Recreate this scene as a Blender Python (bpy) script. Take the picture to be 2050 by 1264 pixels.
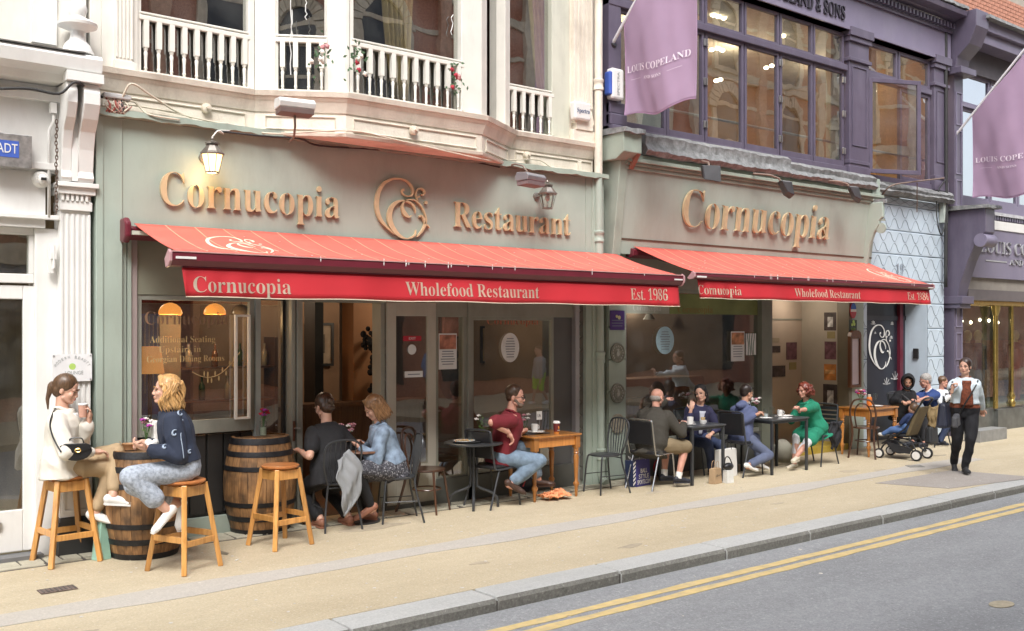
import bpy, math, random
import numpy as np
from mathutils import Vector, Matrix
random.seed(7); RS=np.random.RandomState(7)
R=math.radians
for o in list(bpy.data.objects): bpy.data.objects.remove(o)
scn=bpy.context.scene; COL=scn.collection
# ------------------------------------------------------------------ camera
HC=2.0; DC=9.29; AZ=R(51.28); SA,CA=math.sin(AZ),math.cos(AZ); FP=2000.; HY=655.
cam=bpy.data.cameras.new('camera'); co=bpy.data.objects.new('camera',cam); COL.objects.link(co)
cam.sensor_width=36; cam.lens=36*FP/2050; cam.shift_y=(HY-632)/2050.; cam.clip_end=500; cam.clip_start=.1
co.location=(0,-DC,HC); co.rotation_euler=(R(90),0,AZ-R(90)+R(0)); scn.camera=co
co.rotation_euler=(R(90),0,-(R(90)-math.atan2(SA,CA)))
def at(px,py,Y):
    u=px-1025; v=HY-py
    dx=FP*CA+u*SA; dy=FP*SA-u*CA; t=(Y+DC)/dy
    return Vector((dx*t,Y,HC+v*t))
def gr(px,py,z=0.):
    u=px-1025; v=HY-py; t=(z-HC)/v
    return Vector(((FP*CA+u*SA)*t,(FP*SA-u*CA)*t-DC,z))
def fx(px,Y=0.): return at(px,HY,Y).x
# ------------------------------------------------------------------ world, sun
w=bpy.data.worlds.new('World'); scn.world=w; w.use_nodes=True; nt=w.node_tree; nt.nodes.clear()
sky=nt.nodes.new('ShaderNodeTexSky'); sky.sky_type='NISHITA'; sky.sun_disc=False
SUN_EL,SUN_AZ=R(52),R(215)
sky.sun_elevation=SUN_EL; sky.sun_rotation=SUN_AZ; sky.air_density=1.; sky.dust_density=3.; sky.ozone_density=1.
hs=nt.nodes.new('ShaderNodeHueSaturation'); hs.inputs['Saturation'].default_value=.38
bg=nt.nodes.new('ShaderNodeBackground'); bg.inputs[1].default_value=.15
wo=nt.nodes.new('ShaderNodeOutputWorld')
nt.links.new(sky.outputs[0],hs.inputs['Color']); nt.links.new(hs.outputs[0],bg.inputs[0]); nt.links.new(bg.outputs[0],wo.inputs[0])
sl=bpy.data.lights.new('sun','SUN'); sl.energy=1.1; sl.angle=R(24); sl.color=(1,1,.985)
so=bpy.data.objects.new('sun',sl); COL.objects.link(so)
sd=Vector((math.sin(SUN_AZ)*math.cos(SUN_EL),math.cos(SUN_AZ)*math.cos(SUN_EL),math.sin(SUN_EL)))
so.rotation_euler=sd.to_track_quat('Z','Y').to_euler()
vs=scn.view_settings; scn.display_settings.display_device='sRGB'; vs.view_transform='Standard'; vs.look='None'; vs.gamma=1; vs.use_curve_mapping=False
vs.exposure=1.35
scn.render.engine='CYCLES'; cy=scn.cycles; cy.max_bounces=7; cy.diffuse_bounces=3; cy.glossy_bounces=3; cy.transmission_bounces=3; cy.transparent_max_bounces=16
cy.use_denoising=True; cy.caustics_reflective=False; cy.caustics_refractive=False; cy.sample_clamp_indirect=4
# ------------------------------------------------------------------ materials
MATS={}
def M(name,col,rough=.6,var=.10,scale=6.,bump=.0,bscale=80.,metal=0.,dirt=0.,dcol=(.10,.085,.07),streak=(1,1,.25),emit=0.,coat=0.,spk=0.,spcol=(.1,.1,.1),dscale=2.2):
    if name in MATS: return MATS[name]
    m=bpy.data.materials.new(name); m.use_nodes=True; n=m.node_tree; N=n.nodes; L=n.links
    b=N['Principled BSDF']; b.inputs['Roughness'].default_value=rough; b.inputs['Metallic'].default_value=metal
    tc=N.new('ShaderNodeTexCoord'); no=N.new('ShaderNodeTexNoise'); no.inputs['Scale'].default_value=scale; no.inputs['Detail'].default_value=5
    L.new(tc.outputs['Object'],no.inputs['Vector'])
    mx=N.new('ShaderNodeMix'); mx.data_type='RGBA'
    c=np.array(col)
    mx.inputs['A'].default_value=(*np.clip(c*(1-var),0,1),1); mx.inputs['B'].default_value=(*np.clip(c*(1+var),0,1),1)
    mr=N.new('ShaderNodeMapRange'); mr.inputs['From Min'].default_value=.3; mr.inputs['From Max'].default_value=.7
    L.new(no.outputs['Fac'],mr.inputs[0]); L.new(mr.outputs[0],mx.inputs['Factor'])
    out=mx.outputs['Result']
    if dirt>0:
        mp=N.new('ShaderNodeMapping'); mp.inputs['Scale'].default_value=streak; L.new(tc.outputs['Object'],mp.inputs['Vector'])
        n2=N.new('ShaderNodeTexNoise'); n2.inputs['Scale'].default_value=dscale; n2.inputs['Detail'].default_value=9; n2.inputs['Roughness'].default_value=.72
        L.new(mp.outputs[0],n2.inputs['Vector'])
        m2=N.new('ShaderNodeMapRange'); m2.inputs['From Min'].default_value=.47; m2.inputs['From Max'].default_value=.70; m2.inputs['To Max'].default_value=dirt
        L.new(n2.outputs['Fac'],m2.inputs[0])
        x2=N.new('ShaderNodeMix'); x2.data_type='RGBA'; L.new(m2.outputs[0],x2.inputs['Factor']); L.new(out,x2.inputs['A']); x2.inputs['B'].default_value=(*dcol,1)
        out=x2.outputs['Result']
    if spk>0:
        vo=N.new('ShaderNodeTexNoise'); vo.inputs['Scale'].default_value=bscale; vo.inputs['Detail'].default_value=2; L.new(tc.outputs['Object'],vo.inputs['Vector'])
        m3=N.new('ShaderNodeMapRange'); m3.inputs['From Min'].default_value=.56; m3.inputs['From Max'].default_value=.66; m3.inputs['To Max'].default_value=spk
        L.new(vo.outputs['Fac'],m3.inputs[0]); x3=N.new('ShaderNodeMix'); x3.data_type='RGBA'; L.new(m3.outputs[0],x3.inputs['Factor']); L.new(out,x3.inputs['A']); x3.inputs['B'].default_value=(*spcol,1); out=x3.outputs['Result']
    L.new(out,b.inputs['Base Color'])
    if bump>0:
        n4=N.new('ShaderNodeTexNoise'); n4.inputs['Scale'].default_value=bscale; n4.inputs['Detail'].default_value=4; L.new(tc.outputs['Object'],n4.inputs['Vector'])
        bp=N.new('ShaderNodeBump'); bp.inputs['Strength'].default_value=bump; bp.inputs['Distance'].default_value=.01; L.new(n4.outputs['Fac'],bp.inputs['Height']); L.new(bp.outputs[0],b.inputs['Normal'])
    if emit>0:
        b.inputs['Emission Color'].default_value=(*col,1); b.inputs['Emission Strength'].default_value=emit
    if coat>0: b.inputs['Coat Weight'].default_value=coat; b.inputs['Coat Roughness'].default_value=.15
    MATS[name]=m; return m
def ground(name,col,col2,grain=.35,patch=.25,light=(.7,.7,.7),lf=.3,gs=55.):
    "trodden ground: big stains, middling mottling and a coarse grain"
    m=bpy.data.materials.new(name); m.use_nodes=True; N=m.node_tree.nodes; L=m.node_tree.links; b=N['Principled BSDF']; b.inputs['Roughness'].default_value=.88
    tc=N.new('ShaderNodeTexCoord')
    def nz(sc,det,ro,lo,hi,a,z,stretch=None):
        n=N.new('ShaderNodeTexNoise'); n.inputs['Scale'].default_value=sc; n.inputs['Detail'].default_value=det; n.inputs['Roughness'].default_value=ro
        if stretch: mp=N.new('ShaderNodeMapping'); mp.inputs['Scale'].default_value=stretch; L.new(tc.outputs['Object'],mp.inputs[0]); L.new(mp.outputs[0],n.inputs['Vector'])
        else: L.new(tc.outputs['Object'],n.inputs['Vector'])
        r=N.new('ShaderNodeMapRange'); r.inputs['From Min'].default_value=lo; r.inputs['From Max'].default_value=hi; r.inputs['To Min'].default_value=a; r.inputs['To Max'].default_value=z; L.new(n.outputs['Fac'],r.inputs[0]); return r.outputs[0],n.outputs['Fac']
    def mix(f,A,B,mode='MIX'):
        x=N.new('ShaderNodeMix'); x.data_type='RGBA'; x.blend_type=mode
        (L.new(f,x.inputs['Factor']) if not isinstance(f,float) else setattr(x.inputs['Factor'],'default_value',f))
        for k,v in (('A',A),('B',B)):
            if isinstance(v,tuple): x.inputs[k].default_value=(*v,1)
            else: L.new(v,x.inputs[k])
        return x.outputs['Result']
    p,_=nz(.7,7,.65,.38,.66,0.,1.,(.45,1.3,1)); g,gf=nz(gs,6,.85,.30,.70,1-grain,1+grain); g2,_=nz(9,8,.8,.3,.7,1-grain*.35,1+grain*.35); s,_=nz(gs*.8,2,.5,.62,.68,0.,lf); dk,_=nz(gs*.55,3,.6,.63,.70,0.,lf*.9)
    c=mix(p,col,col2); cb=N.new('ShaderNodeCombineColor'); [L.new(g,cb.inputs[i]) for i in range(3)]; c=mix(1.,c,cb.outputs[0],'MULTIPLY'); cb=N.new('ShaderNodeCombineColor'); [L.new(g2,cb.inputs[i]) for i in range(3)]; c=mix(1.,c,cb.outputs[0],'MULTIPLY'); c=mix(s,c,light); c=mix(dk,c,tuple(x*.45 for x in col)); L.new(c,b.inputs['Base Color'])
    bp=N.new('ShaderNodeBump'); bp.inputs['Strength'].default_value=.7; bp.inputs['Distance'].default_value=.008; L.new(gf,bp.inputs['Height']); L.new(bp.outputs[0],b.inputs['Normal']); MATS[name]=m; return m
def wood(name,c1,c2,rough=.45,sc=9.,axis=(9,9,.6),coat=.2,dirt=0.):
    if name in MATS: return MATS[name]
    m=bpy.data.materials.new(name); m.use_nodes=True; N=m.node_tree.nodes; L=m.node_tree.links; b=N['Principled BSDF']
    tc=N.new('ShaderNodeTexCoord'); oi=N.new('ShaderNodeObjectInfo'); ad=N.new('ShaderNodeVectorMath'); ad.operation='ADD'
    mu=N.new('ShaderNodeMath'); mu.operation='MULTIPLY'; mu.inputs[1].default_value=37.; L.new(oi.outputs['Random'],mu.inputs[0]); L.new(tc.outputs['Object'],ad.inputs[0]); L.new(mu.outputs[0],ad.inputs[1])
    mp=N.new('ShaderNodeMapping'); mp.inputs['Scale'].default_value=axis; L.new(ad.outputs[0],mp.inputs['Vector'])
    no=N.new('ShaderNodeTexNoise'); no.inputs['Scale'].default_value=sc*.5; no.inputs['Detail'].default_value=6; no.inputs['Distortion'].default_value=.6; L.new(mp.outputs[0],no.inputs['Vector'])
    mr=N.new('ShaderNodeMapRange'); mr.inputs['From Min'].default_value=.32; mr.inputs['From Max'].default_value=.68; L.new(no.outputs['Fac'],mr.inputs[0])
    mx=N.new('ShaderNodeMix'); mx.data_type='RGBA'; mx.inputs['A'].default_value=(*c1,1); mx.inputs['B'].default_value=(*c2,1); L.new(mr.outputs[0],mx.inputs['Factor'])
    hv=N.new('ShaderNodeHueSaturation'); mr2=N.new('ShaderNodeMapRange'); mr2.inputs['To Min'].default_value=.72; mr2.inputs['To Max'].default_value=1.25; L.new(oi.outputs['Random'],mr2.inputs[0]); L.new(mr2.outputs[0],hv.inputs['Value']); L.new(mx.outputs['Result'],hv.inputs['Color'])
    out=hv.outputs[0]
    if dirt:
        n2=N.new('ShaderNodeTexNoise'); n2.inputs['Scale'].default_value=7; n2.inputs['Detail'].default_value=8; L.new(ad.outputs[0],n2.inputs['Vector'])
        m2=N.new('ShaderNodeMapRange'); m2.inputs['From Min'].default_value=.45; m2.inputs['From Max'].default_value=.7; m2.inputs['To Max'].default_value=dirt; L.new(n2.outputs['Fac'],m2.inputs[0])
        x2=N.new('ShaderNodeMix'); x2.data_type='RGBA'; L.new(m2.outputs[0],x2.inputs['Factor']); L.new(out,x2.inputs['A']); x2.inputs['B'].default_value=(.04,.025,.015,1); out=x2.outputs['Result']
    L.new(out,b.inputs['Base Color']); b.inputs['Roughness'].default_value=rough; b.inputs['Coat Weight'].default_value=coat
    bp=N.new('ShaderNodeBump'); bp.inputs['Strength'].default_value=.25; bp.inputs['Distance'].default_value=.004; L.new(no.outputs['Fac'],bp.inputs['Height']); L.new(bp.outputs[0],b.inputs['Normal'])
    MATS[name]=m; return m
def glass(name,ior=1.6,tint=(.86,.9,.88),rough=.0,smear=.04):
    if name in MATS: return MATS[name]
    m=bpy.data.materials.new(name); m.use_nodes=True; N=m.node_tree.nodes; L=m.node_tree.links; N.remove(N['Principled BSDF'])
    tr=N.new('ShaderNodeBsdfTransparent'); tr.inputs[0].default_value=(*tint,1); gl=N.new('ShaderNodeBsdfGlossy'); gl.inputs['Roughness'].default_value=rough
    fr=N.new('ShaderNodeFresnel'); fr.inputs['IOR'].default_value=ior; mx=N.new('ShaderNodeMixShader'); ge=N.new('ShaderNodeNewGeometry'); om=N.new('ShaderNodeMath'); om.operation='SUBTRACT'; om.inputs[0].default_value=1.; L.new(ge.outputs['Backfacing'],om.inputs[1]); ml=N.new('ShaderNodeMath'); ml.operation='MULTIPLY'; L.new(fr.outputs[0],ml.inputs[0]); L.new(om.outputs[0],ml.inputs[1]); L.new(ml.outputs[0],mx.inputs[0]); L.new(tr.outputs[0],mx.inputs[1]); L.new(gl.outputs[0],mx.inputs[2])
    # slight waviness of old glass and a thin film of street dust
    tc=N.new('ShaderNodeTexCoord'); no=N.new('ShaderNodeTexNoise'); no.inputs['Scale'].default_value=1.3; L.new(tc.outputs['Object'],no.inputs['Vector'])
    bp=N.new('ShaderNodeBump'); bp.inputs['Strength'].default_value=.12; bp.inputs['Distance'].default_value=.02; L.new(no.outputs['Fac'],bp.inputs['Height']); L.new(bp.outputs[0],gl.inputs['Normal'])
    df=N.new('ShaderNodeBsdfDiffuse'); df.inputs[0].default_value=(.5,.5,.48,1); n2=N.new('ShaderNodeTexNoise'); n2.inputs['Scale'].default_value=3; n2.inputs['Detail'].default_value=8; L.new(tc.outputs['Object'],n2.inputs['Vector'])
    mr=N.new('ShaderNodeMapRange'); mr.inputs['From Min'].default_value=.4; mr.inputs['From Max'].default_value=.8; mr.inputs['To Max'].default_value=smear; L.new(n2.outputs['Fac'],mr.inputs[0])
    m2=N.new('ShaderNodeMixShader'); L.new(mr.outputs[0],m2.inputs[0]); L.new(mx.outputs[0],m2.inputs[1]); L.new(df.outputs[0],m2.inputs[2]); L.new(m2.outputs[0],N['Material Output'].inputs[0])
    MATS[name]=m; return m
# ------------------------------------------------------------------ mesh builder
def basis(d):
    d=np.array(d,float); d/=np.linalg.norm(d)+1e-12
    a=np.array([0,0,1.]) if abs(d[2])<.9 else np.array([1.,0,0])
    x=np.cross(a,d); x/=np.linalg.norm(x); y=np.cross(d,x); return x,y,d
class MB:
    def __init__(s): s.v=[]; s.f=[]
    def add(s,vs,fs):
        b=len(s.v); s.v.extend([tuple(map(float,q)) for q in vs]); s.f.extend([tuple(i+b for i in f) for f in fs]); return s
    def box(s,x0,x1,y0,y1,z0,z1):
        x0,x1=min(x0,x1),max(x0,x1); y0,y1=min(y0,y1),max(y0,y1); z0,z1=min(z0,z1),max(z0,z1)
        return s.add([(x0,y0,z0),(x1,y0,z0),(x1,y1,z0),(x0,y1,z0),(x0,y0,z1),(x1,y0,z1),(x1,y1,z1),(x0,y1,z1)],
            [(0,3,2,1),(4,5,6,7),(0,1,5,4),(1,2,6,5),(2,3,7,6),(3,0,4,7)])
    def hexa(s,b,t):  # four bottom points, four top points (counter-clockwise seen from above)
        return s.add(list(b)+list(t),[(0,3,2,1),(4,5,6,7),(0,1,5,4),(1,2,6,5),(2,3,7,6),(3,0,4,7)])
    def bar(s,a,b,w,h,up=(0,0,1),w2=None,h2=None):
        a=np.array(a,float); b=np.array(b,float); d=b-a; d/=np.linalg.norm(d); u=np.array(up,float); x=np.cross(d,u)
        if np.linalg.norm(x)<1e-4: x=np.cross(d,(1,0,0))
        x/=np.linalg.norm(x); y=np.cross(x,d); w2=w2 or w; h2=h2 or h
        q=lambda c,w,h:[c-x*w/2-y*h/2,c+x*w/2-y*h/2,c+x*w/2+y*h/2,c-x*w/2+y*h/2]
        return s.add(q(a,w,h)+q(b,w2,h2),[(0,1,2,3),(7,6,5,4),(0,4,5,1),(1,5,6,2),(2,6,7,3),(3,7,4,0)])
    def cyl(s,a,b,r,r2=None,n=12,caps=True):
        r2=r if r2 is None else r2; a=np.array(a,float); b=np.array(b,float); x,y,d=basis(b-a)
        vs=[c+x*math.cos(t)*q+y*math.sin(t)*q for c,q in ((a,r),(b,r2)) for t in [2*math.pi*i/n for i in range(n)]]
        fs=[(i,(i+1)%n,n+(i+1)%n,n+i) for i in range(n)]
        if caps: fs+= [tuple(range(n-1,-1,-1)),tuple(range(n,2*n))]
        return s.add(vs,fs)
    def tube(s,pts,r,n=8,close=False,r_end=None):
        P=[np.array(p,float) for p in pts]; m=len(P); vs=[]; x=None
        for i,p in enumerate(P):
            d=(P[(i+1)%m]-P[i-1]) if close else (P[min(i+1,m-1)]-P[max(i-1,0)])
            d/=np.linalg.norm(d)+1e-12
            if x is None: x,_,_=basis(d)
            x=x-d*np.dot(x,d); x/=np.linalg.norm(x)+1e-12; y=np.cross(d,x)
            rr=(r[i] if hasattr(r,'__len__') else (r if r_end is None else r+(r_end-r)*i/(m-1)))
            vs+=[p+x*math.cos(t)*rr+y*math.sin(t)*rr for t in [2*math.pi*k/n for k in range(n)]]
        fs=[]
        for i in range(m if close else m-1):
            j=(i+1)%m
            fs+=[(i*n+k,i*n+(k+1)%n,j*n+(k+1)%n,j*n+k) for k in range(n)]
        if not close: fs+=[tuple(range(n-1,-1,-1)),tuple(range((m-1)*n,m*n))]
        return s.add(vs,fs)
    def lathe(s,prof,c=(0,0,0),n=24,axis=(0,0,1),cap=True):
        x,y,d=basis(axis); c=np.array(c,float); vs=[]; m=len(prof)
        for r,z in prof: vs+=[c+d*z+(x*math.cos(t)+y*math.sin(t))*max(r,1e-4) for t in [2*math.pi*k/n for k in range(n)]]
        fs=[(i*n+k,i*n+(k+1)%n,(i+1)*n+(k+1)%n,(i+1)*n+k) for i in range(m-1) for k in range(n)]
        if cap: fs+=[tuple(range(n-1,-1,-1)),tuple(range((m-1)*n,m*n))]
        return s.add(vs,fs)
    def ell(s,c,r,ax=None,n=12,m=8):
        c=np.array(c,float); r=np.array(r,float)*np.ones(3); ax=np.eye(3) if ax is None else np.array(ax,float)
        vs=[c+ax[2]*r[2]]
        for i in range(1,m):
            p=math.pi*i/m
            for k in range(n):
                t=2*math.pi*k/n; vs.append(c+ax[0]*r[0]*math.sin(p)*math.cos(t)+ax[1]*r[1]*math.sin(p)*math.sin(t)+ax[2]*r[2]*math.cos(p))
        vs.append(c-ax[2]*r[2]); fs=[(0,1+k,1+(k+1)%n) for k in range(n)]
        for i in range(m-2): fs+=[(1+i*n+k,1+(i+1)*n+k,1+(i+1)*n+(k+1)%n,1+i*n+(k+1)%n) for k in range(n)]
        l=len(vs)-1; fs+=[(l,1+(m-2)*n+(k+1)%n,1+(m-2)*n+k) for k in range(n)]
        if np.linalg.det(ax)<0: fs=[f[::-1] for f in fs]
        return s.add(vs,fs)
    def rc(s,a,b,ra,rb,n=12):   # rounded tapering limb
        a=np.array(a,float); b=np.array(b,float); x,y,d=basis(b-a); L=np.linalg.norm(b-a)
        prof=[(ra*math.cos(t),-ra*math.sin(t)) for t in np.linspace(math.pi/2*.98,.0,4)]+[(rb*math.cos(t),L+rb*math.sin(t)) for t in np.linspace(0,math.pi/2*.98,4)]
        return s.lathe(prof,a,n,d)
    def prism(s,poly,f0,f1):    # poly: 2-D points; f0/f1 map a 2-D point to 3-D
        n=len(poly); return s.add([f0(p) for p in poly]+[f1(p) for p in poly],[tuple(range(n-1,-1,-1)),tuple(range(n,2*n))]+[(i,(i+1)%n,n+(i+1)%n,n+i) for i in range(n)])
    def exX(s,prof,x0,x1):      # profile of (y,z) swept along x
        return s.prism(prof,lambda p:(x0,p[0],p[1]),lambda p:(x1,p[0],p[1]))
    def sheet(s,fn,nu,nv,th=0.): 
        vs=[fn(i/nu,j/nv) for j in range(nv+1) for i in range(nu+1)]; w=nu+1
        fs=[(j*w+i,j*w+i+1,(j+1)*w+i+1,(j+1)*w+i) for j in range(nv) for i in range(nu)]
        return s.add(vs,fs)
    def ribbon(s,pts,map2,th0,th1):  # pts (x,z,width): flat stroke of varying width, extruded
        P=[np.array(p,float) for p in cr(pts,6)]; Lp=[];Rp=[]
        for i,p in enumerate(P):
            d=P[min(i+1,len(P)-1)][:2]-P[max(i-1,0)][:2]; d/=np.linalg.norm(d)+1e-9; nn=np.array([-d[1],d[0]])
            Lp.append(p[:2]+nn*p[2]/2); Rp.append(p[:2]-nn*p[2]/2)
        n=len(P); vs=[]
        for t in (th0,th1): vs+=[map2(q,t) for q in Lp]+[map2(q,t) for q in Rp]
        fs=[]
        for i in range(n-1):
            fs+=[(i,i+1,n+i+1,n+i),(2*n+i,3*n+i,3*n+i+1,2*n+i+1),(i,2*n+i,2*n+i+1,i+1),(n+i,n+i+1,3*n+i+1,3*n+i)]
        fs+=[(0,n,3*n,2*n),(n-1,3*n-1,4*n-1,2*n-1)]
        return s.add(vs,fs)
    def build(s,name,mat,parent=None,smooth=False,bevel=0.,kind=None,label=None,cat=None,group=None,sub=0,solid=0.):
        me=bpy.data.meshes.new(name); me.from_pydata(s.v,[],s.f); me.validate(); me.update()
        if mat: me.materials.append(mat)
        return link(name,me,parent,smooth,bevel,kind,label,cat,group,sub,solid)
def link(name,me,parent=None,smooth=False,bevel=0.,kind=None,label=None,cat=None,group=None,sub=0,solid=0.):
    if smooth: me.shade_smooth(); 
    if smooth=='auto': 
        me.shade_smooth(); me.set_sharp_from_angle(angle=R(40))
    o=bpy.data.objects.new(name,me); COL.objects.link(o); 
    if parent: o.parent=parent
    if solid: md=o.modifiers.new('s','SOLIDIFY'); md.thickness=solid; md.offset=0
    if sub: md=o.modifiers.new('u','SUBSURF'); md.levels=sub; md.render_levels=sub
    if bevel: md=o.modifiers.new('b','BEVEL'); md.width=bevel; md.segments=2; md.limit_method='ANGLE'; md.angle_limit=R(50)
    tag(o,label,cat,group,kind); return o
def tag(o,label=None,cat=None,group=None,kind=None):
    if label: o['label']=label
    if cat: o['category']=cat
    if group: o['group']=group
    if kind: o['kind']=kind
    return o
def E_(name,loc=(0,0,0),rz=0.,label=None,cat=None,group=None,kind=None):
    o=bpy.data.objects.new(name,None); COL.objects.link(o); o.location=loc; o.rotation_euler=(0,0,rz); return tag(o,label,cat,group,kind)
def cp(o,parent=None):
    c=o.copy(); COL.objects.link(c)
    if parent is not None: c.parent=parent
    for ch in list(o.children): cp(ch,c)
    return c
def copy_thing(o,loc,rz,label,group=None):
    c=cp(o); c.location=loc; c.rotation_euler=(0,0,rz); c['label']=label
    if group: c['group']=group
    return c
def share(name,me,parent,loc=(0,0,0),rot=(0,0,0),scale=(1,1,1)):
    o=bpy.data.objects.new(name,me); COL.objects.link(o); o.parent=parent; o.location=loc; o.rotation_euler=rot; o.scale=scale; return o
def cr(pts,k=6,close=False):
    P=[np.array(p,float) for p in pts]; n=len(P); out=[]
    for i in range(n if close else n-1):
        g=(lambda j:P[j%n]) if close else (lambda j:P[min(max(j,0),n-1)])
        p0,p1,p2,p3=g(i-1),g(i),g(i+1),g(i+2)
        for t in np.linspace(0,1,k,endpoint=False):
            out.append(.5*((2*p1)+(-p0+p2)*t+(2*p0-5*p1+4*p2-p3)*t*t+(-p0+3*p1-3*p2+p3)*t**3))
    if not close: out.append(P[-1])
    return out
# meshes are evaluated in a scratch scene, so the big one is not rebuilt each time
TMP=bpy.data.scenes.new('scratch')
def evaluated(o):
    TMP.collection.objects.link(o)
    with bpy.context.temp_override(scene=TMP,view_layer=TMP.view_layers[0]):
        dg=bpy.context.evaluated_depsgraph_get(); dg.update(); me=bpy.data.meshes.new_from_object(o.evaluated_get(dg))
    bpy.data.objects.remove(o); return me
# ------------------------------------------------------------------ lettering
def uni(t,bold=True):
    if not bold: return t
    r=''
    for ch in t:
        if 'A'<=ch<='Z': r+=chr(0x1d400+ord(ch)-65)
        elif 'a'<=ch<='z': r+=chr(0x1d41a+ord(ch)-97)
        elif '0'<=ch<='9': r+=chr(0x1d7ce+ord(ch)-48)
        else: r+=ch
    return r
def tmesh(t,serif=True,off=0.,ext=0.,sp=1.):
    c=bpy.data.curves.new('t','FONT'); c.body=uni(t,serif); c.size=1; c.offset=off; c.extrude=ext; c.resolution_u=4; c.space_character=sp
    o=bpy.data.objects.new('t',c); me=evaluated(o); bpy.data.curves.remove(c); return me
def mbounds(me):
    a=np.zeros(len(me.vertices)*3); me.vertices.foreach_get('co',a); a=a.reshape(-1,3); return a.min(0),a.max(0)
def text(t,name,x0,x1,Y,zb,cap,mat,parent,serif=True,off=0.,ext=.002,sp=1.,M4=None,**k):
    """lettering between x0 and x1, baseline zb, capital height cap, facing the street"""
    me=tmesh(t,serif,off,ext,sp); lo,hi=mbounds(me); a=np.zeros(len(me.vertices)*3); me.vertices.foreach_get('co',a); a=a.reshape(-1,3)
    s=cap/.70; X=x0+(a[:,0]-lo[0])/(hi[0]-lo[0])*(x1-x0); out=np.stack([X,Y-a[:,2],zb+a[:,1]*s],1)
    if M4 is not None: out=np.array([M4 @ Vector(q) for q in out])
    me.vertices.foreach_set('co',out.ravel()); me.update(); me.materials.clear(); me.materials.append(mat)
    return link(name,me,parent,**k)
def letters(t,x0,x1,Yf,th,zb,cap,mat,parent,off=0.,tilt=None):
    """raised letters, one object each"""
    full=tmesh(t,True,off,0); lo,hi=mbounds(full); W=hi[0]-lo[0]
    for i,ch in enumerate(t):
        if ch==' ': continue
        me=tmesh(ch,True,off,.5); l,h=mbounds(me); pf=tmesh(t[:i+1],True,off,0); ph=mbounds(pf)[1][0]; bpy.data.meshes.remove(pf)
        a=np.zeros(len(me.vertices)*3); me.vertices.foreach_get('co',a); a=a.reshape(-1,3)
        X=x0+((a[:,0]-h[0]+ph)-lo[0])/W*(x1-x0); Z=zb+a[:,1]*cap/.70; Y=Yf-(a[:,2]+.5)*th
        if tilt: Y=Y+tilt(Z)
        me.vertices.foreach_set('co',np.stack([X,Y,Z],1).ravel()); me.update(); me.materials.clear(); me.materials.append(mat)
        link('letter',me,parent,bevel=0)
EMB=[[(630,1060,5),(520,960,34),(420,840,58),(368,700,72),(360,560,78),(392,400,68),(470,270,52),(580,195,38),(700,168,24),(820,190,28),(900,260,38),(925,340,42),(905,410,32),(850,432,20),(790,420,20),(752,375,24),(762,342,38),(785,338,44)],
[(975,960,4),(960,1040,28),(900,1090,28),(820,1112,22),(720,1080,54),(620,980,88),(565,860,98),(558,740,92),(590,630,72),(660,552,52),(750,512,30),(850,522,28),(920,560,40),(962,640,24),(968,690,6)],
[(905,735,6),(870,765,24),(810,730,74),(768,660,60),(760,590,42),(792,520,20),(860,486,18),(960,490,22),(1050,560,28),(1110,660,28),(1140,780,34),(1120,880,42),(1070,980,38),(1005,1055,22),(990,1075,5)],
[(1030,748,34),(1062,725,30),(1105,775,44),(1125,850,40)],
[(1012,515,12),(985,440,24),(977,360,24),(1010,302,22),(1070,292,34),(1112,340,46),(1092,388,34),(1062,385,10)],
[(998,450,8),(1012,425,24),(1035,418,34)],[(1115,510,30),(1140,508,60),(1165,506,30)],[(1135,885,10),(1165,872,28),(1198,918,12)]]
def emblem(name,x0,z0,W,H,mat,parent,mapf,t0,t1,**k):
    b=MB()
    for st in EMB: b.ribbon([((x-335)/870*W+x0,(1130-y)/970*H+z0,wd*.8/900*W) for x,y,wd in st],mapf,t0,t1)
    return b.build(name,mat,parent,**k)
# ------------------------------------------------------------------ materials used by the street
white=M('white_gloss_paint',(.78,.77,.74),.45,.04,3,dirt=.25,dcol=(.45,.42,.38))
cream=M('cream_masonry_paint',(.75,.69,.585),.6,.08,5,bump=.35,bscale=40,dirt=.65,dcol=(.38,.32,.25))
creamw=M('cream_window_paint',(.78,.75,.68),.5,.05,4,dirt=.3,dcol=(.45,.42,.35))
green=M('sage_green_paint',(.37,.435,.375),.5,.07,2,dirt=.4,dcol=(.25,.27,.23))
greend=M('weathered_green_paint',(.32,.37,.31),.6,.1,4,bump=.2,bscale=30,dirt=.5,dcol=(.20,.19,.16))
greyg=M('grey_green_frame_paint',(.27,.275,.235),.5,.08,4,dirt=.3)
dark=M('near_black_joinery',(.022,.022,.022),.4,.2,4)
gold=M('brushed_gold_metal',(.76,.60,.37),.38,.08,12,metal=.4)
purple=M('dark_purple_paint',(.105,.088,.130),.38,.08,3,dirt=.25,dcol=(.25,.22,.28),coat=.2)
purplel=M('pale_purple_fascia_paint',(.20,.175,.25),.45,.06,3,dirt=.3,dcol=(.30,.28,.33))
bluep=M('pale_blue_masonry_paint',(.53,.62,.70),.55,.05,3,dirt=.3,dcol=(.35,.38,.42))
lead=M('weathered_lead_flashing',(.24,.245,.245),.6,.35,14,bump=.8,bscale=24,dirt=.7,dcol=(.10,.10,.095),streak=(1,1,1),dscale=5)
brick=M('red_brick',(.46,.21,.14),.8,.25,20,bump=.4,bscale=30,dirt=.4)
stonec=M('pale_carved_stone',(.62,.54,.42),.8,.15,6,dirt=.4)
asph=ground('worn_asphalt',(.315,.32,.322),(.25,.255,.257),.32,light=(.5,.5,.5),lf=.5)
pavm=ground('resin_bound_gravel_paving',(.55,.468,.325),(.47,.39,.26),.22,light=(.75,.70,.6),lf=.35)
bandm=ground('grey_tarmac_patch',(.50,.46,.40),(.45,.415,.365),.18,light=(.6,.58,.55),lf=.3)
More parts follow.
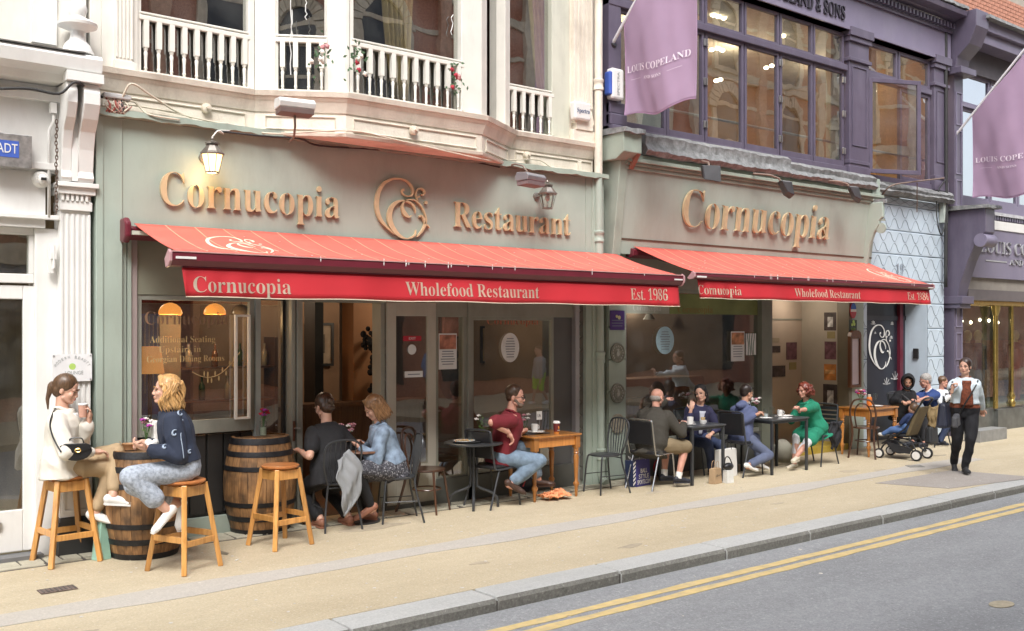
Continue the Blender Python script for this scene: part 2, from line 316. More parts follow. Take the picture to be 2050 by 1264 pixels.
gran=ground('granite_kerb_top',(.50,.50,.475),(.42,.42,.40),.20,light=(.65,.65,.62),lf=.3); granf=ground('grimy_granite_face',(.24,.235,.205),(.17,.165,.145),.4,light=(.32,.31,.28),lf=.6,gs=38)
yel=M('worn_yellow_road_paint',(.66,.50,.22),.8,.1,8,bump=.5,bscale=90,dirt=.55,dcol=(.33,.31,.27),streak=(1,1,1),dscale=7)
tilem=M('pale_paving_tile',(.47,.44,.34),.7,.14,5,bump=.3,bscale=90,dirt=.5,dcol=(.25,.22,.17),streak=(1,1,1))
grout=M('dark_grout',(.09,.08,.07),.9)
ironm=M('cast_iron_cover',(.12,.11,.10),.6,.2,30,metal=.4,bump=.6,bscale=60)
steel=M('brushed_steel',(.55,.55,.55),.35,.05,metal=1)
blackm=M('black_painted_metal',(.02,.021,.024),.35,.2,10)
winglass=glass('shop_window_glass',2.9,(.88,.90,.87),smear=.07); upglass=glass('upstairs_window_glass',4.3,(.88,.89,.86),smear=.06)
# ------------------------------------------------------------------ ground
KO,KI=-3.46,-3.16          # kerb outer / inner edge
b=MB(); b.box(-60,120,-120,KO,-.6,-.10); road=b.build('road',asph,kind='structure')
b=MB(); b.box(-60,120,KI,.0,-.6,0.); b.box(-60,120,0,40,-.6,-.004); pav=b.build('pavement',pavm,kind='structure')
# longer patches and marks laid on the pavement
def gsheet(name,pts,z,mat,parent=None,**k):
    bb=MB(); n=len(pts); bb.add([(p[0],p[1],z) for p in pts]+[(p[0],p[1],z-.003) for p in pts],[tuple(range(n)),tuple(range(2*n-1,n-1,-1))]+[(i,n+i,n+(i+1)%n,(i+1)%n) for i in range(n)]); return bb.build(name,mat,parent,**k)
wob=lambda x:.03*math.sin(x*1.7)+.015*math.sin(x*4.1)
xs=np.linspace(-3,15,60)
gsheet('tarmac_band',[(x,-1.98+wob(x)) for x in xs]+[(x,-1.66+wob(x+2)*.8) for x in xs[::-1]],.004,bandm,pav)
gsheet('tarmac_patch',[gr(1752,968),gr(1900,979),gr(2050,960),gr(2050,954),gr(1905,942)],.0045,ground('dark_tarmac_patch',(.36,.325,.29),(.30,.27,.24),.2,light=(.5,.47,.43),lf=.3),pav)
gsheet('damp_patch',[gr(430,1108),gr(455,1112),gr(458,1108),gr(440,1103)],.004,M('damp_stain',(.20,.165,.12),.5),pav)
cov=E_('drain_cover',gr(115,1181,.004),0,'small rusty metal utility cover set in the beige pavement at the left','cover')
bb=MB(); bb.box(-.13,.13,-.07,.07,0,.006); bb.build('frame',M('rusty_iron',(.16,.12,.10),.8,.3,20,bump=.5,bscale=70),cov)
bb=MB(); [bb.box(-.11+.032*i,-.10+.032*i,-.055,.055,.006,.010) for i in range(8)]; bb.build('grating',ironm,cov)
gsheet('water_cover',[gr(2005+26*math.cos(t),1211+7*math.sin(t),-.1) for t in np.linspace(0,-6.28,20,endpoint=False)][::-1],-.094,M('pale_round_cover',(.42,.36,.25),.7,.2,20,bump=.5,bscale=60),label='round yellowish metal cover set flush in the grey road',cat='cover')
gsheet('pavement_grille',[gr(1812,933),gr(1822,937),gr(1852,936),gr(1842,932)],.008,M('grey_worn_plate',(.25,.24,.21),.8,.3,20),pav)
# kerb, stone by stone
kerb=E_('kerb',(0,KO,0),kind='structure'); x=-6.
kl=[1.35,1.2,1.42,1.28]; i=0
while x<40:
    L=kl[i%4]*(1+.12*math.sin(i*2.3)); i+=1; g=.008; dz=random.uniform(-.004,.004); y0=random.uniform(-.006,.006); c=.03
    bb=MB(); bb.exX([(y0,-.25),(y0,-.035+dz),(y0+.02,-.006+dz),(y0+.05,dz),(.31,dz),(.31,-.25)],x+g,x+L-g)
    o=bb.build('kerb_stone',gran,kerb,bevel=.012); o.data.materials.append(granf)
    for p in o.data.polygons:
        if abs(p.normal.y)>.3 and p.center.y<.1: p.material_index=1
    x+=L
bb=MB(); bb.box(-6,40,.012,.30,-.25,-.03); bb.build('kerb_bedding',grout,kerb)
# double yellow line
mk=E_('road_marking',(0,0,-.096),kind='structure')
def yl(y0,y1,ph):
    X=np.linspace(-4,45,240); e=lambda x,k:.006*math.sin(x*9+k+ph)+.004*math.sin(x*23+k)
    gsheet('yellow_line',[(x,y0+e(x,0)) for x in X]+[(x,y1+e(x,2)) for x in X[::-1]],0,yel,mk)
yl(-3.895,-3.80,0); yl(-4.05,-3.955,1.3)
# tile strip along the shop fronts
ts=E_('paving_strip',(0,0,0),kind='structure')
bb=MB(); bb.box(-1.5,9.35,-.33,-.002,-.02,.0035); bb.build('grout_bed',grout,ts)
tm=MB().box(-.5,.5,-.5,.5,0,.008).build('paving_tile',tilem,ts,bevel=.0); tmesh0=tm.data
X=-1.45; k=0
while X<9.3:
    L=.165+.03*math.sin(k*1.9); 
    for (y0,y1) in (((-.322,-.235),(-.228,-.008)) if k%2==0 else ((-.322,-.235),(-.228,-.008))):
        if (y1-y0)<.1 and k%2: continue
        LL=L if (y1-y0)>.1 else L*2.0
        loc=(X+LL/2,(y0+y1)/2,.0035+random.uniform(-.0005,.0015)); sc=(LL-.018,y1-y0-.004,1)
        if k==0 and (y1-y0)>.1: tm.location=loc; tm.scale=sc
        else: share('paving_tile',tmesh0,ts,loc,(random.uniform(-.006,.006),random.uniform(-.006,.006),0),sc)
    X+=L; k+=1
for i in range(16):
    x,y=random.uniform(1,17),random.uniform(-2.9,-.55); rr=random.uniform(.05,.22); ph=random.random()*6
    gsheet('spill_stain',[(x+rr*1.5*math.cos(t)*(1+.3*math.sin(3*t+ph)),y+rr*.6*math.sin(t)*(1+.25*math.sin(2*t+ph*2))) for t in np.linspace(0,2*math.pi,22,endpoint=False)],.0012+.0001*i,[M('old_spill',(.43,.36,.26),.8,.12,14),M('dark_old_spill',(.38,.32,.23),.75,.15,14)][i%2],pav)
# chewing-gum spots and crumbs
bb=MB()
for i in range(420):
    x=random.uniform(-.5,24); y=random.uniform(-3.1,-.4); r=random.uniform(.006,.016)
    bb.cyl((x,y,.003),(x,y,.0055),r,r*.8,7)
for i in range(90):
    x=random.uniform(0,22); y=random.uniform(-8,-3.6); r=random.uniform(.008,.02); bb.cyl((x,y,-.099),(x,y,-.096),r,r*.8,7)
bb.build('chewing_gum',M('trodden_gum',(.60,.56,.50),.8),kind='stuff')
lit=E_('cigarette_end',gr(474,1121,.006),.5,'white cigarette end lying on the pavement between the bar stools','litter'); MB().cyl((-.02,0,0),(.02,0,0),.0045).build('paper',white,lit)
# ------------------------------------------------------------------ small builders for fronts
def frame_rect(bb,x0,x1,z0,z1,y0,y1,w,wb=None,wt=None):
    wb=wb or w; wt=wt or w
    bb.box(x0,x0+w,y0,y1,z0,z1); bb.box(x1-w,x1,y0,y1,z0,z1); bb.box(x0+w,x1-w,y0,y1,z0,z0+wb); bb.box(x0+w,x1-w,y0,y1,z1-wt,z1); return bb
def window(parent,x0,x1,z0,z1,Y,w,mat,gl=winglass,d=.05,wb=None,wt=None,name='window'):
    f=frame_rect(MB(),x0,x1,z0,z1,Y,Y+d,w,wb,wt).build(name,mat,parent,bevel=.004)
    MB().box(x0+w*.9,x1-w*.9,Y+d*.5,Y+d*.5+.006,z0+(wb or w)*.9,z1-(wt or w)*.9).build('pane',gl,f); return f
def fluted(bb,x0,x1,z0,z1,Y,n,d=.012):
    bb.box(x0,x1,Y,Y+.2,z0,z1); w=(x1-x0)/(2*n+1)
    for i in range(n+1): bb.box(x0+2*i*w,x0+(2*i+1)*w,Y-d,Y,z0+.03,z1-.03)
    return bb
def panelled(name,x0,x1,z0,z1,Y,mat,parent,m=.06,d=.02):
    bb=MB(); bb.box(x0,x1,Y,Y+.1,z0,z1); frame_rect(bb,x0+m,x1-m,z0+m,z1-m,Y-d*.5,Y,.012); return bb.build(name,mat,parent,bevel=.003)
def S(px): return .06725*(3520-px)          # pixels per metre on the building line
def zf(px,py): return 2+(655-py)/S(px)
# ==================================================================== white shop, far left
wb=E_('white_shop_building',(0,0,0),label='white painted shop front with fluted pilaster and glazed door at the left edge',cat='building')
def W_(bb,name,mat,**k): return bb.build(name,mat,wb,**k)
def fin(root,loc):
    loc=Vector(loc); root.location=loc
    for c in root.children: c.location=c.location-loc
wx0,wx1=fx(118),fx(178)
W_(MB().box(-4,wx0,.02,.35,3.34,4.1).box(-4,wx0,-.04,.02,3.36,3.42).box(-4,wx0,-.05,.02,3.95,4.02).box(-4,wx0,-.03,.02,2.93,2.97),'fascia',white,bevel=.006)
W_(MB().box(-4,fx(92),.02,.3,2.86,3.34),'lintel',white)
W_(MB().exX([(.1,4.1),(-.16,4.1),(-.2,4.16),(-.32,4.2),(-.34,4.3),(-.30,4.34),(.1,4.40)],-4,wx1+.02),'cornice',white)
W_(MB().exX([(.1,4.401),(-.33,4.342),(-.34,4.35),(.1,4.42)],-4,wx1-.12),'cornice_flashing',lead)
W_(fluted(MB(),wx0,wx1,.30,3.02,-.04,5),'pilaster',white,bevel=.003)
W_(MB().box(wx0-.02,wx1+.02,-.07,.2,0.0,.30).box(wx0-.01,wx1+.01,-.075,-.0,.30,.34),'pilaster_base',M('black_plinth_paint',(.03,.03,.03),.5))
W_(frame_rect(MB().box(wx0-.01,wx1+.01,-.062,-.041,.34,.92),wx0+.01,wx1-.01,.38,.88,-.075,-.062,.02),'pilaster_panel',white)
cap=MB(); cap.box(wx0-.01,wx1+.01,-.07,.15,3.02,3.10); cap.box(wx0-.03,wx1+.03,-.10,.15,3.16,3.22); cap.box(wx0-.04,wx1+.05,-.13,.15,3.22,3.26)
for i in range(6): cap.box(wx0+.0+.04*i,wx0+.022+.04*i,-.085,-.06,3.10,3.16)
W_(cap.box(wx0,wx1,-.06,.15,3.10,3.16),'capital',white,bevel=.004)
for x0,x1 in ((wx0-.01,wx0+.075),(wx0+.125,wx1+.01)):
    pr=[(.1,4.10),(-.27,4.10),(-.31,4.02),(-.31,3.92),(-.25,3.80),(-.17,3.70),(-.125,3.55),(-.10,3.36),(-.13,3.30),(-.10,3.265),(.1,3.265)]
    W_(MB().exX(pr,x0,x1),'bracket_scroll',white,bevel=.008)
W_(MB().box(wx0+.075,wx0+.125,-.12,.1,3.27,4.09).box(wx0-.02,wx1+.03,-.34,.1,4.10,4.18),'bracket_core',white)
fi=[(.13,0),(.13,.05),(.10,.08),(.11,.10),(.05,.20),(.045,.28),(.075,.31),(.14,.34),(.15,.38),(.12,.43),(.06,.46),(.05,.49),(.07,.51),(.09,.56),(.085,.62),(.05,.66),(.0,.67)]
W_(MB().lathe([(.135,0),(.135,.02),(.12,.04),(.105,.08),(.07,.12),(.055,.17),(.06,.20),(.11,.22),(.16,.24),(.165,.265),(.13,.29),(.07,.315),(.055,.33),(.07,.35),(.08,.39),(.07,.43),(.045,.46),(.03,.48),(.05,.50),(.06,.54),(.05,.58),(.0,.60)],((wx0+wx1)/2-.02,-.18,4.36),20),'finial',white,smooth='auto')
# door, jambs, glass
dj=fx(92,.12); W_(MB().box(fx(68,.1),wx0+.01,.06,.3,0,2.86),'door_jamb',white,bevel=.01)
W_(MB().box(-4,fx(68,.1),.10,.2,2.38,2.46).box(-4,fx(68,.1),.10,.2,2.80,2.86).box(fx(66,.1)-.03,fx(68,.1),.10,.2,2.46,2.80),'transom_bar',white,bevel=.006)
o=W_(MB().box(-4,fx(66,.14),.14,.146,2.47,2.79),'transom_pane',winglass)
o=W_(MB().box(fx(45,.14),fx(78,.14),.12,.17,.06,2.36).box(-.2,fx(45,.14),.12,.17,.06,.42).box(-.2,fx(45,.14),.12,.17,2.24,2.36),'door',white,bevel=.008)
MB().box(-.2,fx(45,.14),.14,.146,.42,2.24).build('door_pane',winglass,o)
MB().box(fx(-25,.1),fx(3,.1),.095,.12,.27,.33).build('letterbox',steel,o)
W_(MB().box(-4,fx(85),-.05,.14,-.02,.045),'threshold',M('grey_threshold',(.15,.15,.15),.6))
W_(MB().box(-4,2.6,.35,8,4.2,4.3).box(-4,-3.9,.35,8,0,4.2).box(-4,2.6,4,4.1,0,4.2).box(2.52,2.6,.35,4,0,4.2),'interior_wall',M('beauty_shop_interior',(.30,.24,.17),.8,.3,1.5))
W_(MB().box(-4,2.6,.0,.3,4.42,7.5),'upper_wall',creamw)
o=W_(MB().box(-1.0,fx(45,.3),.25,.5,4.45,7.0).box(fx(62),fx(112),-.03,.1,4.45,7.),'upper_window_frame',white)
fin(wb,(1.5,0,0))
# things on the white shop
al=E_('alarm_box',(fx(20),-.05,zf(28,305)),0,'brushed steel alarm box with a blue label on the white fascia','alarm box')
MB().box(fx(-25)-fx(20),fx(56)-fx(20),-.09,.06,-.15,.13).build('case',M('marbled_steel',(.45,.44,.43),.35,.3,20,metal=.7),al,bevel=.006)
MB().box(fx(-20)-fx(20),fx(30)-fx(20),-.093,-.0905,-.07,.07).build('blue_label',M('alarm_blue',(.06,.12,.45),.4),al)
text('ADT','lettering',fx(-14)-fx(20),fx(27)-fx(20),-.095,-.035,.08,white,al,serif=False)
cc=E_('security_camera',(fx(83),-.0,zf(83,360)),0,'white dome security camera on the white shop front','camera')
MB().lathe([(.075,0),(.075,.03),(.055,.06)],(0,0.02,0),20,(0,-1,0)).build('housing',white,cc,smooth='auto')
MB().ell((0,-.045,-.005),(.045,.035,.045)).build('dome',white,cc,smooth=True); MB().box(-.022,.022,-.085,-.07,-.015,.008).build('lens',dark,cc)
def chain(name,p,L,n,r,mat,label):
    c=E_(name,p,0,label,'chain'); me=None
    for i in range(n):
        z=-L*i/n; pts=[(r*.5*math.cos(t),0,r*1.1*math.sin(t)) for t in np.linspace(0,2*math.pi,10,endpoint=False)]
        if me is None: lk=MB().tube(pts,r*.22,5,True).build('chain_link',mat,c); me=lk.data
        else: share('chain_link',me,c,(0.004*math.sin(i*.9),0,z),(0,0,(i%2)*1.45+.1*math.sin(i)))
    return c
chain('hanging_chain',(fx(113,-.12),-.12,zf(113,250)),.80,26,.02,M('rusty_chain',(.12,.08,.06),.7,.3,20,metal=.3),'rusty iron chain hanging beside the white pilaster')
px_=fx(107,-.05); t=E_('cable_conduit',(px_,-.05,3.9),0,'white conduit running down the white shop front beside the chain','conduit')
MB().tube([(.0,0,.0),(0,0,-.12),(-.03,.02,-.2),(-.03,.03,-.95)],.014,8).build('pipe',white,t,smooth=True); MB().box(-.03,.02,-.03,.03,-.05,.04).build('clip',white,t)
t=E_('wall_fastener',(fx(104,-.02),.0,zf(104,515)),0,'white metal hook bracket on the door jamb','bracket')
MB().box(-.02,.02,-.02,.03,-.14,.12).box(-.012,.03,-.05,-.02,-.02,.04).cyl((.01,-.04,-.1),(.01,-.04,.1),.012).build('hook_plate',white,t)
sg=E_('shop_sign',(fx(144,-.06),-.062,zf(144,738)),0,'white square beauty salon plaque on the fluted white pilaster','sign')
w_=fx(183)-fx(144)
MB().box(-w_,w_,-.012,0,-.11,.13).build('board',M('white_plastic',(.8,.8,.8),.3),sg)
tcol=M('grey_print',(.35,.37,.36),.6)
for i,ch in enumerate('MODERN BEAUTY'):
    if ch==' ': continue
    t=math.pi*(.86-.72*i/12); me=text(ch,'lettering',-.008,.008,0,0,.026,tcol,sg,serif=False,ext=.0005); me.location=(.14*math.cos(t),-.0135,-.02+.11*math.sin(t)); me.rotation_euler=(0,-(t-math.pi/2),0)
text('LOUNGE','lettering',-.06,.09,-.0125,-.05,.032,tcol,sg,serif=False)
MB().cyl((0,-.0125,.02),(0,-.0135,.02),.028,n=20).build('green_emblem',M('lime_print',(.45,.65,.15),.5),sg)
for sx in(-1,1):
    for z in (-.095,.115): MB().cyl((sx*(w_-.012),-.012,z),(sx*(w_-.012),-.018,z),.006).build('screw',steel,sg)
# ==================================================================== cream building with restaurant front
cb=E_('restaurant_building',(0,0,0),label='cream bay-windowed building over a sage green restaurant front with gold letters',cat='building')
def B_(bb,name,mat,**k): return bb.build(name,mat,cb,**k)
XL,XR=fx(187),fx(1200)
ZB0,ZB1=2.86,3.88
XB0,XB1=fx(240),fx(1166)
# fascia board and its frame
B_(MB().box(XB0+.004,XB1-.004,-.06,.25,ZB0,ZB1),'fascia_board',green)
B_(MB().box(XL,XL+.06,-.085,.25,0,ZB1+.0).box(XL+.06,XB0,-.072,.25,0,ZB1-.003),'left_post',green,bevel=.004)
B_(MB().box(XB1,XB1+.10,-.068,.25,0,ZB1).box(XB1+.10,XR-.005,-.085,.25,0,ZB1+.003),'right_post',green,bevel=.004)
# flashing along the top of the board, uneven
def flash(x0,x1,z,y,name,h=.045,n=80):
    bb=MB(); X=np.linspace(x0,x1,n); 
    P=lambda x,k:.008*math.sin(x*13+k)+.006*math.sin(x*31+k*2)
    vs=[];
    for x in X: vs+=[(x,.0,z+.075),(x,y,z+h+P(x,1)*.6),(x,y-.006,z-.012+P(x,0)),(x,.0,z-.01)]
    fs=[(4*i+j,4*i+4+j,4*i+4+(j+1)%4,4*i+(j+1)%4) for i in range(n-1) for j in range(4)]+[(0,1,2,3),(4*n-1,4*n-2,4*n-3,4*n-4)]
    return bb.add(vs,fs)
B_(flash(XL-.0,XR+.02,ZB1+.012,-.15,''),'fascia_flashing',greend)
# gold lettering
letters('Cornucopia',fx(319,-.06),fx(677,-.06),-.066,.03,3.125,.325,gold,cb,-.013)
letters('Restaurant',fx(906,-.06),fx(1139,-.06),-.066,.03,3.13,.30,gold,cb,-.013)
emblem('gold_emblem',5.51,2.95,.70,.66,gold,cb,lambda q,t:(q[0],t,q[1]),-.07,-.10)
MB_b=MB()
# ----- shop front under the awning
gt=greyg
B_(MB().box(XB0,XB0+.05,-.03,.2,0,ZB0).box(XB0+.06,fx(262),-.02,.2,0,ZB0),'door_post',green,bevel=.004)
B_(MB().box(fx(262),fx(275),.0,.25,0,ZB0),'inner_post',M('mauve_grey_paint',(.32,.26,.25),.5,.1,3),bevel=.003)
x0,x1=fx(275),fx(520)
B_(MB().box(x0,x1,.02,.2,2.30,ZB0).box(fx(875),fx(1150),.02,.2,2.32,ZB0).box(x1,fx(875),.02,.2,2.32,ZB0),'transom_panel',M('olive_panel_paint',(.22,.22,.165),.5,.1,3))
B_(MB().box(x0,x1,.10,.2,.17,.98),'riser_panel',dark); B_(MB().box(x0,fx(583),.02,.2,0,.17),'plinth',green)
for i in range(7): B_(MB().box(x0+(x1-x0)*i/7+.01,x0+(x1-x0)*(i+1)/7-.01,.075,.10,.2,.96),'riser_board',dark,bevel=.004)
wf=window(cb,x0,fx(512),.98,2.30,.03,.05,greyg,wb=.13)
frame_rect(MB(),fx(470),fx(500),1.10,2.12,-.02,.02,.02).build('casement_frame',creamw,wf)
B_(MB().box(fx(512),fx(522),.0,.2,.17,2.32),'mullion',M('blue_grey_paint',(.28,.31,.29),.5))
window(cb,fx(523),fx(582),.17,2.30,.12,.03,dark,wb=.06)
B_(MB().box(fx(583),fx(590),-.02,.2,0,2.32).box(fx(592),fx(603),-.035,.2,0,2.32).box(fx(603),fx(773),.0,.2,2.26,2.32).box(fx(764),fx(773),.02,.2,0,2.26),'doorway_frame',greyg,bevel=.004)
lk_=MB().box(fx(584),fx(588),-.035,-.015,.85,1.05).build('lock_plate',M('brown_lock',(.12,.05,.03),.4),cb); MB().tube([at(590,858,-.03),at(590,858,-.07),at(601,858,-.07)],.008).build('handle',steel,lk_)
# glazed door leaf standing shut beside the opening
dl=B_(frame_rect(MB(),fx(775),fx(872),.06,2.27,-.01,.035,.11,.42,.15),'door',M('taupe_door_paint',(.46,.44,.38),.5,.06,3,dirt=.2),bevel=.004)
MB().box(fx(775)+.11,fx(872)-.11,.01,.016,.48,2.12).build('pane',winglass,dl)
window(cb,fx(874),fx(938),.26,2.16,.03,.045,gt); window(cb,fx(946),fx(1112),.30,2.12,.03,.04,gt)
B_(MB().box(fx(938),fx(946),.0,.2,.0,2.32).box(fx(874),fx(1150),.02,.2,2.12,2.32),'mullion',gt,bevel=.003)
B_(MB().box(fx(773),fx(1150),.0,.2,.0,.29),'stall_riser',M('grey_riser_paint',(.10,.105,.095),.55,.15,3,dirt=.4),bevel=.004)
B_(MB().box(fx(1112),fx(1150),.05,.25,.0,2.9),'return_panel',M('dark_grey_panel',(.10,.10,.10),.4,.1,2))
B_(MB().box(fx(1150),fx(1158),-.02,.2,.0,2.9),'aluminium_strip',M('aluminium_trim',(.45,.44,.45),.35,.1,3,metal=.5))
B_(MB().box(fx(1158),fx(1174),.0,.2,.0,2.9),'slatted_panel',greyg)
for i in range(15):
    z=.1+i*.165; B_(MB().bar((fx(1158)+.008,-.006,z),(fx(1174)-.008,-.006,z+.12),.012,.13,(0,0,1)),'slat',M('dark_slat',(.12,.12,.105),.5))
B_(MB().box(fx(1175),fx(1199),-.03,.2,.0,2.9),'green_post',green,bevel=.004)
# ----- interior, ground floor
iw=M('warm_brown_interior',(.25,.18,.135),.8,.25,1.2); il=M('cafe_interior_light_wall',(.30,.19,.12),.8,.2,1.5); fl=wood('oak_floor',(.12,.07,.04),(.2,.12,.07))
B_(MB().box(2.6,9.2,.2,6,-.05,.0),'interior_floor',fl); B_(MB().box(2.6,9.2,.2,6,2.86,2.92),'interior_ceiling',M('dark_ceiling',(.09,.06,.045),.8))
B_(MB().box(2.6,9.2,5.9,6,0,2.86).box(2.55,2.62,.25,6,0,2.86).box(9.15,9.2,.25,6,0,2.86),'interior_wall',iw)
B_(MB().box(4.8,6.9,3.2,3.3,0,2.6),'partition_wall',il); B_(MB().box(4.8,6.9,3.17,3.2,.86,.92).box(4.8,6.9,3.18,3.2,0,.1),'dado_rail',wood('dark_oak',(.06,.03,.018),(.11,.06,.035)))
x=at(700,700,2.2).x; B_(MB().box(x,x+.28,2.1,2.4,0,2.86),'interior_column',M('terracotta_pillar',(.38,.19,.09),.7,.1,2)); B_(MB().box(x-.5,x-.38,2.2,2.5,0,2.86),'dark_pillar',dark)
B_(MB().box(x-.8,x+.9,1.9,2.1,0,1.0).box(x-.85,x+.95,1.85,2.15,1.0,1.05),'counter',wood('counter_oak',(.13,.065,.035),(.2,.11,.06)))
p=at(640,690,3.15); pf=E_('framed_picture',p,0,'small framed print on the brown wall seen through the open doorway','picture'); frame_rect(MB(),-.21,.21,-.3,.3,-.02,.02,.035).build('frame',dark,pf); MB().box(-.175,.175,0,.01,-.265,.265).build('print',M('sepia_print',(.34,.27,.20),.7,.25,6),pf); MB().box(-.08,.08,-.006,0,-.12,.14).build('drawing',M('grey_ink',(.12,.10,.08),.7,.5,10),pf)
# wine rack like dark shapes by the door, seen as foliage
for k,(px,py) in enumerate(((752,680),(757,735),(760,790))):
    p=at(px,py,1.9); bb=MB()
    for i in range(60): a=random.random()*6.28; r=random.random()**.5*.16; bb.ell((r*math.cos(a),random.uniform(-.1,.1),r*math.sin(a)*1.1),random.uniform(.02,.05),n=6,m=4)
    o=bb.build('hanging_hat',M('dark_hat_felt',(.015,.014,.016),.9),None,label=['topmost dark hat hanging inside the doorway','middle dark hat hanging inside the doorway','lowest dark hat hanging inside the doorway'][k],cat='hat',group='dark hats on the wall inside'); o.location=p
# coats, chairs and pictures glimpsed in the dining room
for k,(px,py,Y,c) in enumerate(((1045,745,2.2,(.02,.025,.03)),(1090,770,2.0,(.10,.03,.03)),(905,760,1.6,(.03,.03,.04)))):
    p=at(px,py,Y); MB().ell((0,0,0),(.20,.12,.28)).ell((0,0,.33),(.09,.09,.11)).build('indoor_coat',M('indoor_coat_%d'%k,c,.9),label=['dark coat on a tall hook deep inside','dark red coat deep inside the right pane','dark coat glimpsed behind the narrow pane'][k],cat='coat',smooth=True).location=p
for k,(px,py) in enumerate(((985,690),(1060,660),(905,640))):
    p=at(px,py,2.8); o=E_('framed_picture',p,0,['framed picture deep behind the oval notice, left','framed picture deep behind the oval notice, right','framed picture behind the food poster pane'][k],'picture'); frame_rect(MB(),-.22,.22,-.28,.28,-.02,.02,.03).build('frame',dark,o); MB().box(-.19,.19,0,.01,-.25,.25).build('print',M(['ochre_print','teal_print','rose_print'][k],[(.3,.22,.1),(.08,.16,.16),(.3,.14,.12)][k],.7,.6,5),o)
# pendant lamps (two lit, one off)
lampglow=M('lit_copper_shade',(1.,.36,.07),.3,.1,5,emit=.5); copper=M('copper_shade',(.55,.22,.09),.25,.1,metal=.8); bulb=M('lit_bulb',(1,.85,.5),.3,emit=14)
def pendant(px,py,Y,r,lit,label):
    p=at(px,py,Y); L=E_('pendant_lamp',p,0,label,'lamp','pendant lamps behind the left window')
    pr=[(r,-.0),(r*.96,.3*r),(r*.8,.6*r),(r*.5,.85*r),(r*.12,.98*r)]
    MB().lathe(pr+[(q*.94,z-.004) for q,z in pr[::-1]],(0,0,0),20,cap=False).build('lamp_shade',lampglow if lit else M('smoked_shade',(.20,.16,.12),.2,.1,coat=.5),L,smooth=True)
    MB().cyl((0,0,r*.95),(0,0,2.86-p.z),.006).build('cord',dark,L)
    MB().ell((0,0,.04),.035).build('bulb',bulb if lit else M('clear_bulb',(.6,.6,.55),.1),L,smooth=True)
    if lit:
        l=bpy.data.lights.new('bulb_light','POINT'); l.energy=5; l.color=(1,.6,.3); l.shadow_soft_size=.05; o=bpy.data.objects.new('bulb_light',l); COL.objects.link(o); o.parent=L; o.location=(0,0,-.06)
pendant(341,629,.6,.115,True,'lit copper pendant lamp, left one of the two behind the window')
pendant(430,629,.9,.115,True,'lit copper pendant lamp, right one of the two behind the window')
pendant(483,629,1.2,.11,False,'unlit smoked glass pendant lamp hanging beside two lit ones')
# table lamp and blue banner behind the window
p=at(300,748,.45); tl=E_('table_lamp',p,0,'orange pleated lampshade in front of a blue banner inside the window','lamp')
MB().lathe([(.135,0),(.10,.26)],(0,0,0),28,cap=False).build('lamp_shade',M('orange_lampshade',(.75,.33,.10),.6,.08,6,emit=.25),tl,smooth=True); MB().cyl((0,0,-.75),(0,0,.2),.02).build('lamp_stand',dark,tl)
p0,p1=at(273,628,.55),at(318,880,.55); o=MB().box(p0.x-.3,p1.x,.56,.58,1.1,p0.z).build('window_banner',M('royal_blue_cloth',(.04,.15,.50),.6,.1),label='tall royal blue banner standing inside the left window',cat='banner')
for k,dx in enumerate((-.13,-.09,-.05,-.01)):
    MB().box(p1.x+dx-.006,p1.x+dx,.553,.558,1.35+.1*math.sin(k*2),p0.z-.02).build('stripe',M('pale_stripe',(.4,.5,.62),.6),o)
p0,p1=at(320,628,1.3),at(362,880,1.3); MB().box(p0.x,p1.x,1.3,1.35,.9,p0.z).build('interior_screen',M('beige_screen',(.28,.25,.19),.7,.1),label='pale beige upright panel beside the blue banner inside the window',cat='screen')
# shelves, bottles and a pink skirted table deep inside the window
sh=E_('display_shelf',at(430,800,1.6),0,'dark display shelf with bottles behind the left window','shelf'); MB().box(-.7,.7,-.15,.15,-.02,.0).box(-.7,.7,-.15,.15,.35,.37).box(-.7,-.66,-.15,.15,-1.2,.7).box(.66,.7,-.15,.15,-1.2,.7).build('boards',wood('dark_oak',(.06,.03,.018),(.11,.06,.035)),sh)
for k in range(9):
    x=-.6+.15*k; MB().lathe([(.035,0),(.035,.16),(.012,.2),(.012,.26)],(x,0,0 if k%2 else .37),10).build('bottle',M(['green_bottle','amber_bottle','pale_bottle'][k%3],[(.03,.07,.03),(.2,.08,.02),(.4,.38,.32)][k%3],.15,coat=.5),sh,smooth=True)
MB().box(-.35,.35,-.3,.3,-.9,-.25).build('pink_cloth',M('pink_cloth',(.32,.14,.12),.8,.2),sh)
# lettering on the left pane
gilt=M('gilt_lettering',(.50,.36,.17),.45,.1); gd=M('faded_lettering',(.22,.13,.08),.6)
yg=.05
text('Cornucopia','window_lettering',fx(290,yg),fx(456,yg),yg,zf(370,650),.125,gd,wf,off=-.012,ext=.0006)
for t,a,b_,py in (('Additional Seating',300,431,686),('Upstairs in',318,402,706),('Georgian Dining Rooms',294,449,725)):
    text(t,'window_lettering',fx(a,yg),fx(b_,yg),yg,zf((a+b_)/2,py),.062,gilt,wf,off=-.012,ext=.0006)
bb=MB(); tw=[at(385+95*t,745+18*math.sin(t*3.1)-40*t*t,yg) for t in np.linspace(0,1,14)]; bb.tube(tw,.004,5)
for i,t in enumerate(np.linspace(.25,.98,12)):
    q=tw[int(t*13)]; s_=(-1)**i; bb.ell(q+Vector((.01,0,s_*.03)),(.008,.001,.026),n=6,m=4)
bb.build('gilt_sprig',gilt,wf)
text('Cornucopia','window_lettering',fx(975,yg),fx(1078,yg),yg,zf(1030,650),.09,M('red_faded_lettering',(.35,.10,.06),.6),cb,off=-.012,ext=.0006)
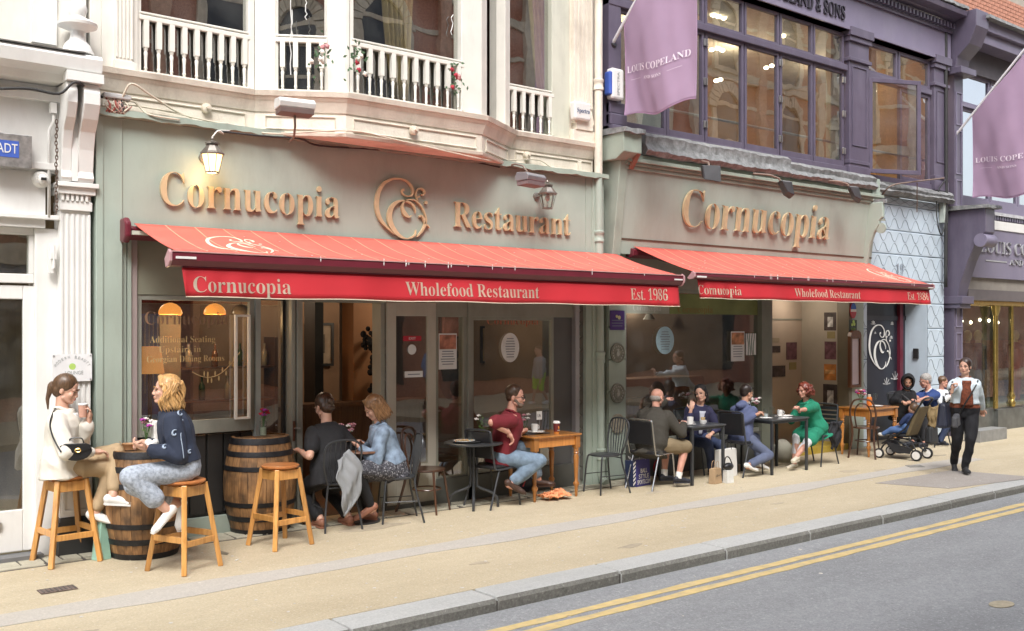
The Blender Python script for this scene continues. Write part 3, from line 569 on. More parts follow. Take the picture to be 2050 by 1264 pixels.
for (x,y,e) in ((3.6,1.9,6),(5.6,2.4,8),(7.6,1.6,15)):  # fill lights without fittings, added to brighten the rooms behind the glass
    l=bpy.data.lights.new('cafe_fill_light','POINT'); l.energy=e; l.color=(1,.78,.56); l.shadow_soft_size=.12; o=bpy.data.objects.new('cafe_fill_light',l); COL.objects.link(o); o.location=(x,y,2.5); o.parent=cb
# ----- stickers and posters on glass (things lying on the pane)
paper=M('white_paper',(.72,.73,.74),.6,.04); ink=M('printed_ink',(.18,.2,.24),.7)
def poster(name,px0,py0,px1,py1,Y,mat,label,lines=0,cat='poster',oval=False,im=None):
    a=at(px0,py0,Y); c=at(px1,py1,Y); w_,h=(c.x-a.x)/2,(a.z-c.z)/2; o=E_(name,((a.x+c.x)/2,Y,(a.z+c.z)/2),0,label,cat)
    if oval: MB().cyl((0,0,0),(0,-.004,0),1,n=28).build('sheet',mat,o).scale=(w_,1,h)
    else: MB().box(-w_,w_,-.004,0,-h,h).build('sheet',mat,o)
    for i in range(lines):
        z=h*(.62-1.25*i/max(1,lines-1)) if oval else h*(.0-.85*i/lines); ww=w_*(.6*math.sqrt(max(.1,1-(z/h)**2)) if oval else .8)*random.uniform(.75,1)
        MB().box(-ww,ww,-.0055,-.004,z-.006,z+.004).build('print_line',ink,o)
    if im: MB().box(-w_*.92,w_*.92,-.0055,-.004,h*.12,h*.92).build('picture',im,o)
    return o
poster('window_poster',878,668,914,739,.035,paper,'food poster with red and blue photo on the pane left of the maroon-shirted man',6,im=M('food_photo',(.45,.18,.12),.5,.7,9))
poster('oval_notice',1003,667,1039,725,.035,paper,'white oval notice on the window above the man in maroon',8,'notice',True)
ex=poster('exit_sign',807,673,843,683,.0,M('exit_red',(.45,.02,.04),.5),'small red EXIT sign on the glazed door',0,'sign'); text('EXIT','lettering',-.045,.045,-.005,-.012,.026,paper,ex,serif=False,ext=.0005)
poster('round_sticker',816,690,833,710,.0,paper,'round white sticker on the glazed door under the EXIT sign',0,'sticker',True)
poster('door_notice',810,744,846,755,.0,paper,'narrow white notice on the glazed door',1,'notice')
# ==================================================================== first floor: bay window
SZ=4.30
def wallface(px): return fx(px)
BX=[4.19,4.95,6.65,7.42]; BY=-.46
X0,X1=fx(190),fx(1187)
def baypath(off=0.,x0=None,x1=None):
    k=off*.45
    return [(X0 if x0 is None else x0,-off),(BX[0]-k,-off),(BX[1]-k*.6,BY-off),(BX[2]+k*.6,BY-off),(BX[3]+k,-off),(X1 if x1 is None else x1,-off)]
def bayband(bb,z0,z1,o0,o1,x0=None,x1=None):  # slab following the bay, back at y=.15
    for (p,q),(r,s_) in zip(zip(baypath(o0,x0,x1),baypath(o0,x0,x1)[1:]),zip(baypath(o1,x0,x1),baypath(o1,x0,x1)[1:])):
        bb.hexa([(p[0],p[1],z0),(q[0],q[1],z0),(q[0],.15,z0),(p[0],.15,z0)],[(r[0],r[1],z1),(s_[0],s_[1],z1),(s_[0],.15,z1),(r[0],.15,z1)])
    return bb
B_(bayband(MB(),4.27,4.325,.085,.10),'sill',cream,bevel=.004); B_(bayband(MB(),4.235,4.268,.055,.075),'sill_moulding',cream)
bb=MB(); [bayband(bb,4.13+.035*i,4.13+.035*(i+1),.012+.013*i,.012+.013*(i+1)) for i in range(3)]; B_(bb,'cove',cream)
B_(bayband(MB(),3.895,4.13,.0,.0),'apron',cream)
B_(MB().hexa([(BX[0]+.05,-.001,3.80),(BX[3]-.05,-.001,3.80),(BX[3]-.05,.1,3.80),(BX[0]+.05,.1,3.80)],[(BX[0]+.03,-.03,3.894),(BX[3]-.03,-.03,3.894),(BX[3],.1,3.894),(BX[0],.1,3.894)]),'soffit_moulding',cream)
# raised panel frames on the apron + base bead
def on_seg(i,t,off):
    a,c=np.array(baypath(0)[i]),np.array(baypath(0)[i+1]); d=c-a; d/=np.linalg.norm(d); nrm=np.array([d[1],-d[0]]); 
    if nrm[1]>0: nrm=-nrm
    q=a+(c-a)*t+nrm*off; return q
for i,spans in ((0,((.04,.93),)),(1,((.12,.88),)),(2,((.05,.95),)),(3,((.12,.88),)),(4,((.06,.80),(.84,.97)))):
    for (t0,t1) in spans:
        pts=[(on_seg(i,t0,.008),3.965),(on_seg(i,t1,.008),3.965),(on_seg(i,t1,.008),4.09),(on_seg(i,t0,.008),4.09)]
        B_(MB().tube([(q[0],q[1],z) for q,z in pts],.009,6,True),'panel_moulding',cream)
B_(bayband(MB(),3.90,3.93,.012,.02),'base_bead',cream)
# columns between windows
def column(i,t0,t1,z0,z1,off0,dep,name='mullion',mat=creamw,prof=True):
    a,c=on_seg(i,t0,off0),on_seg(i,t1,off0); a2,c2=on_seg(i,t0,off0-dep),on_seg(i,t1,off0-dep)
    bb=MB().hexa([(a[0],a[1],z0),(c[0],c[1],z0),(c2[0],c2[1],z0),(a2[0],a2[1],z0)],[(a[0],a[1],z1),(c[0],c[1],z1),(c2[0],c2[1],z1),(a2[0],a2[1],z1)])
    return bb.build(name,mat,cb,bevel=.008)
ZT=7.4
segx=lambda i,px,off=0:None
def tof(i,px,off=0.):  # parameter on bay segment i seen at pixel px
    lo,hi=-.2,1.2
    def pxof(t):
        q=on_seg(i,t,off); r=SA*q[0]-CA*(q[1]+DC); f=CA*q[0]+SA*(q[1]+DC); return 1025+FP*r/f
    for _ in range(40):
        m=(lo+hi)/2
        if pxof(m)<px: lo=m
        else: hi=m
    return (lo+hi)/2
T=tof
column(0,T(0,180),T(0,203),SZ,ZT,.0,.2,'wall_pier'); 
fp=MB(); fluted(fp,fx(228),fx(262),SZ+.10,ZT,-.05,4,.012); fp.box(fx(224),fx(266),-.07,.1,SZ,SZ+.1); B_(fp,'fluted_pilaster',creamw,bevel=.003)
B_(MB().box(fx(203),fx(228),-.01,.2,SZ,ZT).box(fx(262),fx(274),-.02,.2,SZ,ZT),'pilaster_backing',creamw)
wins=[(0,275,497),(1,552,656),(2,700,923),(4,997,1104)]
column(0,T(0,498),1.0,SZ,ZT,.0,.14); column(1,0.0,T(1,552),SZ,ZT,.0,.14); column(1,T(1,656),1,SZ,ZT,0,.14); column(2,0,T(2,700),SZ,ZT,0,.14); column(2,T(2,924),1,SZ,ZT,0,.16)
column(3,0,.18,SZ,ZT,0,.12); column(3,.82,1,SZ,ZT,0,.12); column(4,0,T(4,996),SZ,ZT,.0,.16); column(4,T(4,1105),T(4,1140),SZ,ZT,.0,.16,mat=M('pale_grey_green_paint',(.60,.60,.50),.5,.05,3,dirt=.3))
fp=MB(); fluted(fp,fx(1143),fx(1180),SZ+.42,ZT,-.05,4,.012); fp.box(fx(1141),fx(1184),-.065,.1,SZ,SZ+.17).box(fx(1143),fx(1182),-.075,.1,SZ+.25,SZ+.31).exX([(.1,SZ+.42),(-.055,SZ+.42),(-.08,SZ+.33),(-.08,SZ+.17),(.1,SZ+.17)],fx(1146),fx(1179)); B_(fp,'fluted_pilaster',cream,bevel=.004)
B_(MB().box(fx(1140),fx(1192),.0,.2,SZ,ZT),'pilaster_backing',cream)
bal=[(.022,0),(.022,.13),(.014,.16),(.021,.18),(.012,.2),(.014,.23),(.023,.27),(.023,.29)]
def baluster_mesh():
    pr=[(.013,0),(.013,.05),(.018,.06),(.012,.075),(.015,.16),(.019,.20),(.013,.215),(.020,.23),(.020,.25)]
    bb=MB().lathe(pr,(0,0,0),10); bb.box(-.024,.024,-.024,.024,.25,.50); return bb
balm=None; nb={0:9,1:4,2:10,4:6}
for i,pa,pb in wins:
    t0,t1=T(i,pa,-.05),T(i,pb,-.05); wn=E_('bay_window',(0,0,0)); wn.parent=cb
    a,c=on_seg(i,t0,-.03),on_seg(i,t1,-.03)
    for (q,z0,z1) in ((a,SZ,ZT),(c,SZ,ZT)): MB().box(q[0]-.02,q[0]+.02,q[1]-.02,q[1]+.03,z0,z1).build('sash_stile',creamw,wn)
    MB().bar((a[0],a[1],SZ+.03),(c[0],c[1],SZ+.03),.06,.06).build('sash_rail',creamw,wn)
    a2,c2=on_seg(i,t0,-.075),on_seg(i,t1,-.075); MB().bar((a2[0],a2[1],(SZ+ZT)/2),(c2[0],c2[1],(SZ+ZT)/2),.006,ZT-SZ-.02).build('pane',upglass,wn)
    ar,cr_=on_seg(i,t0,-.02),on_seg(i,t1,-.02); MB().bar((ar[0],ar[1],SZ+.55),(cr_[0],cr_[1],SZ+.55),.05,.045).bar((ar[0],ar[1],SZ+.595),(cr_[0],cr_[1],SZ+.595),.035,.02).build('balustrade_rail',creamw,wn,bevel=.006)
    n=nb[i]
    for k in range(n):
        q=on_seg(i,t0+(t1-t0)*(k+.55)/n,-.02)
        if balm is None: o=baluster_mesh().build('baluster',creamw,wn,smooth='auto'); balm=o.data; o.location=(q[0],q[1],SZ+.03)
        else: share('baluster',balm,wn,(q[0],q[1],SZ+.03),(0,0,{1:-.55}.get(i,0)))
# first-floor room and curtains
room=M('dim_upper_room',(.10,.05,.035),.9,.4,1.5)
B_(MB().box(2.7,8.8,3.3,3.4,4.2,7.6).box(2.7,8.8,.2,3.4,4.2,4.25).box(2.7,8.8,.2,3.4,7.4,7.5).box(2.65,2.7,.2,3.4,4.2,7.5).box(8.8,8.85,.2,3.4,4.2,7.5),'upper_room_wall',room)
cm=M('ochre_net_curtain',(.45,.34,.17),.8,.15,9)
def curtain(name,x0,x1,xb0,xb1,Y,label):
    def fn(u,v):
        z=SZ+.2+(2.9)*v; e=v**.6; xa=xb0+(x0-xb0)*e; xc=xb1+(x1-xb1)*e; return (xa+(xc-xa)*u,Y+.035*math.sin(u*38)+.01*math.sin(v*7),z)
    MB().sheet(fn,60,10).build(name,cm,label=label,cat='curtain',smooth=True,solid=.004)
curtain('curtain',fx(1035,.3),fx(1110,.3),fx(1092,.3),fx(1100,.3),.25,'ochre curtain gathered to one side behind the rightmost bay window')
curtain('curtain',fx(775,.0),fx(870,.0),fx(830,.0),fx(846,.0),.35,'narrow ochre curtain hanging behind the central bay window')
# silk roses at the corners of the windows
def bunch(name,p,cols,n,spread,label,leafn=26,cat='flowers',r=.032,zs=1.,stem=None):
    o=E_(name,p,0,label,cat); lf=MB()
    for i in range(leafn):
        q=Vector((random.gauss(0,spread),random.gauss(0,.03),random.gauss(0,spread*1.5*zs))); a=random.random()*6.28; d=Vector((math.cos(a),-.3,math.sin(a))).normalized(); s_=Vector((-d.z,0,d.x)); L=r*1.7
        lf.add([q,q+d*L*.5+s_*L*.25,q+d*L,q+d*L*.5-s_*L*.25],[(0,1,2,3)])
    lf.build('leaf_cluster',M('artificial_leaf',(.07,.13,.06),.6,.3),o,kind='stuff')
    for i in range(n):
        q=Vector((random.gauss(0,spread*.8),-.03-random.random()*.02,random.gauss(0,spread*1.3*zs))); bb=MB(); c=cols[i%len(cols)]; ph=random.random()*6
        for k in range(9):
            t=ph+k*2.4; rr=r*(.25+.075*k); bb.ell(q+Vector((rr*.7*math.cos(t),-.012+.0016*k,rr*.7*math.sin(t))),(r*.42,r*.16,r*.42),n=6,m=4)
        bb.ell(q,(r*.35,r*.35,r*.35),n=6,m=4); bb.build('bloom',c,o,smooth=True)
    return o
wr=M('white_rose',(.72,.66,.58),.7); pr_=M('pink_rose',(.60,.28,.28),.7); rr_=M('red_rose',(.42,.03,.05),.6); mg=M('magenta_bloom',(.42,.02,.20),.6)
bunch('silk_roses',at(643,112,-.5),[wr,wr,pr_],6,.055,'white and pink silk roses in the angled bay window')
bunch('silk_roses',at(712,120,-.58),[wr,rr_,wr],5,.055,'white and red silk roses at the left of the central bay window')
bunch('silk_roses',at(908,160,-.58),[rr_,rr_,pr_],6,.05,'red silk roses at the right of the central bay window')
# paint drips on the old panes
bb=MB()
for (px,py,L) in ((582,0,150),(586,20,60),(613,0,40),(905,30,40)):
    P=[at(px+random.uniform(-3,3),py+L*t,-.42 if px<700 else -.43) for t in np.linspace(0,1,8)]; bb.tube(P,.005,5)
B_(bb,'paint_drip',white,kind='stuff')
B_(MB().box(X0,X1,.15,.3,ZT,9).box(X0,XR,-.05,.25,ZT-.05,ZT+.1),'upper_wall',cream)
fin(cb,(5.8,0,0))
# ==================================================================== services on this front
dp=E_('drainpipe',(fx(1198,-.1),-.1,0),0,'cast drainpipe, cream above and sage green below, between the two restaurant fronts','drainpipe')
MB().cyl((0,0,3.92),(-.0,0,7.5),.052,n=16).build('upper_pipe',cream,dp,smooth='auto'); 
MB().cyl((.045,0,.12),(.0,0,3.92),.052,n=16).tube([(.045,0,.14),(.05,-.02,.06),(.05,-.09,.03)],.052,12).build('lower_pipe',green,dp,smooth='auto')
for k,(z,m_) in enumerate(((5.0,cream),(3.08,green),(1.55,green),(.32,green))):
    xx=.045*(1-z/3.92) if z<3.9 else 0
    MB().lathe([(.055,0),(.066,.0),(.066,.03),(.06,.04),(.06,.09),(.068,.10),(.068,.13),(.055,.14)],(xx,0,z),16).build('pipe_joint',m_,dp,smooth='auto')
def lantern(px,py,lit,label):
    p=at(px,py,-.27); L=E_('wall_lantern',p,0,label,'lantern','wall lanterns above the restaurant letters'); mt=M('pewter_lantern_metal',(.30,.27,.24),.4,.2,12,metal=.8)
    gl_=M('lit_lantern_glass',(1.,.62,.25),.2,.05,emit=1.7) if lit else glass('lantern_glass',1.5,(.92,.92,.9))
    MB().lathe([(.062,-.155),(.082,-.08),(.10,.0)],(0,0,0),8,cap=False).build('lantern_glass',gl_,L)
    MB().lathe([(.115,0),(.118,.015),(.10,.03),(.055,.09),(.05,.10)],(0,0,0),8).build('lantern_cap',mt,L,bevel=.002); MB().lathe([(.066,.10),(.068,.115),(.03,.13),(.012,.14),(.018,.155),(.01,.17)],(0,0,0),12).build('lantern_crown',mt,L); MB().lathe([(.065,-.17),(.066,-.155),(.06,-.155)],(0,0,0),8).build('lantern_base',mt,L)
    for k in range(8):
        a=2*math.pi*k/8+.0; MB().bar((.063*math.cos(a),.063*math.sin(a),-.157),(.102*math.cos(a),.102*math.sin(a),0),.006,.006).build('lantern_rib',mt,L)
    MB().tube([(0,.02,.03),(.0,.12,.0),(0,.19,-.01),(0,.20,.0)],.012,8).lathe([(.05,0),(.045,.02),(.02,.03)],(0,.21,-.0),14,(0,-1,0)).build('lantern_arm',mt,L,smooth='auto')
    (MB().ell((0,0,-.04),(.03,.03,.045)).build('bulb',bulb if lit else M('frosted_bulb',(.7,.7,.66),.3),L,smooth=True))
    if lit:
        l=bpy.data.lights.new('lantern_light','POINT'); l.energy=1.6; l.color=(1,.62,.28); l.shadow_soft_size=.06; o=bpy.data.objects.new('lantern_light',l); COL.objects.link(o); o.parent=L; o.location=(0,0.02,-.19)
lantern(425,311,True,'lit carriage lantern glowing above the first gold word'); lantern(1096,390,False,'unlit carriage lantern on the right of the green fascia')
def flood(px,py,Y,m1,m2,label,rz,wall,sc=1.):
    p=at(px,py,Y); f=E_('floodlight',p,rz,label,'floodlight'); a,c=.17*sc,.075*sc
    MB().exX([(-.09*sc,-.01*sc),(-.11*sc,.04*sc),(-.07*sc,.075*sc),(.07*sc,.085*sc),(.10*sc,.03*sc),(.08*sc,-.02*sc)],-a,a).build('housing',m1,f,bevel=.008)
    MB().exX([(-.09*sc,-.012*sc),(.08*sc,-.022*sc),(.07*sc,-.07*sc),(-.085*sc,-.06*sc)],-a+.01,a-.01).build('reflector',m2,f,bevel=.004)
    MB().tube(wall,.011,8).build('bracket',M('rusty_bracket',(.22,.16,.13),.7,.2),f,smooth=True); return f
flood(590,217,-.80,M('white_metal_housing',(.72,.72,.70),.35),M('brown_grille',(.16,.11,.10),.5),'white floodlight on a curved bracket in front of the bay apron',-.15,[(0,.0,-.06),(.02,.05,-.16),(.04,.15,-.24),(.06,.34,-.25)])
flood(1062,362,-.40,M('grey_metal_housing',(.30,.31,.33),.35,metal=.4),M('dark_grille',(.2,.15,.15),.5),'grey floodlight hanging beside the unlit lantern',.2,[(0,.0,.05),(-.02,.1,.18),(-.03,.2,.21),(-.03,.36,.2)],1.)
sp=E_('alarm_box',(fx(1162,-.09),-.09,zf(1162,230)),0,'white alarm box lettered Spectra on the fluted cream pilaster','alarm box')
MB().hexa([(-.13,-.05,-.10),(.13,-.05,-.10),(.13,.05,-.10),(-.13,.05,-.10)],[(-.14,-.05,.12),(.14,-.05,.12),(.14,.05,.12),(-.14,.05,.12)]).build('case',white,sp,bevel=.02); text('Spectra','lettering',-.10,.11,-.052,-.015,.055,M('navy_print',(.03,.06,.15),.5),sp,ext=.001)
sp=E_('alarm_box',(fx(1229,-.1),-.10,zf(1229,175)),0,'white alarm box with blue side on the purple pilaster left of the flag','alarm box')
MB().box(-.085,.13,-.06,.06,-.2,.2).build('case',white,sp,bevel=.03); MB().box(-.12,-.06,-.05,.06,-.15,.15).build('blue_side',M('alarm_blue',(.06,.12,.45),.4),sp,bevel=.02)
me=text('SPECTRA','lettering',-.15,.15,0,0,.04,M('grey_print',(.35,.37,.36),.6),sp,serif=False,ext=.001); me.rotation_euler=(0,-R(90),0); me.location=(.04,-.063,0)
# cables
cream_c=M('cream_cable',(.62,.55,.44),.6); blk_c=M('black_cable',(.03,.03,.03),.6)
def cable(pts,r,mat,label,rz=0):
    P=[at(*p) for p in pts]; c=P[0]; o=MB().tube([q-c for q in cr([tuple(q) for q in P],5)] if False else [Vector(q)-c for q in cr([tuple(q) for q in P],5)],r,6).build('cable',mat,label=label,cat='cable',smooth=True); o.location=c; return o
cable([(205,195,-.12),(240,200,-.14),(262,168,-.2),(300,190,-.15),(350,222,-.05),(385,236,-.03)],.010,cream_c,'cream cable arching from the tangled junction box across the cornice')
cable([(186,205,-.1),(215,213,-.1),(262,203,-.08),(280,215,-.06),(300,230,-.16),(360,240,-.17)],.009,cream_c,'cream cable looping low along the top of the green fascia')
cable([(245,208,-.04),(330,222,-.04),(405,240,-.04),(460,250,-.04),(505,262,-.04),(560,268,-.3),(700,262,-.49),(800,282,-.49),(960,318,-.45),(1000,322,-.1),(1075,320,-.05),(1110,338,-.05),(1170,348,-.05)],.008,cream_c,'long cream cable running along the apron of the bay')
cable([(430,262,-.16),(520,272,-.2),(600,278,-.2),(640,292,-.12),(760,300,-.1),(900,315,-.1),(1000,335,-.12)],.010,blk_c,'black cable along the fascia top under the bay')
cable([(425,275,-.27),(437,262,-.2),(447,268,-.18),(436,262,-.17),(460,262,-.15)],.007,creamw,'short white flex feeding the lit lantern')
cable([(0,178,-.34),(60,178,-.34),(118,188,-.34),(150,165,-.36),(180,182,-.2),(205,195,-.12)],.012,blk_c,'black cable strung across the white bracket into the junction')
jb=E_('junction_box',at(232,200,-.1),0,'tangled open junction box with red wires under the cream cornice','junction box')
MB().box(-.12,.12,-.06,.02,.0,.045).build('lid',M('grey_plastic',(.45,.45,.44),.5,.2),jb,bevel=.01)
for k in range(16):
    x=random.uniform(-.11,.09); P=[(x,-.03,0),(x+random.uniform(-.05,.05),-.06,-.07),(x+random.uniform(-.06,.08),-.05,-.13),(x+random.uniform(-.02,.1),-.04,-.05)]
    MB().tube([tuple(q) for q in cr(P,5)],.007,5).build('wire',[M('red_wire',(.32,.07,.05),.6),blk_c,M('pink_wire',(.42,.22,.18),.6),cream_c][k%4],jb,smooth=True)
def insul(px,py,Y,label):
    o=E_('light_fitting',at(px,py,Y),0,label,'light fitting','round light fittings along the cream apron'); MB().lathe([(.045,0),(.05,.02),(.045,.05),(.02,.06)],(0,0,0),16,(0,-1,0)).lathe([(.018,.06),(.014,.085)],(0,0,0),10,(0,-1,0)).build('fitting',cream_c,o,smooth='auto')
insul(411,218,-.0,'round cream fitting on the apron left of the bay'); insul(826,262,-.475,'round cream fitting at the middle of the bay apron'); insul(1052,312,.0,'round cream fitting on the apron right of the bay')
# ==================================================================== awnings
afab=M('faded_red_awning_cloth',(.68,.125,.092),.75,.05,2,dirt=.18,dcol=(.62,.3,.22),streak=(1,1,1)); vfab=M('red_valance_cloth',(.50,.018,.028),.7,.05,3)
mar=M('maroon_awning_metal',(.13,.014,.026),.35,.08,6,coat=.2); seam=M('awning_seam',(.78,.36,.24),.7); letc=M('cream_print',(.74,.66,.52),.7); 
def awning(name,x0,x1,zw,zf_,p,zv0,zv1,label,texts,embs,caseL=True,bq=1.):
    A=E_(name,((x0+x1)/2,-.15,zw),0,label,'awning'); cx,cz=(x0+x1)/2,zw; g=-.15
    def P(x,y,z): return (x-cx,y-g,z-cz)
    yf=-p; yw=-.12
    def sf(u,v): # cloth with a little sag and unevenness
        x=x0+.05+(x1-x0-.10)*u; return P(x,yw+(yf-yw)*v,zw+(zf_+.02-zw)*v-.028*math.sin(math.pi*v)+(.009*math.sin(u*44+v*2)+.004*math.sin(u*97+v*5))*math.sin(math.pi*v))
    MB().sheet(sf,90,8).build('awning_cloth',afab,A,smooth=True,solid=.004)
    n=int((x1-x0)/.27)
    sb=MB()
    for k in range(1,n):
        u=k/n; pts=[Vector(sf(u,v))+Vector((0,0,.004)) for v in np.linspace(0.01,.99,9)]
        for q0,q1 in zip(pts,pts[1:]): sb.bar(q0,q1,.010,.002)
    sb.build('cloth_seam',seam,A,kind='stuff')
    # front bar
    fbm=MB().exX([(yf-.02-g,zf_+.02-cz),(yf-.055-g,zf_-.0-cz),(yf-.06-g,zf_-.06*bq-cz),(yf-.03-g,zf_-.105*bq-cz),(yf+.02-g,zf_-.115*bq-cz),(yf+.05-g,zf_-.05-cz),(yf+.03-g,zf_+.015-cz)],x0-cx,x1-cx)
    fb=fbm.build('front_bar',mar,A,bevel=.006)
    MB().box(x0-cx+.0,x1-cx-.0,yf-.062-g,yf-.03-g,zf_+.006-cz,zf_+.016-cz).build('bar_highlight_strip',M('painted_rail_highlight',(.55,.30,.28),.5),A)  # pale strip stands in for the highlight along the bar's top edge
    for xx in (x0-.012,x1+.012): MB().exX([(yf-.03-g,zf_+.03-cz),(yf-.068-g,zf_-.0-cz),(yf-.068-g,zf_-.07*bq-cz),(yf-.03-g,zf_-.115*bq-cz),(yf+.03-g,zf_-.12*bq-cz),(yf+.055-g,zf_-.05-cz)],xx-.012-cx,xx+.012-cx).build('bar_end_cap',M('pinkish_end_cap',(.45,.25,.26),.4),A,bevel=.004)
    MB().box(x0+.03-cx,x0+.20-cx,yf-.066-g,yf-.056-g,zf_-.05-cz,zf_-.03-cz).build('maker_plate',white,A); MB().box(x1-.16-cx,x1-.02-cx,yf-.066-g,yf-.056-g,zf_-.05-cz,zf_-.035-cz).build('maker_plate',white,A)
    bd=MB()
    for k in range(14): x=x0+random.uniform(.2,1.)*(x1-x0)*(.9); bd.ell(P(x,yf-.058,zf_-.0),(.006,.003,random.uniform(.01,.04)),n=6,m=4)
    for k in range(26): u,v=random.random(),random.random()**.5; q=Vector(sf(u,v)); bd.ell(q+Vector((0,0,.004)),(.010,.012,.002),n=6,m=4)
    bd.build('bird_dropping',white,A,kind='stuff')
    # valance, hung with folds
    xv0,xv1=x0+.10,x1-.03
    def vf(u,v):
        x=xv0+(xv1-xv0)*u+.03*(1-v)*(.5-u)*0; d=.010*math.sin(u*23)+.006*math.sin(u*61+1)+(.012*math.sin(u*140) if (u<.12 or u>.93) else 0)
        return P(x+(.03*(1-v) if u<.001 else 0),yf+.0+d*(1-v)*1.2-.03*(1-v)+(.02 if 0 else 0),zv1+(zv0-zv1)*v+.004*math.sin(u*31)*(1-v))
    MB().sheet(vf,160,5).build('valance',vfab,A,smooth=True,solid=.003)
    MB().tube([Vector(vf(u,0)) for u in np.linspace(0,1,120)],.005,5).build('valance_hem',letc,A)
    MB().box(xv0-cx,xv1-cx,yf-.02-g,yf-.0-g,zv0-.008-cz,zf_-.10*bq-cz).build('valance_rail',mar,A)
    for t,a,b_,zb,cap in texts:
        me=text(t,'lettering',a-cx,b_-cx,0,zb-cz,cap,letc,A,off=-.006,ext=.0008)
        md=me.data; N=len(md.vertices); q=np.zeros(N*3); md.vertices.foreach_get('co',q); q=q.reshape(-1,3)
        u=(q[:,0]+cx-xv0)/(xv1-xv0); v=(q[:,2]+cz-zv1)/(zv0-zv1); d=.010*np.sin(u*23)+.006*np.sin(u*61+1)+np.where((u<.12)|(u>.93),.012*np.sin(u*140),0)
        q[:,1]=(yf+d*(1-v)*1.2-.03*(1-v))-g-.006; md.vertices.foreach_set('co',q.ravel()); md.update()
    for (xc,v0,v1,flip) in embs:  # white emblem lying on the cloth
        def mp(q,t): u=(q[0]-x0-.05)/(x1-x0-.10); s_=sf(u,1-q[1]); return (s_[0],s_[1],s_[2]+.004+t)
        emblem('printed_emblem',xc,1-v1,.55,(v1-v0),letc,A,mp,0,.002)
    # folding arms and cassette
    for xx in (x0+.35,x1-.5):
        MB().tube([P(xx,-.16,zw-.12),P(xx+.5,(-.16+yf)/2,(zw+zf_)/2-.14),P(xx+.02,yf+.03,zf_-.07)],.022,8).build('folding_arm',M('dark_awning_arm',(.07,.02,.03),.4),A)
    MB().exX([(-.02-g,-.02),(-.13-g,-.025),(-.17-g,-.05),(-.16-g,-.12),(-.10-g,-.15),(-.02-g,-.13)],x0+.0-cx,x1-cx).build('cassette',mar,A,bevel=.008)
    if caseL:
        MB().exX([(.0-g,.04),(-.16-g,.045),(-.22-g,-.0),(-.22-g,-.13),(-.16-g,-.18),(-.0-g,-.17)],x0-.06-cx,x0-.0-cx).build('cassette_end',mar,A,bevel=.02)
        MB().box(x0+.0-cx,x0+.42-cx,-.235-g,-.20-g,-.11,-.075).build('pale_rail',M('pale_green_rail',(.5,.5,.42),.5),A)
    return A
xa0,xa1=2.93,9.12
txA=[('Cornucopia',fx(387,-1.16),fx(580,-1.16),2.29,.135),('Wholefood Restaurant',fx(811,-1.16),fx(1079,-1.16),2.305,.135),('Est. 1986',fx(1262,-1.16),fx(1335,-1.16),2.315,.135)]
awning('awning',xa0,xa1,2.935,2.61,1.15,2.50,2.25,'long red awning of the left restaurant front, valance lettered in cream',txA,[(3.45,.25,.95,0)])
txB=[('Cornucopia',fx(1397,-1.16),fx(1482,-1.16),2.405,.115),('Wholefood Restaurant',fx(1590,-1.16),fx(1722,-1.16),2.41,.115),('Est. 1986',fx(1816,-1.16),fx(1856,-1.16),2.42,.115)]
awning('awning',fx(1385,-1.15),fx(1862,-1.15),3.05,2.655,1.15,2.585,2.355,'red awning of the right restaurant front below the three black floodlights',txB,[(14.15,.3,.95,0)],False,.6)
# ==================================================================== purple upper building with second restaurant front
pb=E_('purple_shop_building',(0,0,0),label='dark purple timber framed building over the second green restaurant front',cat='building')
def Q_(bb,name,mat,**k): return bb.build(name,mat,pb,**k)
PX0,PX1=fx(1212),fx(1893)
# second fascia, leaning forward
def lean(z): return -.10-(z-2.95)*.12
F0,F1=fx(1240,-.1),fx(1742,-.1)
Q_(MB().exX([(lean(2.95),2.95),(lean(4.02),4.02),(.1,4.02),(.1,2.95)],F0,F1),'fascia_board',M('sage_fascia_paint',(.37,.42,.365),.5,.05,2,dirt=.3,dcol=(.24,.2,.15)))
Q_(MB().exX([(lean(3.13)-.008,3.13),(lean(3.15)-.008,3.15),(lean(3.15)+.01,3.15),(lean(3.13)+.01,3.13)],F0,F1),'fascia_groove',M('brown_groove',(.10,.06,.04),.7))
bb=MB(); 
for k,(z0,z1,o_) in enumerate(((4.02,4.07,.03),(4.07,4.11,.06),(4.11,4.16,.10),(4.16,4.22,.05))): bb.box(F0-.05,F1+.05,lean(4.0)-o_,.1,z0,z1-.001)
Q_(bb,'fascia_moulding',greend,bevel=.006)
letters('Cornucopia',fx(1366,-.2),fx(1660,-.2),-.118,.034,3.36,.53,gold,pb,-.018,tilt=lambda z:-(z-2.95)*.12)
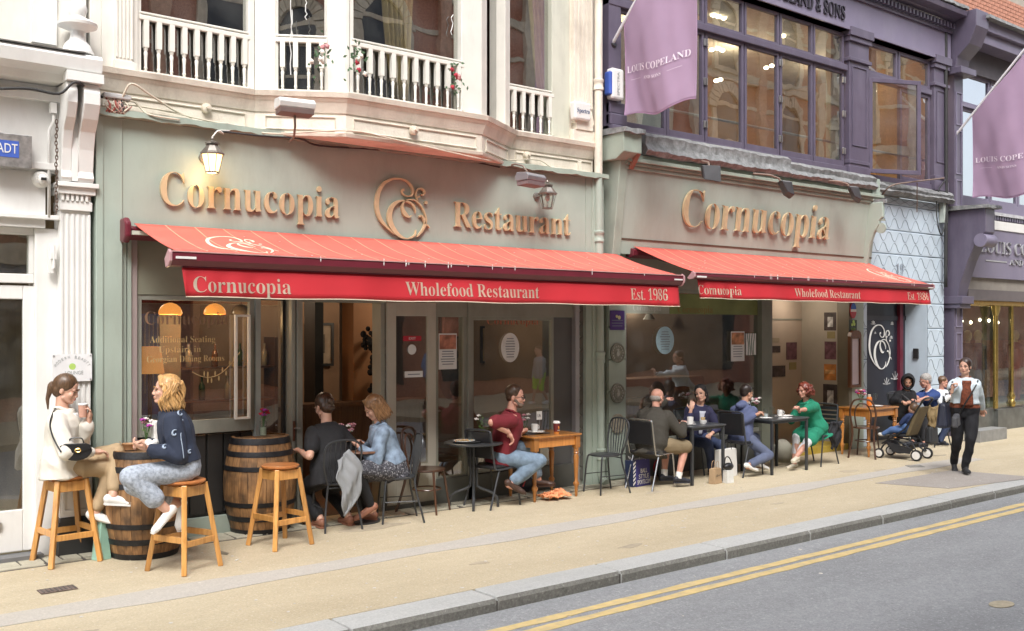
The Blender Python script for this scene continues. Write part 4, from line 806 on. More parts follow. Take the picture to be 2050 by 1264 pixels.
# stone ledge, rough and stained
def ledge(x0,x1,z0,z1,y,n):
    bb=MB(); X=np.linspace(x0,x1,n); vs=[]; rn=lambda x,k:.008*math.sin(x*5+k)+.006*math.sin(x*17+k*3)+.005*math.sin(x*41+k)
    for x in X: vs+=[(x,.02,z1+.08),(x,y*.8,z1+rn(x,1)*.5),(x,y,z1-.05+rn(x,2)),(x,y+.02,(z0+z1)/2+rn(x,3)),(x,y-.03,z0+.05+rn(x,4)),(x,y+.02,z0+rn(x,5)),(x,.02,z0)]
    fs=[(7*i+j,7*i+7+j,7*i+7+(j+1)%7,7*i+(j+1)%7) for i in range(n-1) for j in range(7)]+[tuple(range(7)),tuple(range(7*n-1,7*n-8,-1))]
    return bb.add(vs,fs)
Q_(ledge(fx(1290,-.3),fx(1580,-.3),4.22,4.52,-.34,60),'stone_ledge',lead,smooth='auto'); Q_(ledge(fx(1580,-.3)+.01,fx(1752,-.3),4.22,4.46,-.34,50),'stone_ledge',lead,smooth='auto'); Q_(ledge(fx(1752,-.1)+.01,PX1,4.24,4.42,-.16,30),'stone_ledge',lead,smooth='auto')
# consoles either side of the fascia
def console(x0,x1,z0,z1,y1,mat,parent,name='console',scroll=False):
    pr=[(.1,z1),(y1-.1,z1),(y1-.1,z1-.28),(y1-.02,z1-.40),(y1+.08,z1-.75),(-.10,z0+.3),(-.08,z0),(.1,z0)]
    return MB().exX(pr,x0,x1).build(name,mat,parent,bevel=.012)
Q_(MB().exX([(.1,2.9),(lean(2.9)-.025,2.9),(lean(4.12)-.025,4.12),(.1,4.12)],fx(1213),F0-.004),'fascia_cheek',greend,bevel=.008); Q_(MB().exX([(.1,4.12),(-.28,4.12),(-.36,4.17),(-.42,4.20),(-.42,4.45),(.1,4.45)],fx(1213,-.1),fx(1285,-.42)),'console',greend,bevel=.01)
Q_(flash(fx(1213,-.1)-.02,fx(1285,-.42)+.02,4.455,-.47,'',n=24),'console_flashing',lead); Q_(MB().exX([(-.415,4.20),(-.34,4.10),(-.28,4.02),(-.1,4.02),(-.1,4.12),(-.28,4.119),(-.36,4.169)],F0+.01,fx(1285,-.42)-.01),'console_underside',M('reddish_underside',(.28,.12,.08),.7,.2,5))  # underside is coloured redder than the rest of the console
cx0,cx1=fx(1742,-.2),fx(1782,-.45)-.25
cn=Q_(MB().exX([(.1,4.02),(-.46,4.02),(-.46,3.78),(-.40,3.72),(-.40,3.66),(-.30,3.52),(-.22,3.3),(-.16,3.0),(-.12,2.7),(.1,2.7)],cx0,cx1),'scroll_console',green,bevel=.01)
MB().cyl((cx0-.02,-.42,3.60),(cx1+.02,-.42,3.60),.085,n=20).build('scroll',green,cn,smooth='auto'); MB().box(cx0-.03,cx1+.03,-.49,.0,3.715,3.745).build('scroll_cap',greend,cn); Q_(flash(cx0-.05,cx1+.08,4.02,-.50,''),'console_flashing',lead)
Q_(MB().box(F1-.03,cx1,-.30,.1,4.05,4.42),'corner_block',green,bevel=.01)
# ground-floor pier with medallions
P0,P1=fx(1215),fx(1251)
Q_(MB().box(P0,P1,-.0,.25,0,2.95),'stone_pier',greend)
zz=[.02,.34,.75,1.16,1.58,2.00,2.42,2.9]
for a,c in zip(zz,zz[1:]): Q_(MB().box(P0+.012,P1-.006,-.022,.02,a+.008,c-.008),'pier_block',green,bevel=.006)
for k,(py,col) in enumerate(((707,M('grey_carved_disc',(.22,.22,.18),.7,.3,30,bump=.4)),(788,M('grey_carved_disc',(.22,.22,.18))),(848,M('buff_disc',(.34,.31,.24),.7,.15,20)))):
    p=at(1236,py,-.03); o=E_('medallion',p,0,['upper carved award medallion on the green pier','middle carved award medallion on the green pier','lowest plain buff medallion on the green pier'][k],'medallion','medallions on the green pier')
    MB().lathe([(.128,0),(.128,.012),(.112,.018),(.108,.010),(.072,.010),(.068,.016),(.0,.016)],(0,0,0),32,(0,-1,0)).build('disc',col,o,smooth='auto')
    if k<2:
        bb=MB(); 
        for i in range(16):
            a=2*math.pi*i/16
            if abs(a-math.pi*1.5)<.4: continue
            bb.box(.09*math.cos(a)-.006,.09*math.cos(a)+.006,-.016,-.009,.09*math.sin(a)-.010,.09*math.sin(a)+.010)
        bb.build('raised_rim_pattern',M('worn_white_relief',(.42,.42,.38),.7),o,kind='stuff')
        bb=MB().ell((0,-.016,-.01),(.026,.008,.035)).ell((0,-.018,.02),(.018,.010,.02)).ell((0,-.016,.045),(.022,.006,.010)); bb.build('carved_figure',M('worn_white_relief',(.42,.42,.38)),o,smooth=True)
poster('award_plaque',1221,622,1250,661,-.03,M('violet_plaque',(.07,.035,.17),.4),'small violet plaque with yellow motif at the top of the green pier',3,'plaque')
q=at(1238,636,-.036); o=MB().cyl((-.03,0,.015),(-.03,-.003,.015),.02,n=12).cyl((.015,0,.0),(.015,-.003,.0),.026,n=12).build('yellow_motif',M('pale_yellow_print',(.6,.55,.28),.5),label='pale yellow berry motif on the violet plaque',cat='emblem'); o.location=q
# second shop window, opening, right pier
W0,W1=fx(1252),fx(1541)
wf2=window(pb,W0,W1-.02,.45,2.52,.03,.05,greyg,wb=.05)
Q_(MB().box(W0,W1,.0,.2,0,.45),'stall_riser',M('grey_riser_paint',(.10,.105,.095))); Q_(MB().box(P1,fx(1700),.0,.22,2.52,2.95),'head_panel',greyg)
for px in (1523,): Q_(MB().box(fx(px),fx(1541),-.02,.2,0,2.55),'mullion',M('grey_green_post',(.17,.18,.14),.5,.1))
MB().box(fx(1255),fx(1345),.045,.05,2.18,2.36).build('frosted_band',M('frosted_band',(.34,.36,.30),.6,.1),wf2); text('Cornucopia','window_lettering',fx(1272),fx(1328),.044,2.22,.08,M('frost_letter',(.5,.5,.48),.6),wf2,off=-.01,ext=.0006)
MB().box(fx(1346),fx(1522),.05,.052,2.18,2.46).build('green_reflection_band',M('painted_green_reflection',(.16,.20,.07),.6,.5,1.5),wf2); text('Cornucopia','window_lettering',fx(1362),fx(1432),.047,2.20,.10,M('faded_amber_letter',(.24,.15,.05),.6),wf2,off=-.012,ext=.0006)  # tinted band on the glass stands in for a green reflection
poster('oval_notice',1313,654,1349,709,.02,M('pale_blue_paper',(.35,.52,.60),.6),'pale blue oval notice high on the right restaurant window',8,'notice',True)
poster('window_poster',1463,664,1490,723,.02,paper,'food poster with orange and red photo on the right restaurant window',5,im=M('food_photo_warm',(.5,.22,.1),.5,.7,9))
mpo=poster('map_poster',1493,668,1513,711,.02,paper,'white poster with green contour lines beside the food poster',0); bb=MB()
for k in range(4):
    pts=[(-.07+.045*k+.015*math.sin(t*5+k),-.006,-.17+.34*t) for t in np.linspace(0,1,14)]; bb.tube(pts,.005,4)
bb.build('green_contour',M('dark_green_ink',(.02,.12,.08),.6),mpo)
D0,D1=fx(1541),fx(1698)
Q_(MB().box(D0-.0,D0+.05,-.01,.9,0,2.52),'door_post',M('steel_door_post',(.20,.20,.17),.4,.1,3))
iw2=M('putty_recess_wall',(.46,.38,.31),.7,.08,2); 
Q_(MB().box(D0+.05,at(1646,700,.9).x,.9,1.0,.05,2.6),'recess_wall',iw2); rx=at(1646,700,.9).x
Q_(MB().box(D1+.01,D1+.05,.21,.9,.05,2.6),'recess_cheek',M('grey_notice_wall',(.42,.38,.32),.7,.1,2)); Q_(MB().box(D1,fx(1704),-.015,.20,0,2.9),'door_post',M('brown_grey_post',(.16,.14,.10),.5,.1,3))
Q_(MB().box(D0+.05,D1,.0,.6,.0,.10),'doorstep',M('yellow_worn_step',(.50,.36,.05),.7,.2,8,dirt=.6,dcol=(.15,.13,.08),streak=(1,1,1),dscale=8)); Q_(MB().box(D0+.05,rx,.885,.9,2.12,2.14),'recess_trim',greyg); Q_(MB().box(D0,D1+.3,.2,1.2,2.6,2.65),'recess_ceiling',iw2)
npst=[(1545,677,1560,686,0),(1545,693,1562,706,1),(1574,686,1595,720,2),(1544,733,1572,754,1),(1580,726,1594,740,3),(1631,672,1642,686,4)]
cols=[M('notice_buff',(.35,.30,.22)),M('notice_dark',(.06,.045,.045),.6,.5,12),M('notice_plum',(.15,.07,.09),.6,.5,12),M('notice_ochre',(.30,.25,.12)),M('notice_brown',(.10,.06,.05),.6,.4,12),M('notice_orange',(.55,.22,.06),.6,.4,8)]
names=['buff','dark lower','plum and white','dark wide','small ochre','small brown']
for i,(a,b_,c,d,k) in enumerate(npst): poster('wall_notice',a,b_,c,d,.895,cols[k],f'{names[i]} notice pinned on the putty wall inside the entrance',0,'notice')
def atx(px,py,X):
    u=px-1025; t=X/(FP*CA+u*SA); return Vector((X,(FP*SA-u*CA)*t-DC,HC+(HY-py)*t))
XC=D1+.008
for i,(a,b_,c,d,k,nm) in enumerate(((1650,626,1674,662,1,'dark photo poster, topmost on the notice wall'),(1656,664,1672,678,3,'small ochre flyer below the topmost poster'),(1651,684,1674,720,2,'plum poster in the middle of the notice wall'),(1650,729,1674,762,5,'orange poster on the notice wall'),(1648,769,1676,818,1,'black and white poster, lowest on the notice wall'))):
    p0,p1=atx(a,b_,XC),atx(c,d,XC); yc,zc=(p0.y+p1.y)/2,(p0.z+p1.z)/2; w_,h=abs(p0.y-p1.y)/2,abs(p0.z-p1.z)/2; o=E_('notice_poster',(XC,yc,zc),0,nm,'poster'); MB().box(-.004,0,-w_,w_,-h,h).build('sheet',cols[k],o)
    if i in (0,4): MB().box(-.006,-.004,-w_*.5,w_*.4,-h*.6,h*.5).build('picture',M('pale_grey_print',(.5,.5,.5),.6,.6,14),o)
    if i==3: MB().box(-.006,-.004,-w_*.8,w_*.8,-h*.2,h*.3).build('picture',M('pale_orange_print',(.65,.38,.16),.6,.5,12),o)
Q_(MB().box(fx(1704),fx(1728),-.01,.2,0,2.95),'right_pier',green,bevel=.004)
st=E_('round_sign',at(1708,622,-.03),0,'round blue, white and red sign on the green pier','sign'); MB().cyl((0,0.01,0),(0,-.006,0),1,n=26).build('disc',M('sign_red',(.45,.05,.06),.5),st).scale=(.085,1,.13); MB().prism([(-.08,.02),(.08,.02),(.07,.07),(.04,.115),(0,.125),(-.04,.115),(-.07,.07)],lambda p:(p[0],-.0075,p[1]),lambda p:(p[0],-.005,p[1])).build('blue_half',M('sign_blue',(.03,.10,.40),.5),st); MB().box(-.078,.078,-.009,-.006,-.02,.02).build('white_band',white,st)
st=poster('green_food_sign',1700,641,1715,672,-.03,M('sign_black_green',(.03,.05,.03),.5),'black sign with lime clover on the green pier',0,'sign'); MB().cyl((.03,-.004,.06),(.03,-.007,.06),.03,n=12).cyl((-.03,-.004,.05),(-.03,-.007,.05),.025,n=12).cyl((.01,-.004,.1),(.01,-.007,.1),.03,n=12).build('clover',M('lime_print',(.45,.65,.15)),st); text('GOOD','lettering',-.06,.06,-.005,-.04,.04,M('lime_print',(.45,.65,.15)),st,serif=False); text('FOOD','lettering',-.06,.06,-.005,-.10,.04,M('lime_print',(.45,.65,.15)),st,serif=False)
mbp=E_('menu_board',at(1711,722,-.06),0,'tall brown wooden menu case with white menu beside the blue wall','menu board'); mb_w=wood('brown_menu_oak',(.13,.05,.025),(.20,.085,.04))
frame_rect(MB(),-.155,.155,-.44,.40,-.03,.03,.045).build('case',mb_w,mbp,bevel=.005); MB().prism([(-.155,.40),(.155,.40),(.13,.46),(.07,.49),(-.07,.49),(-.13,.46)],lambda p:(p[0],-.03,p[1]),lambda p:(p[0],.03,p[1])).build('arched_top',mb_w,mbp); MB().box(-.11,.11,-.005,.015,-.39,.36).build('menu_sheet',M('lilac_white_paper',(.62,.55,.60),.5,.05),mbp)
# interior of the second front
Q_(MB().box(9.3,W1,.2,5,.0,.04).box(9.3,17.6,.2,5,2.85,2.9),'interior_floor',fl); Q_(MB().box(9.3,17.6,4.9,5,0,2.86).box(9.25,9.3,.2,5,0,2.86).box(W1,W1+.05,.2,4.9,0,2.86),'interior_wall',iw)
Q_(MB().box(9.6,W1-.1,1.2,1.7,.0,1.22),'interior_counter',M('tan_counter_front',(.34,.19,.10),.7,.15,2)); Q_(MB().box(9.8,11.3,1.0,1.2,.55,.95),'interior_bench',wood('tan_bench',(.30,.19,.11),(.38,.25,.15)))
for i in range(3): MB().box(11.0+1.0*i,11.6+1.*i,3.0,3.05,1.4,2.2).build('wall_picture',cols[[5,2,1][i]],label=['orange','plum','dark'][i]+' picture deep inside the right restaurant window',cat='picture')
sf=E_('back_bar',(11.9,3.6,0),0,'dark back bar with bottles and jars deep inside the right window','shelf')
for z in (1.35,1.75,2.15): MB().box(-1.6,2.2,-.15,.15,z-.02,z).build('shelf_board',wood('dark_oak',(.06,.03,.018),(.11,.06,.035)),sf)
MB().box(-1.65,2.25,.15,.2,.9,2.5).build('back_panel',M('moss_back_panel',(.09,.10,.06),.8,.3,2),sf)
for k in range(26): MB().lathe([(.04,0),(.045,.14),(.02,.19),(.02,.24)],(-1.5+.14*k,0,(1.35,1.75,2.15)[k%3]),10).build('bottle',M(['green_bottle','amber_bottle','pale_bottle'][(k*7)%3],(.3,.3,.3)),sf,smooth=True)
for k in range(3): p=at(1300+80*k,640,2.0); L=E_('ceiling_pendant',p,0,['left','middle','right'][k]+' small white hanging shade deep inside the right window','lamp'); MB().lathe([(.10,0),(.03,.10),(.012,.12)],(0,0,0),16,cap=False).build('lamp_shade',white,L,smooth=True); MB().cyl((0,0,.1),(0,0,.6),.004).build('cord',dark,L)
# ------------------------------------------------------------------ purple first floor
PZ0,PZT,PZU=4.60,6.20,6.76
def pwin(px0,px1,z0,z1,name='window'):
    return window(pb,fx(px0),fx(px1),z0,z1,-.02,.05,purple,upglass,.06,wb=.09,name=name)
spans=[(1236,1332),(1333,1408),(1410,1487),(1489,1558),(1560,1625),(1627,1688)]
for a,c in spans: pwin(a,c,PZ0,PZT-.05)
for a,c in spans: window(pb,fx(a),fx(c),PZT+.05,PZU,-.02,.045,purple,upglass,.06,name='transom_window')
Q_(MB().box(PX0,fx(1690),-.07,.08,PZT-.05,PZT+.05),'transom_rail',purple,bevel=.01); Q_(MB().box(PX0,fx(1690),-.05,.08,4.45,PZ0),'window_sill',purple,bevel=.008)
for px in (1408.5,1559,1686): 
    for z in (4.85,5.45,6.0):
        Q_(MB().box(fx(px)-.035,fx(px)-.010,-.05,-.02,z-.05,z+.05).box(fx(px)+.010,fx(px)+.035,-.05,-.02,z-.05,z+.05),'hinge',steel,bevel=.003)
Q_(MB().box(PX0,fx(1236),-.06,.1,4.35,9),'corner_post',purple); Q_(MB().box(PX0-.0,fx(1250),-.13,.0,4.50,4.60).box(PX0,fx(1245),-.10,.0,4.60,4.75).box(PX0,fx(1243),-.08,0,4.75,4.90),'post_base',purple,bevel=.015)
def ppil(a,c,name='pilaster'):
    x0,x1=fx(a),fx(c); bb=MB().box(x0,x1,-.08,.1,4.45,6.80); frame_rect(bb,x0+.07,x1-.07,4.95,6.25,-.095,-.08,.02); bb.box(x0-.02,x1+.02,-.10,.1,4.45,4.62).box(x0-.01,x1+.01,-.095,.1,4.66,4.72).box(x0-.03,x1+.03,-.12,.1,6.32,6.38).box(x0-.05,x1+.05,-.15,.1,6.72,6.86).box(x0-.03,x1+.03,-.12,.1,6.64,6.72)
    return Q_(bb,name,purple,bevel=.008)
ppil(1692,1731); ppil(1862,1888)
# right-hand bay: two top lights, one open casement, one shut
R0,R1=fx(1733),fx(1860)
window(pb,R0,fx(1795),PZT+.03,PZU,-.02,.06,purple,upglass,.06,name='transom_window'); window(pb,fx(1797),R1,PZT+.03,PZU,-.02,.06,purple,upglass,.06,name='transom_window')
Q_(MB().box(R0,R1,-.06,.08,PZT-.06,PZT+.03),'transom_rail',purple,bevel=.008); Q_(MB().box(R0,R1,-.05,.08,4.42,4.55),'window_sill',purple,bevel=.008); window(pb,fx(1800),R1,4.55,PZT-.06,-.02,.06,purple,upglass,.06)
oc=frame_rect(MB(),0,1.0,0,1.58,-.02,.03,.07).build('open_casement',purple,pb,bevel=.005); oc.location=(R0,-.05,4.56); oc.rotation_euler=(0,0,-R(24)); MB().box(.06,.94,.0,.006,.06,1.52).build('pane',upglass,oc)
# frieze, raised letters, dentils, cornice
Q_(MB().box(PX0,PX1,-.10,.1,6.80,7.32).box(PX0,PX1,-.13,.1,6.80,6.85),'frieze',purplel)
letters('COPELAND & SONS',fx(1528,-.1),fx(1690,-.1),-.10,.025,6.93,.22,M('near_black_letter',(.03,.025,.035),.4),pb,-.004)
bb=MB(); x=PX0
Q_(MB().box(PX0,PX1,-.14,.1,7.32,7.38).exX([(.1,7.52),(-.16,7.52),(-.24,7.56),(-.40,7.58),(-.42,7.66),(-.36,7.70),(.1,7.76)],PX0,PX1),'cornice',purple,bevel=.006)
dm=None; i=0
while x<PX1-.1:
    if x>12.5:
        if dm is None: o=MB().box(0,.055,-.21,-.1,7.385,7.48).build('dentil',purple,pb); dm=o.data; o.location=(x,0,0)
        else: share('dentil',dm,pb,(x,0,0))
    x+=.115; i+=1
Q_(flash(PX0,PX1,7.70,-.44,''),'cornice_flashing',lead)
# brick above, course by course
Q_(MB().box(PX0,22,.0,.3,7.7,9.6),'mortar_wall',M('lime_mortar',(.36,.32,.27),.9))
bmesh0=MB().box(-.105,.105,-.012,.05,-.032,.032).build('brick',brick,pb,bevel=.003); bm_=bmesh0.data; bmesh0.location=(15.,0,7.83); cnt=0
for r in range(9):
    x=14.9+(.11 if r%2 else 0)
    while x<21.5 and cnt<290: share('brick',bm_,pb,(x+.22,random.uniform(-.002,.002),7.83+.075*r)); x+=.222; cnt+=1
# room behind, with ceiling lights and a steel rail
rm=M('tan_shop_interior',(.36,.24,.14),.8,.2,1.0)
Q_(MB().box(9.35,17.6,3.5,3.6,4.5,7.2).box(9.35,17.6,.2,3.6,4.45,4.5).box(9.3,9.35,.2,3.6,4.5,7.2).box(17.6,17.65,.2,3.6,4.5,7.2),'upper_room_wall',rm); Q_(MB().box(9.35,17.6,.2,3.6,6.95,7.0),'upper_room_ceiling',M('white_ceiling',(.6,.58,.53),.8))
Q_(MB().box(11.4,12.3,1.2,1.6,4.5,6.95),'rust_pillar',M('rust_pillar',(.36,.15,.08),.7,.1)); Q_(MB().box(15.9,16.3,.6,.9,4.5,6.95),'orange_panel',M('orange_panel',(.62,.30,.06),.6,.1)); Q_(MB().box(14.6,15.0,.4,.5,4.5,6.95),'pale_panel',M('pale_panel',(.55,.55,.44),.6,.1)); Q_(MB().box(9.4,10.6,.5,.6,4.5,6.2),'white_panel',M('white_panel',(.62,.64,.62),.6))
Q_(MB().tube([(10.3,.18,5.02),(17.2,.18,5.02)],.02,8),'steel_rail',steel)
sp_m=M('spot_lamp_glow',(1,.86,.6),.3,emit=7)
for i,(px,py) in enumerate(((1428,22),(1438,27),(1449,24),(1425,100),(1437,97),(1446,101),(1434,162),(1442,160),(1534,136),(1545,132),(1568,62),(1750,183))):
    p=at(px,py,1.3); 
    if p.z>6.94: p=at(px,py,1.3*.8)
    p.z=min(p.z,6.93); o=MB().ell((0,0,0),(.045,.045,.03),n=10,m=6).build('ceiling_spot',sp_m,pb,smooth=True); o.location=p
for (x,y,z) in ((11.5,2,6.6),(14,2,6.6),(16.3,1.6,6.6)):
    l=bpy.data.lights.new('ceiling_light','POINT'); l.energy=16; l.color=(1,.8,.55); l.shadow_soft_size=.15; o=bpy.data.objects.new('ceiling_light',l); COL.objects.link(o); o.location=(x,y,z); o.parent=pb
Q_(MB().box(9.3,17.6,.15,.3,7.6,7.7),'upper_wall',purple)
# ------------------------------------------------------------------ blue wall with ogee lattice and dark door
BZ=[0,.45,.95,1.46,1.97,2.41,2.80,3.25,3.66,4.10,4.24]; B0,BD0,BD1,B1=fx(1728),fx(1736),fx(1856),fx(1890)
for a,c in zip(BZ,BZ[1:]):
    if a<2.5:
        Q_(MB().box(B0,BD0,-.0,.2,a+.006,c-.006),'blue_block',bluep,bevel=.012); Q_(MB().box(BD1,B1,-.0,.4,a+.006,c-.006),'blue_block',bluep,bevel=.012)
    else: Q_(MB().box(B0,B1,-.0,.2,a+.006,c-.006),'blue_block',bluep,bevel=.012)
Q_(MB().box(B0,BD0,.01,.4,0,4.2).box(BD1,B1,.01,.4,0,4.2).box(B0,B1,.01,.4,2.6,4.2).box(BD1,BD1+.02,.0,.42,0,2.6),'blue_wall_core',M('blue_joint',(.20,.26,.33),.7)); Q_(MB().box(BD1-.004,BD1-.001,.0,.42,0,2.58),'blue_reveal',bluep)
bb=MB()
def latt(x0,x1,z0,z1):
    per=.345; A=(z1-z0)/4
    for zc,ph in ((z0+(z1-z0)*.25,0),(z0+(z1-z0)*.75,math.pi)):
        n=max(4,int((x1-x0)/.03)); P=[]
        for x in np.linspace(x0,x1,n):
            s_=math.cos(2*math.pi*x/per+ph); s_=math.copysign(abs(s_)**.75,s_); P.append((x,-.004,zc+A*.85*s_))
        bb.tube(P,.004,4)
for a,c in zip(BZ[1:],BZ[2:]):
    if a>2.5: latt(B0,B1,a+.02,c-.02)
    elif a>.3: latt(BD1+.02,B1,a+.02,c-.02); latt(B0,BD0-.01,a+.02,c-.02)
Q_(bb,'ogee_lattice',M('grey_lattice_line',(.22,.26,.31),.6),kind='stuff')
text('19','house_number',fx(1793),fx(1807),-.015,zf(1800,548),.17,M('grey_number',(.25,.28,.33),.5),pb,off=-.014)
dd=Q_(MB().box(BD0,BD1,.42,.48,0,2.58),'dark_door',M('blue_black_door',(.018,.02,.032),.4,.1,4,coat=.3)); MB().box(BD0,BD1,.40,.419,2.12,2.2).build('door_rail',M('dark_door_rail',(.04,.04,.05),.4),dd); MB().box(at(1800,600,.38).x,at(1806,600,.38).x,.36,.419,0,2.5).build('maroon_strip',M('maroon_strip',(.13,.015,.03),.4),dd)
emblem('white_emblem',at(1740,760,.40).x,at(1740,742,.40).z,.74,.80,white,dd,lambda q,t:(q[0],t,q[1]),.412,.405)
bb=MB()
for (px,py,s_) in ((1748,650,.07),(1786,650,.05),(1784,678,.05),(1752,668,.03),(1775,770,.12),(1792,760,.14)):
    c_=at(px,py,.41)
    for k in range(5): a=R(90+40*(k-2)); bb.bar(c_,c_+Vector((math.cos(a)*s_,0,math.sin(a)*s_)),.012,.003,(0,1,0),w2=.02)
bb.build('butterfly_and_shell_print',M('pale_grey_print',(.5,.5,.5)),dd,kind='stuff')
eb=E_('entry_keypad',at(1833,708,.2),0,'black entry keypad on the pale blue door reveal','keypad'); eb.location.x=BD1-.02; MB().box(-.02,.015,-.05,.05,-.09,.09).build('case',dark,eb,bevel=.008)
# thin bracket and chain on the corner
o=MB().tube([Vector(q)-Vector(at(1885,360,-.3)) for q in cr([tuple(at(1765,392,-.1)),tuple(at(1785,372,-.3)),tuple(at(1830,364,-.35)),tuple(at(1890,357,-.2))],6)],.014,6).build('sign_bracket',M('rusty_bracket',(.22,.16,.13)),label='bent rusty iron arm projecting over the blue wall',cat='bracket'); o.location=at(1885,360,-.3)
chain('hanging_chain',at(1836,368,-.33),.5,14,.02,M('rusty_chain',(.12,.08,.06)),'short chain hanging from the iron arm over the blue wall')
for k,(px,py) in enumerate(((1889,415),(1889,436))): MB().box(-.07,.07,-.05,.05,-.10,.10).build('meter_box',M('pale_green_plastic',(.42,.46,.42),.5),label=['upper','lower'][k]+' pale service box at the corner of the blue wall',cat='service box',bevel=.01).location=at(px,py,-.06)
cable([(1893,360,-.12),(1878,385,-.12),(1875,430,-.12),(1884,470,-.12),(1893,440,-.12),(1897,380,-.12)],.012,blk_c,'black cable looped round the service boxes by the blue wall')
cable([(1893,0,-.1),(1894,360,-.1),(1893,575,-.1)],.035,blk_c,'thick black downpipe at the joint of the two purple buildings')
for (x,y,e) in ((10.9,2.4,9),(12.4,2.9,12),(13.9,.5,3)):  # added fill lights, no fittings: two for the dining room, one for the entrance recess
    l=bpy.data.lights.new('cafe_fill_light','POINT'); l.energy=e; l.color=(1,.86,.70); l.shadow_soft_size=.12; o=bpy.data.objects.new('cafe_fill_light',l); COL.objects.link(o); o.location=(x,y,2.4); o.parent=pb
for (x,y,e) in ((19.5,2.,60),):
    l=bpy.data.lights.new('shop_light','POINT'); l.energy=e; l.color=(1,.85,.65); l.shadow_soft_size=.12; o=bpy.data.objects.new('shop_light',l); COL.objects.link(o); o.location=(x,y,2.3)
fin(pb,(13.2,0,0))
for k,(px,py,rz) in enumerate(((1425,341,-.5),(1576,374,.9),(1713,384,.7))):
    p=at(px,py,-.62); f=E_('floodlight',p,rz,['black floodlight, nearest to the drainpipe, over the right fascia','black floodlight tilted above the middle of the right fascia','black floodlight at the scroll end of the right fascia'][k],'floodlight','black floodlights over the right fascia')
    MB().hexa([(-.13,-.06,-.14),(.11,-.06,-.17),(.11,.03,-.11),(-.13,.03,-.09)],[(-.14,-.02,.06),(.12,-.02,.06),(.10,.12,.08),(-.12,.12,.08)]).build('housing',M('black_lamp_housing',(.05,.05,.055),.45,.1),f,bevel=.015)
    MB().hexa([(-.12,-.07,-.13),(.10,-.07,-.16),(.10,-.055,-.155),(-.12,-.055,-.125)],[(-.13,-.03,.05),(.11,-.03,.05),(.11,-.015,.05),(-.13,-.015,.05)]).build('lamp_glass',M('dull_lamp_glass',(.05,.05,.055),.6),f)
    MB().box(-.07,-.02,-.015,.0,-.0,.02).build('label_plate',white,f); MB().tube([(0,.08,.04),(0,.12,.12),(-.03,.25,.16),(-.05,.50,.18)],.015,6).build('bracket',M('rusty_bracket',(.22,.16,.13)),f)
# ==================================================================== right-hand purple shop
rb=E_('corner_shop_building',(0,0,0),label='purple shop with silver lettered fascia and brass framed window at the right edge',cat='building')
def C_(bb,name,mat,**k): return bb.build(name,mat,rb,**k)
X0r=fx(1894); xs0,xs1=fx(1898),fx(1915)
C_(MB().box(xs0,xs1,-.12,.2,0,7.1),'pilaster',purple); 
for a,c in ((.1,.7),(.8,1.3),(1.4,1.9),(2.0,2.42),(4.8,5.6),(5.7,6.3),(3.9,4.7)): C_(frame_rect(MB(),xs0+.05,xs1-.05,a,c,-.135,-.12,.02),'pilaster_moulding',purplel)
C_(MB().exX([(.1,4.12),(-.70,4.12),(-.70,3.70),(-.62,3.62),(-.52,3.50),(-.38,3.2),(-.24,2.8),(-.18,2.55),(.1,2.55)],xs0-.02,xs1+.02),'scroll_console',purple,bevel=.012); C_(MB().cyl((xs0-.05,-.62,3.55),(xs1+.05,-.62,3.55),.12,n=18),'console_scroll',purplel,smooth='auto'); C_(MB().box(xs0-.06,xs1+.06,-.30,.1,2.42,2.56).box(xs0-.04,xs1+.04,-.25,.1,2.34,2.42),'console_base',purple,bevel=.01); C_(flash(xs0-.08,xs1+.12,4.13,-.78,''),'console_cap',lead)
C_(MB().exX([(.1,7.7),(-.55,7.7),(-.55,7.4),(-.42,7.1),(-.2,6.9),(-.16,6.7),(.1,6.7)],xs0-.05,xs1+.1),'upper_console',purple,bevel=.01); C_(MB().box(xs0-.1,xs1+.15,-.3,.1,6.6,6.72),'console_base',purple,bevel=.01)
C_(MB().box(xs1,40,-.5,.1,7.4,7.6).box(xs1,40,-.42,.1,7.2,7.4),'upper_cornice',purplel,bevel=.01); C_(MB().box(xs1,40,-.1,.1,6.75,7.2),'upper_frieze',M('dark_grey_frieze',(.10,.09,.10),.6)); C_(flash(xs1,40,7.6,-.62,'',n=40),'upper_cornice_flashing',lead)
ug=glass('sky_reflecting_glass',4.5,(.6,.62,.64),smear=.05)
xw=xs1+.1
for i in range(7):
    a=xw+.02+i*1.15; window(rb,a,a+1.12,4.4,6.10,-.02,.06,purplel,ug,.06); window(rb,a,a+1.12,6.15,6.75,-.02,.06,purplel,ug,.06,name='transom_window')
C_(MB().box(xs1,40,-.06,.1,4.20,4.40).box(xs1,40,-.07,.1,6.10,6.16),'window_rail',purplel); C_(MB().box(xs1,40,-.16,.1,4.14,4.2),'string_course',M('pale_lead_ledge',(.5,.5,.52),.6,.2))
for i in range(60): 
    C_(MB().box(xs1+.2+.1*i,xs1+.25+.1*i,-.14,-.0,4.06,4.138),'dentil',purple)
C_(MB().box(xs1,40,.0,.1,3.65,4.138),'upper_fascia',purple); 
C_(MB().box(xs1+.15,40,-.16,.0,2.93,3.86),'sign_board',purplel); C_(MB().box(xs1+.15,40,-.18,.0,3.86,4.03),'sign_cap',white); C_(MB().box(xs1+.05,40,-.10,.1,2.70,2.93),'shutter_box',M('taupe_shutter_box',(.30,.27,.23),.6,.1)); C_(MB().box(xs1+.05,40,-.20,.1,2.50,2.70),'awning_bar',M('dark_bar',(.12,.10,.10),.4))
sil=M('brushed_silver_letter',(.55,.55,.56),.35,metal=.6)
lx0=fx(1962,-.18); lw=(fx(2050,-.18)-lx0)/7.3
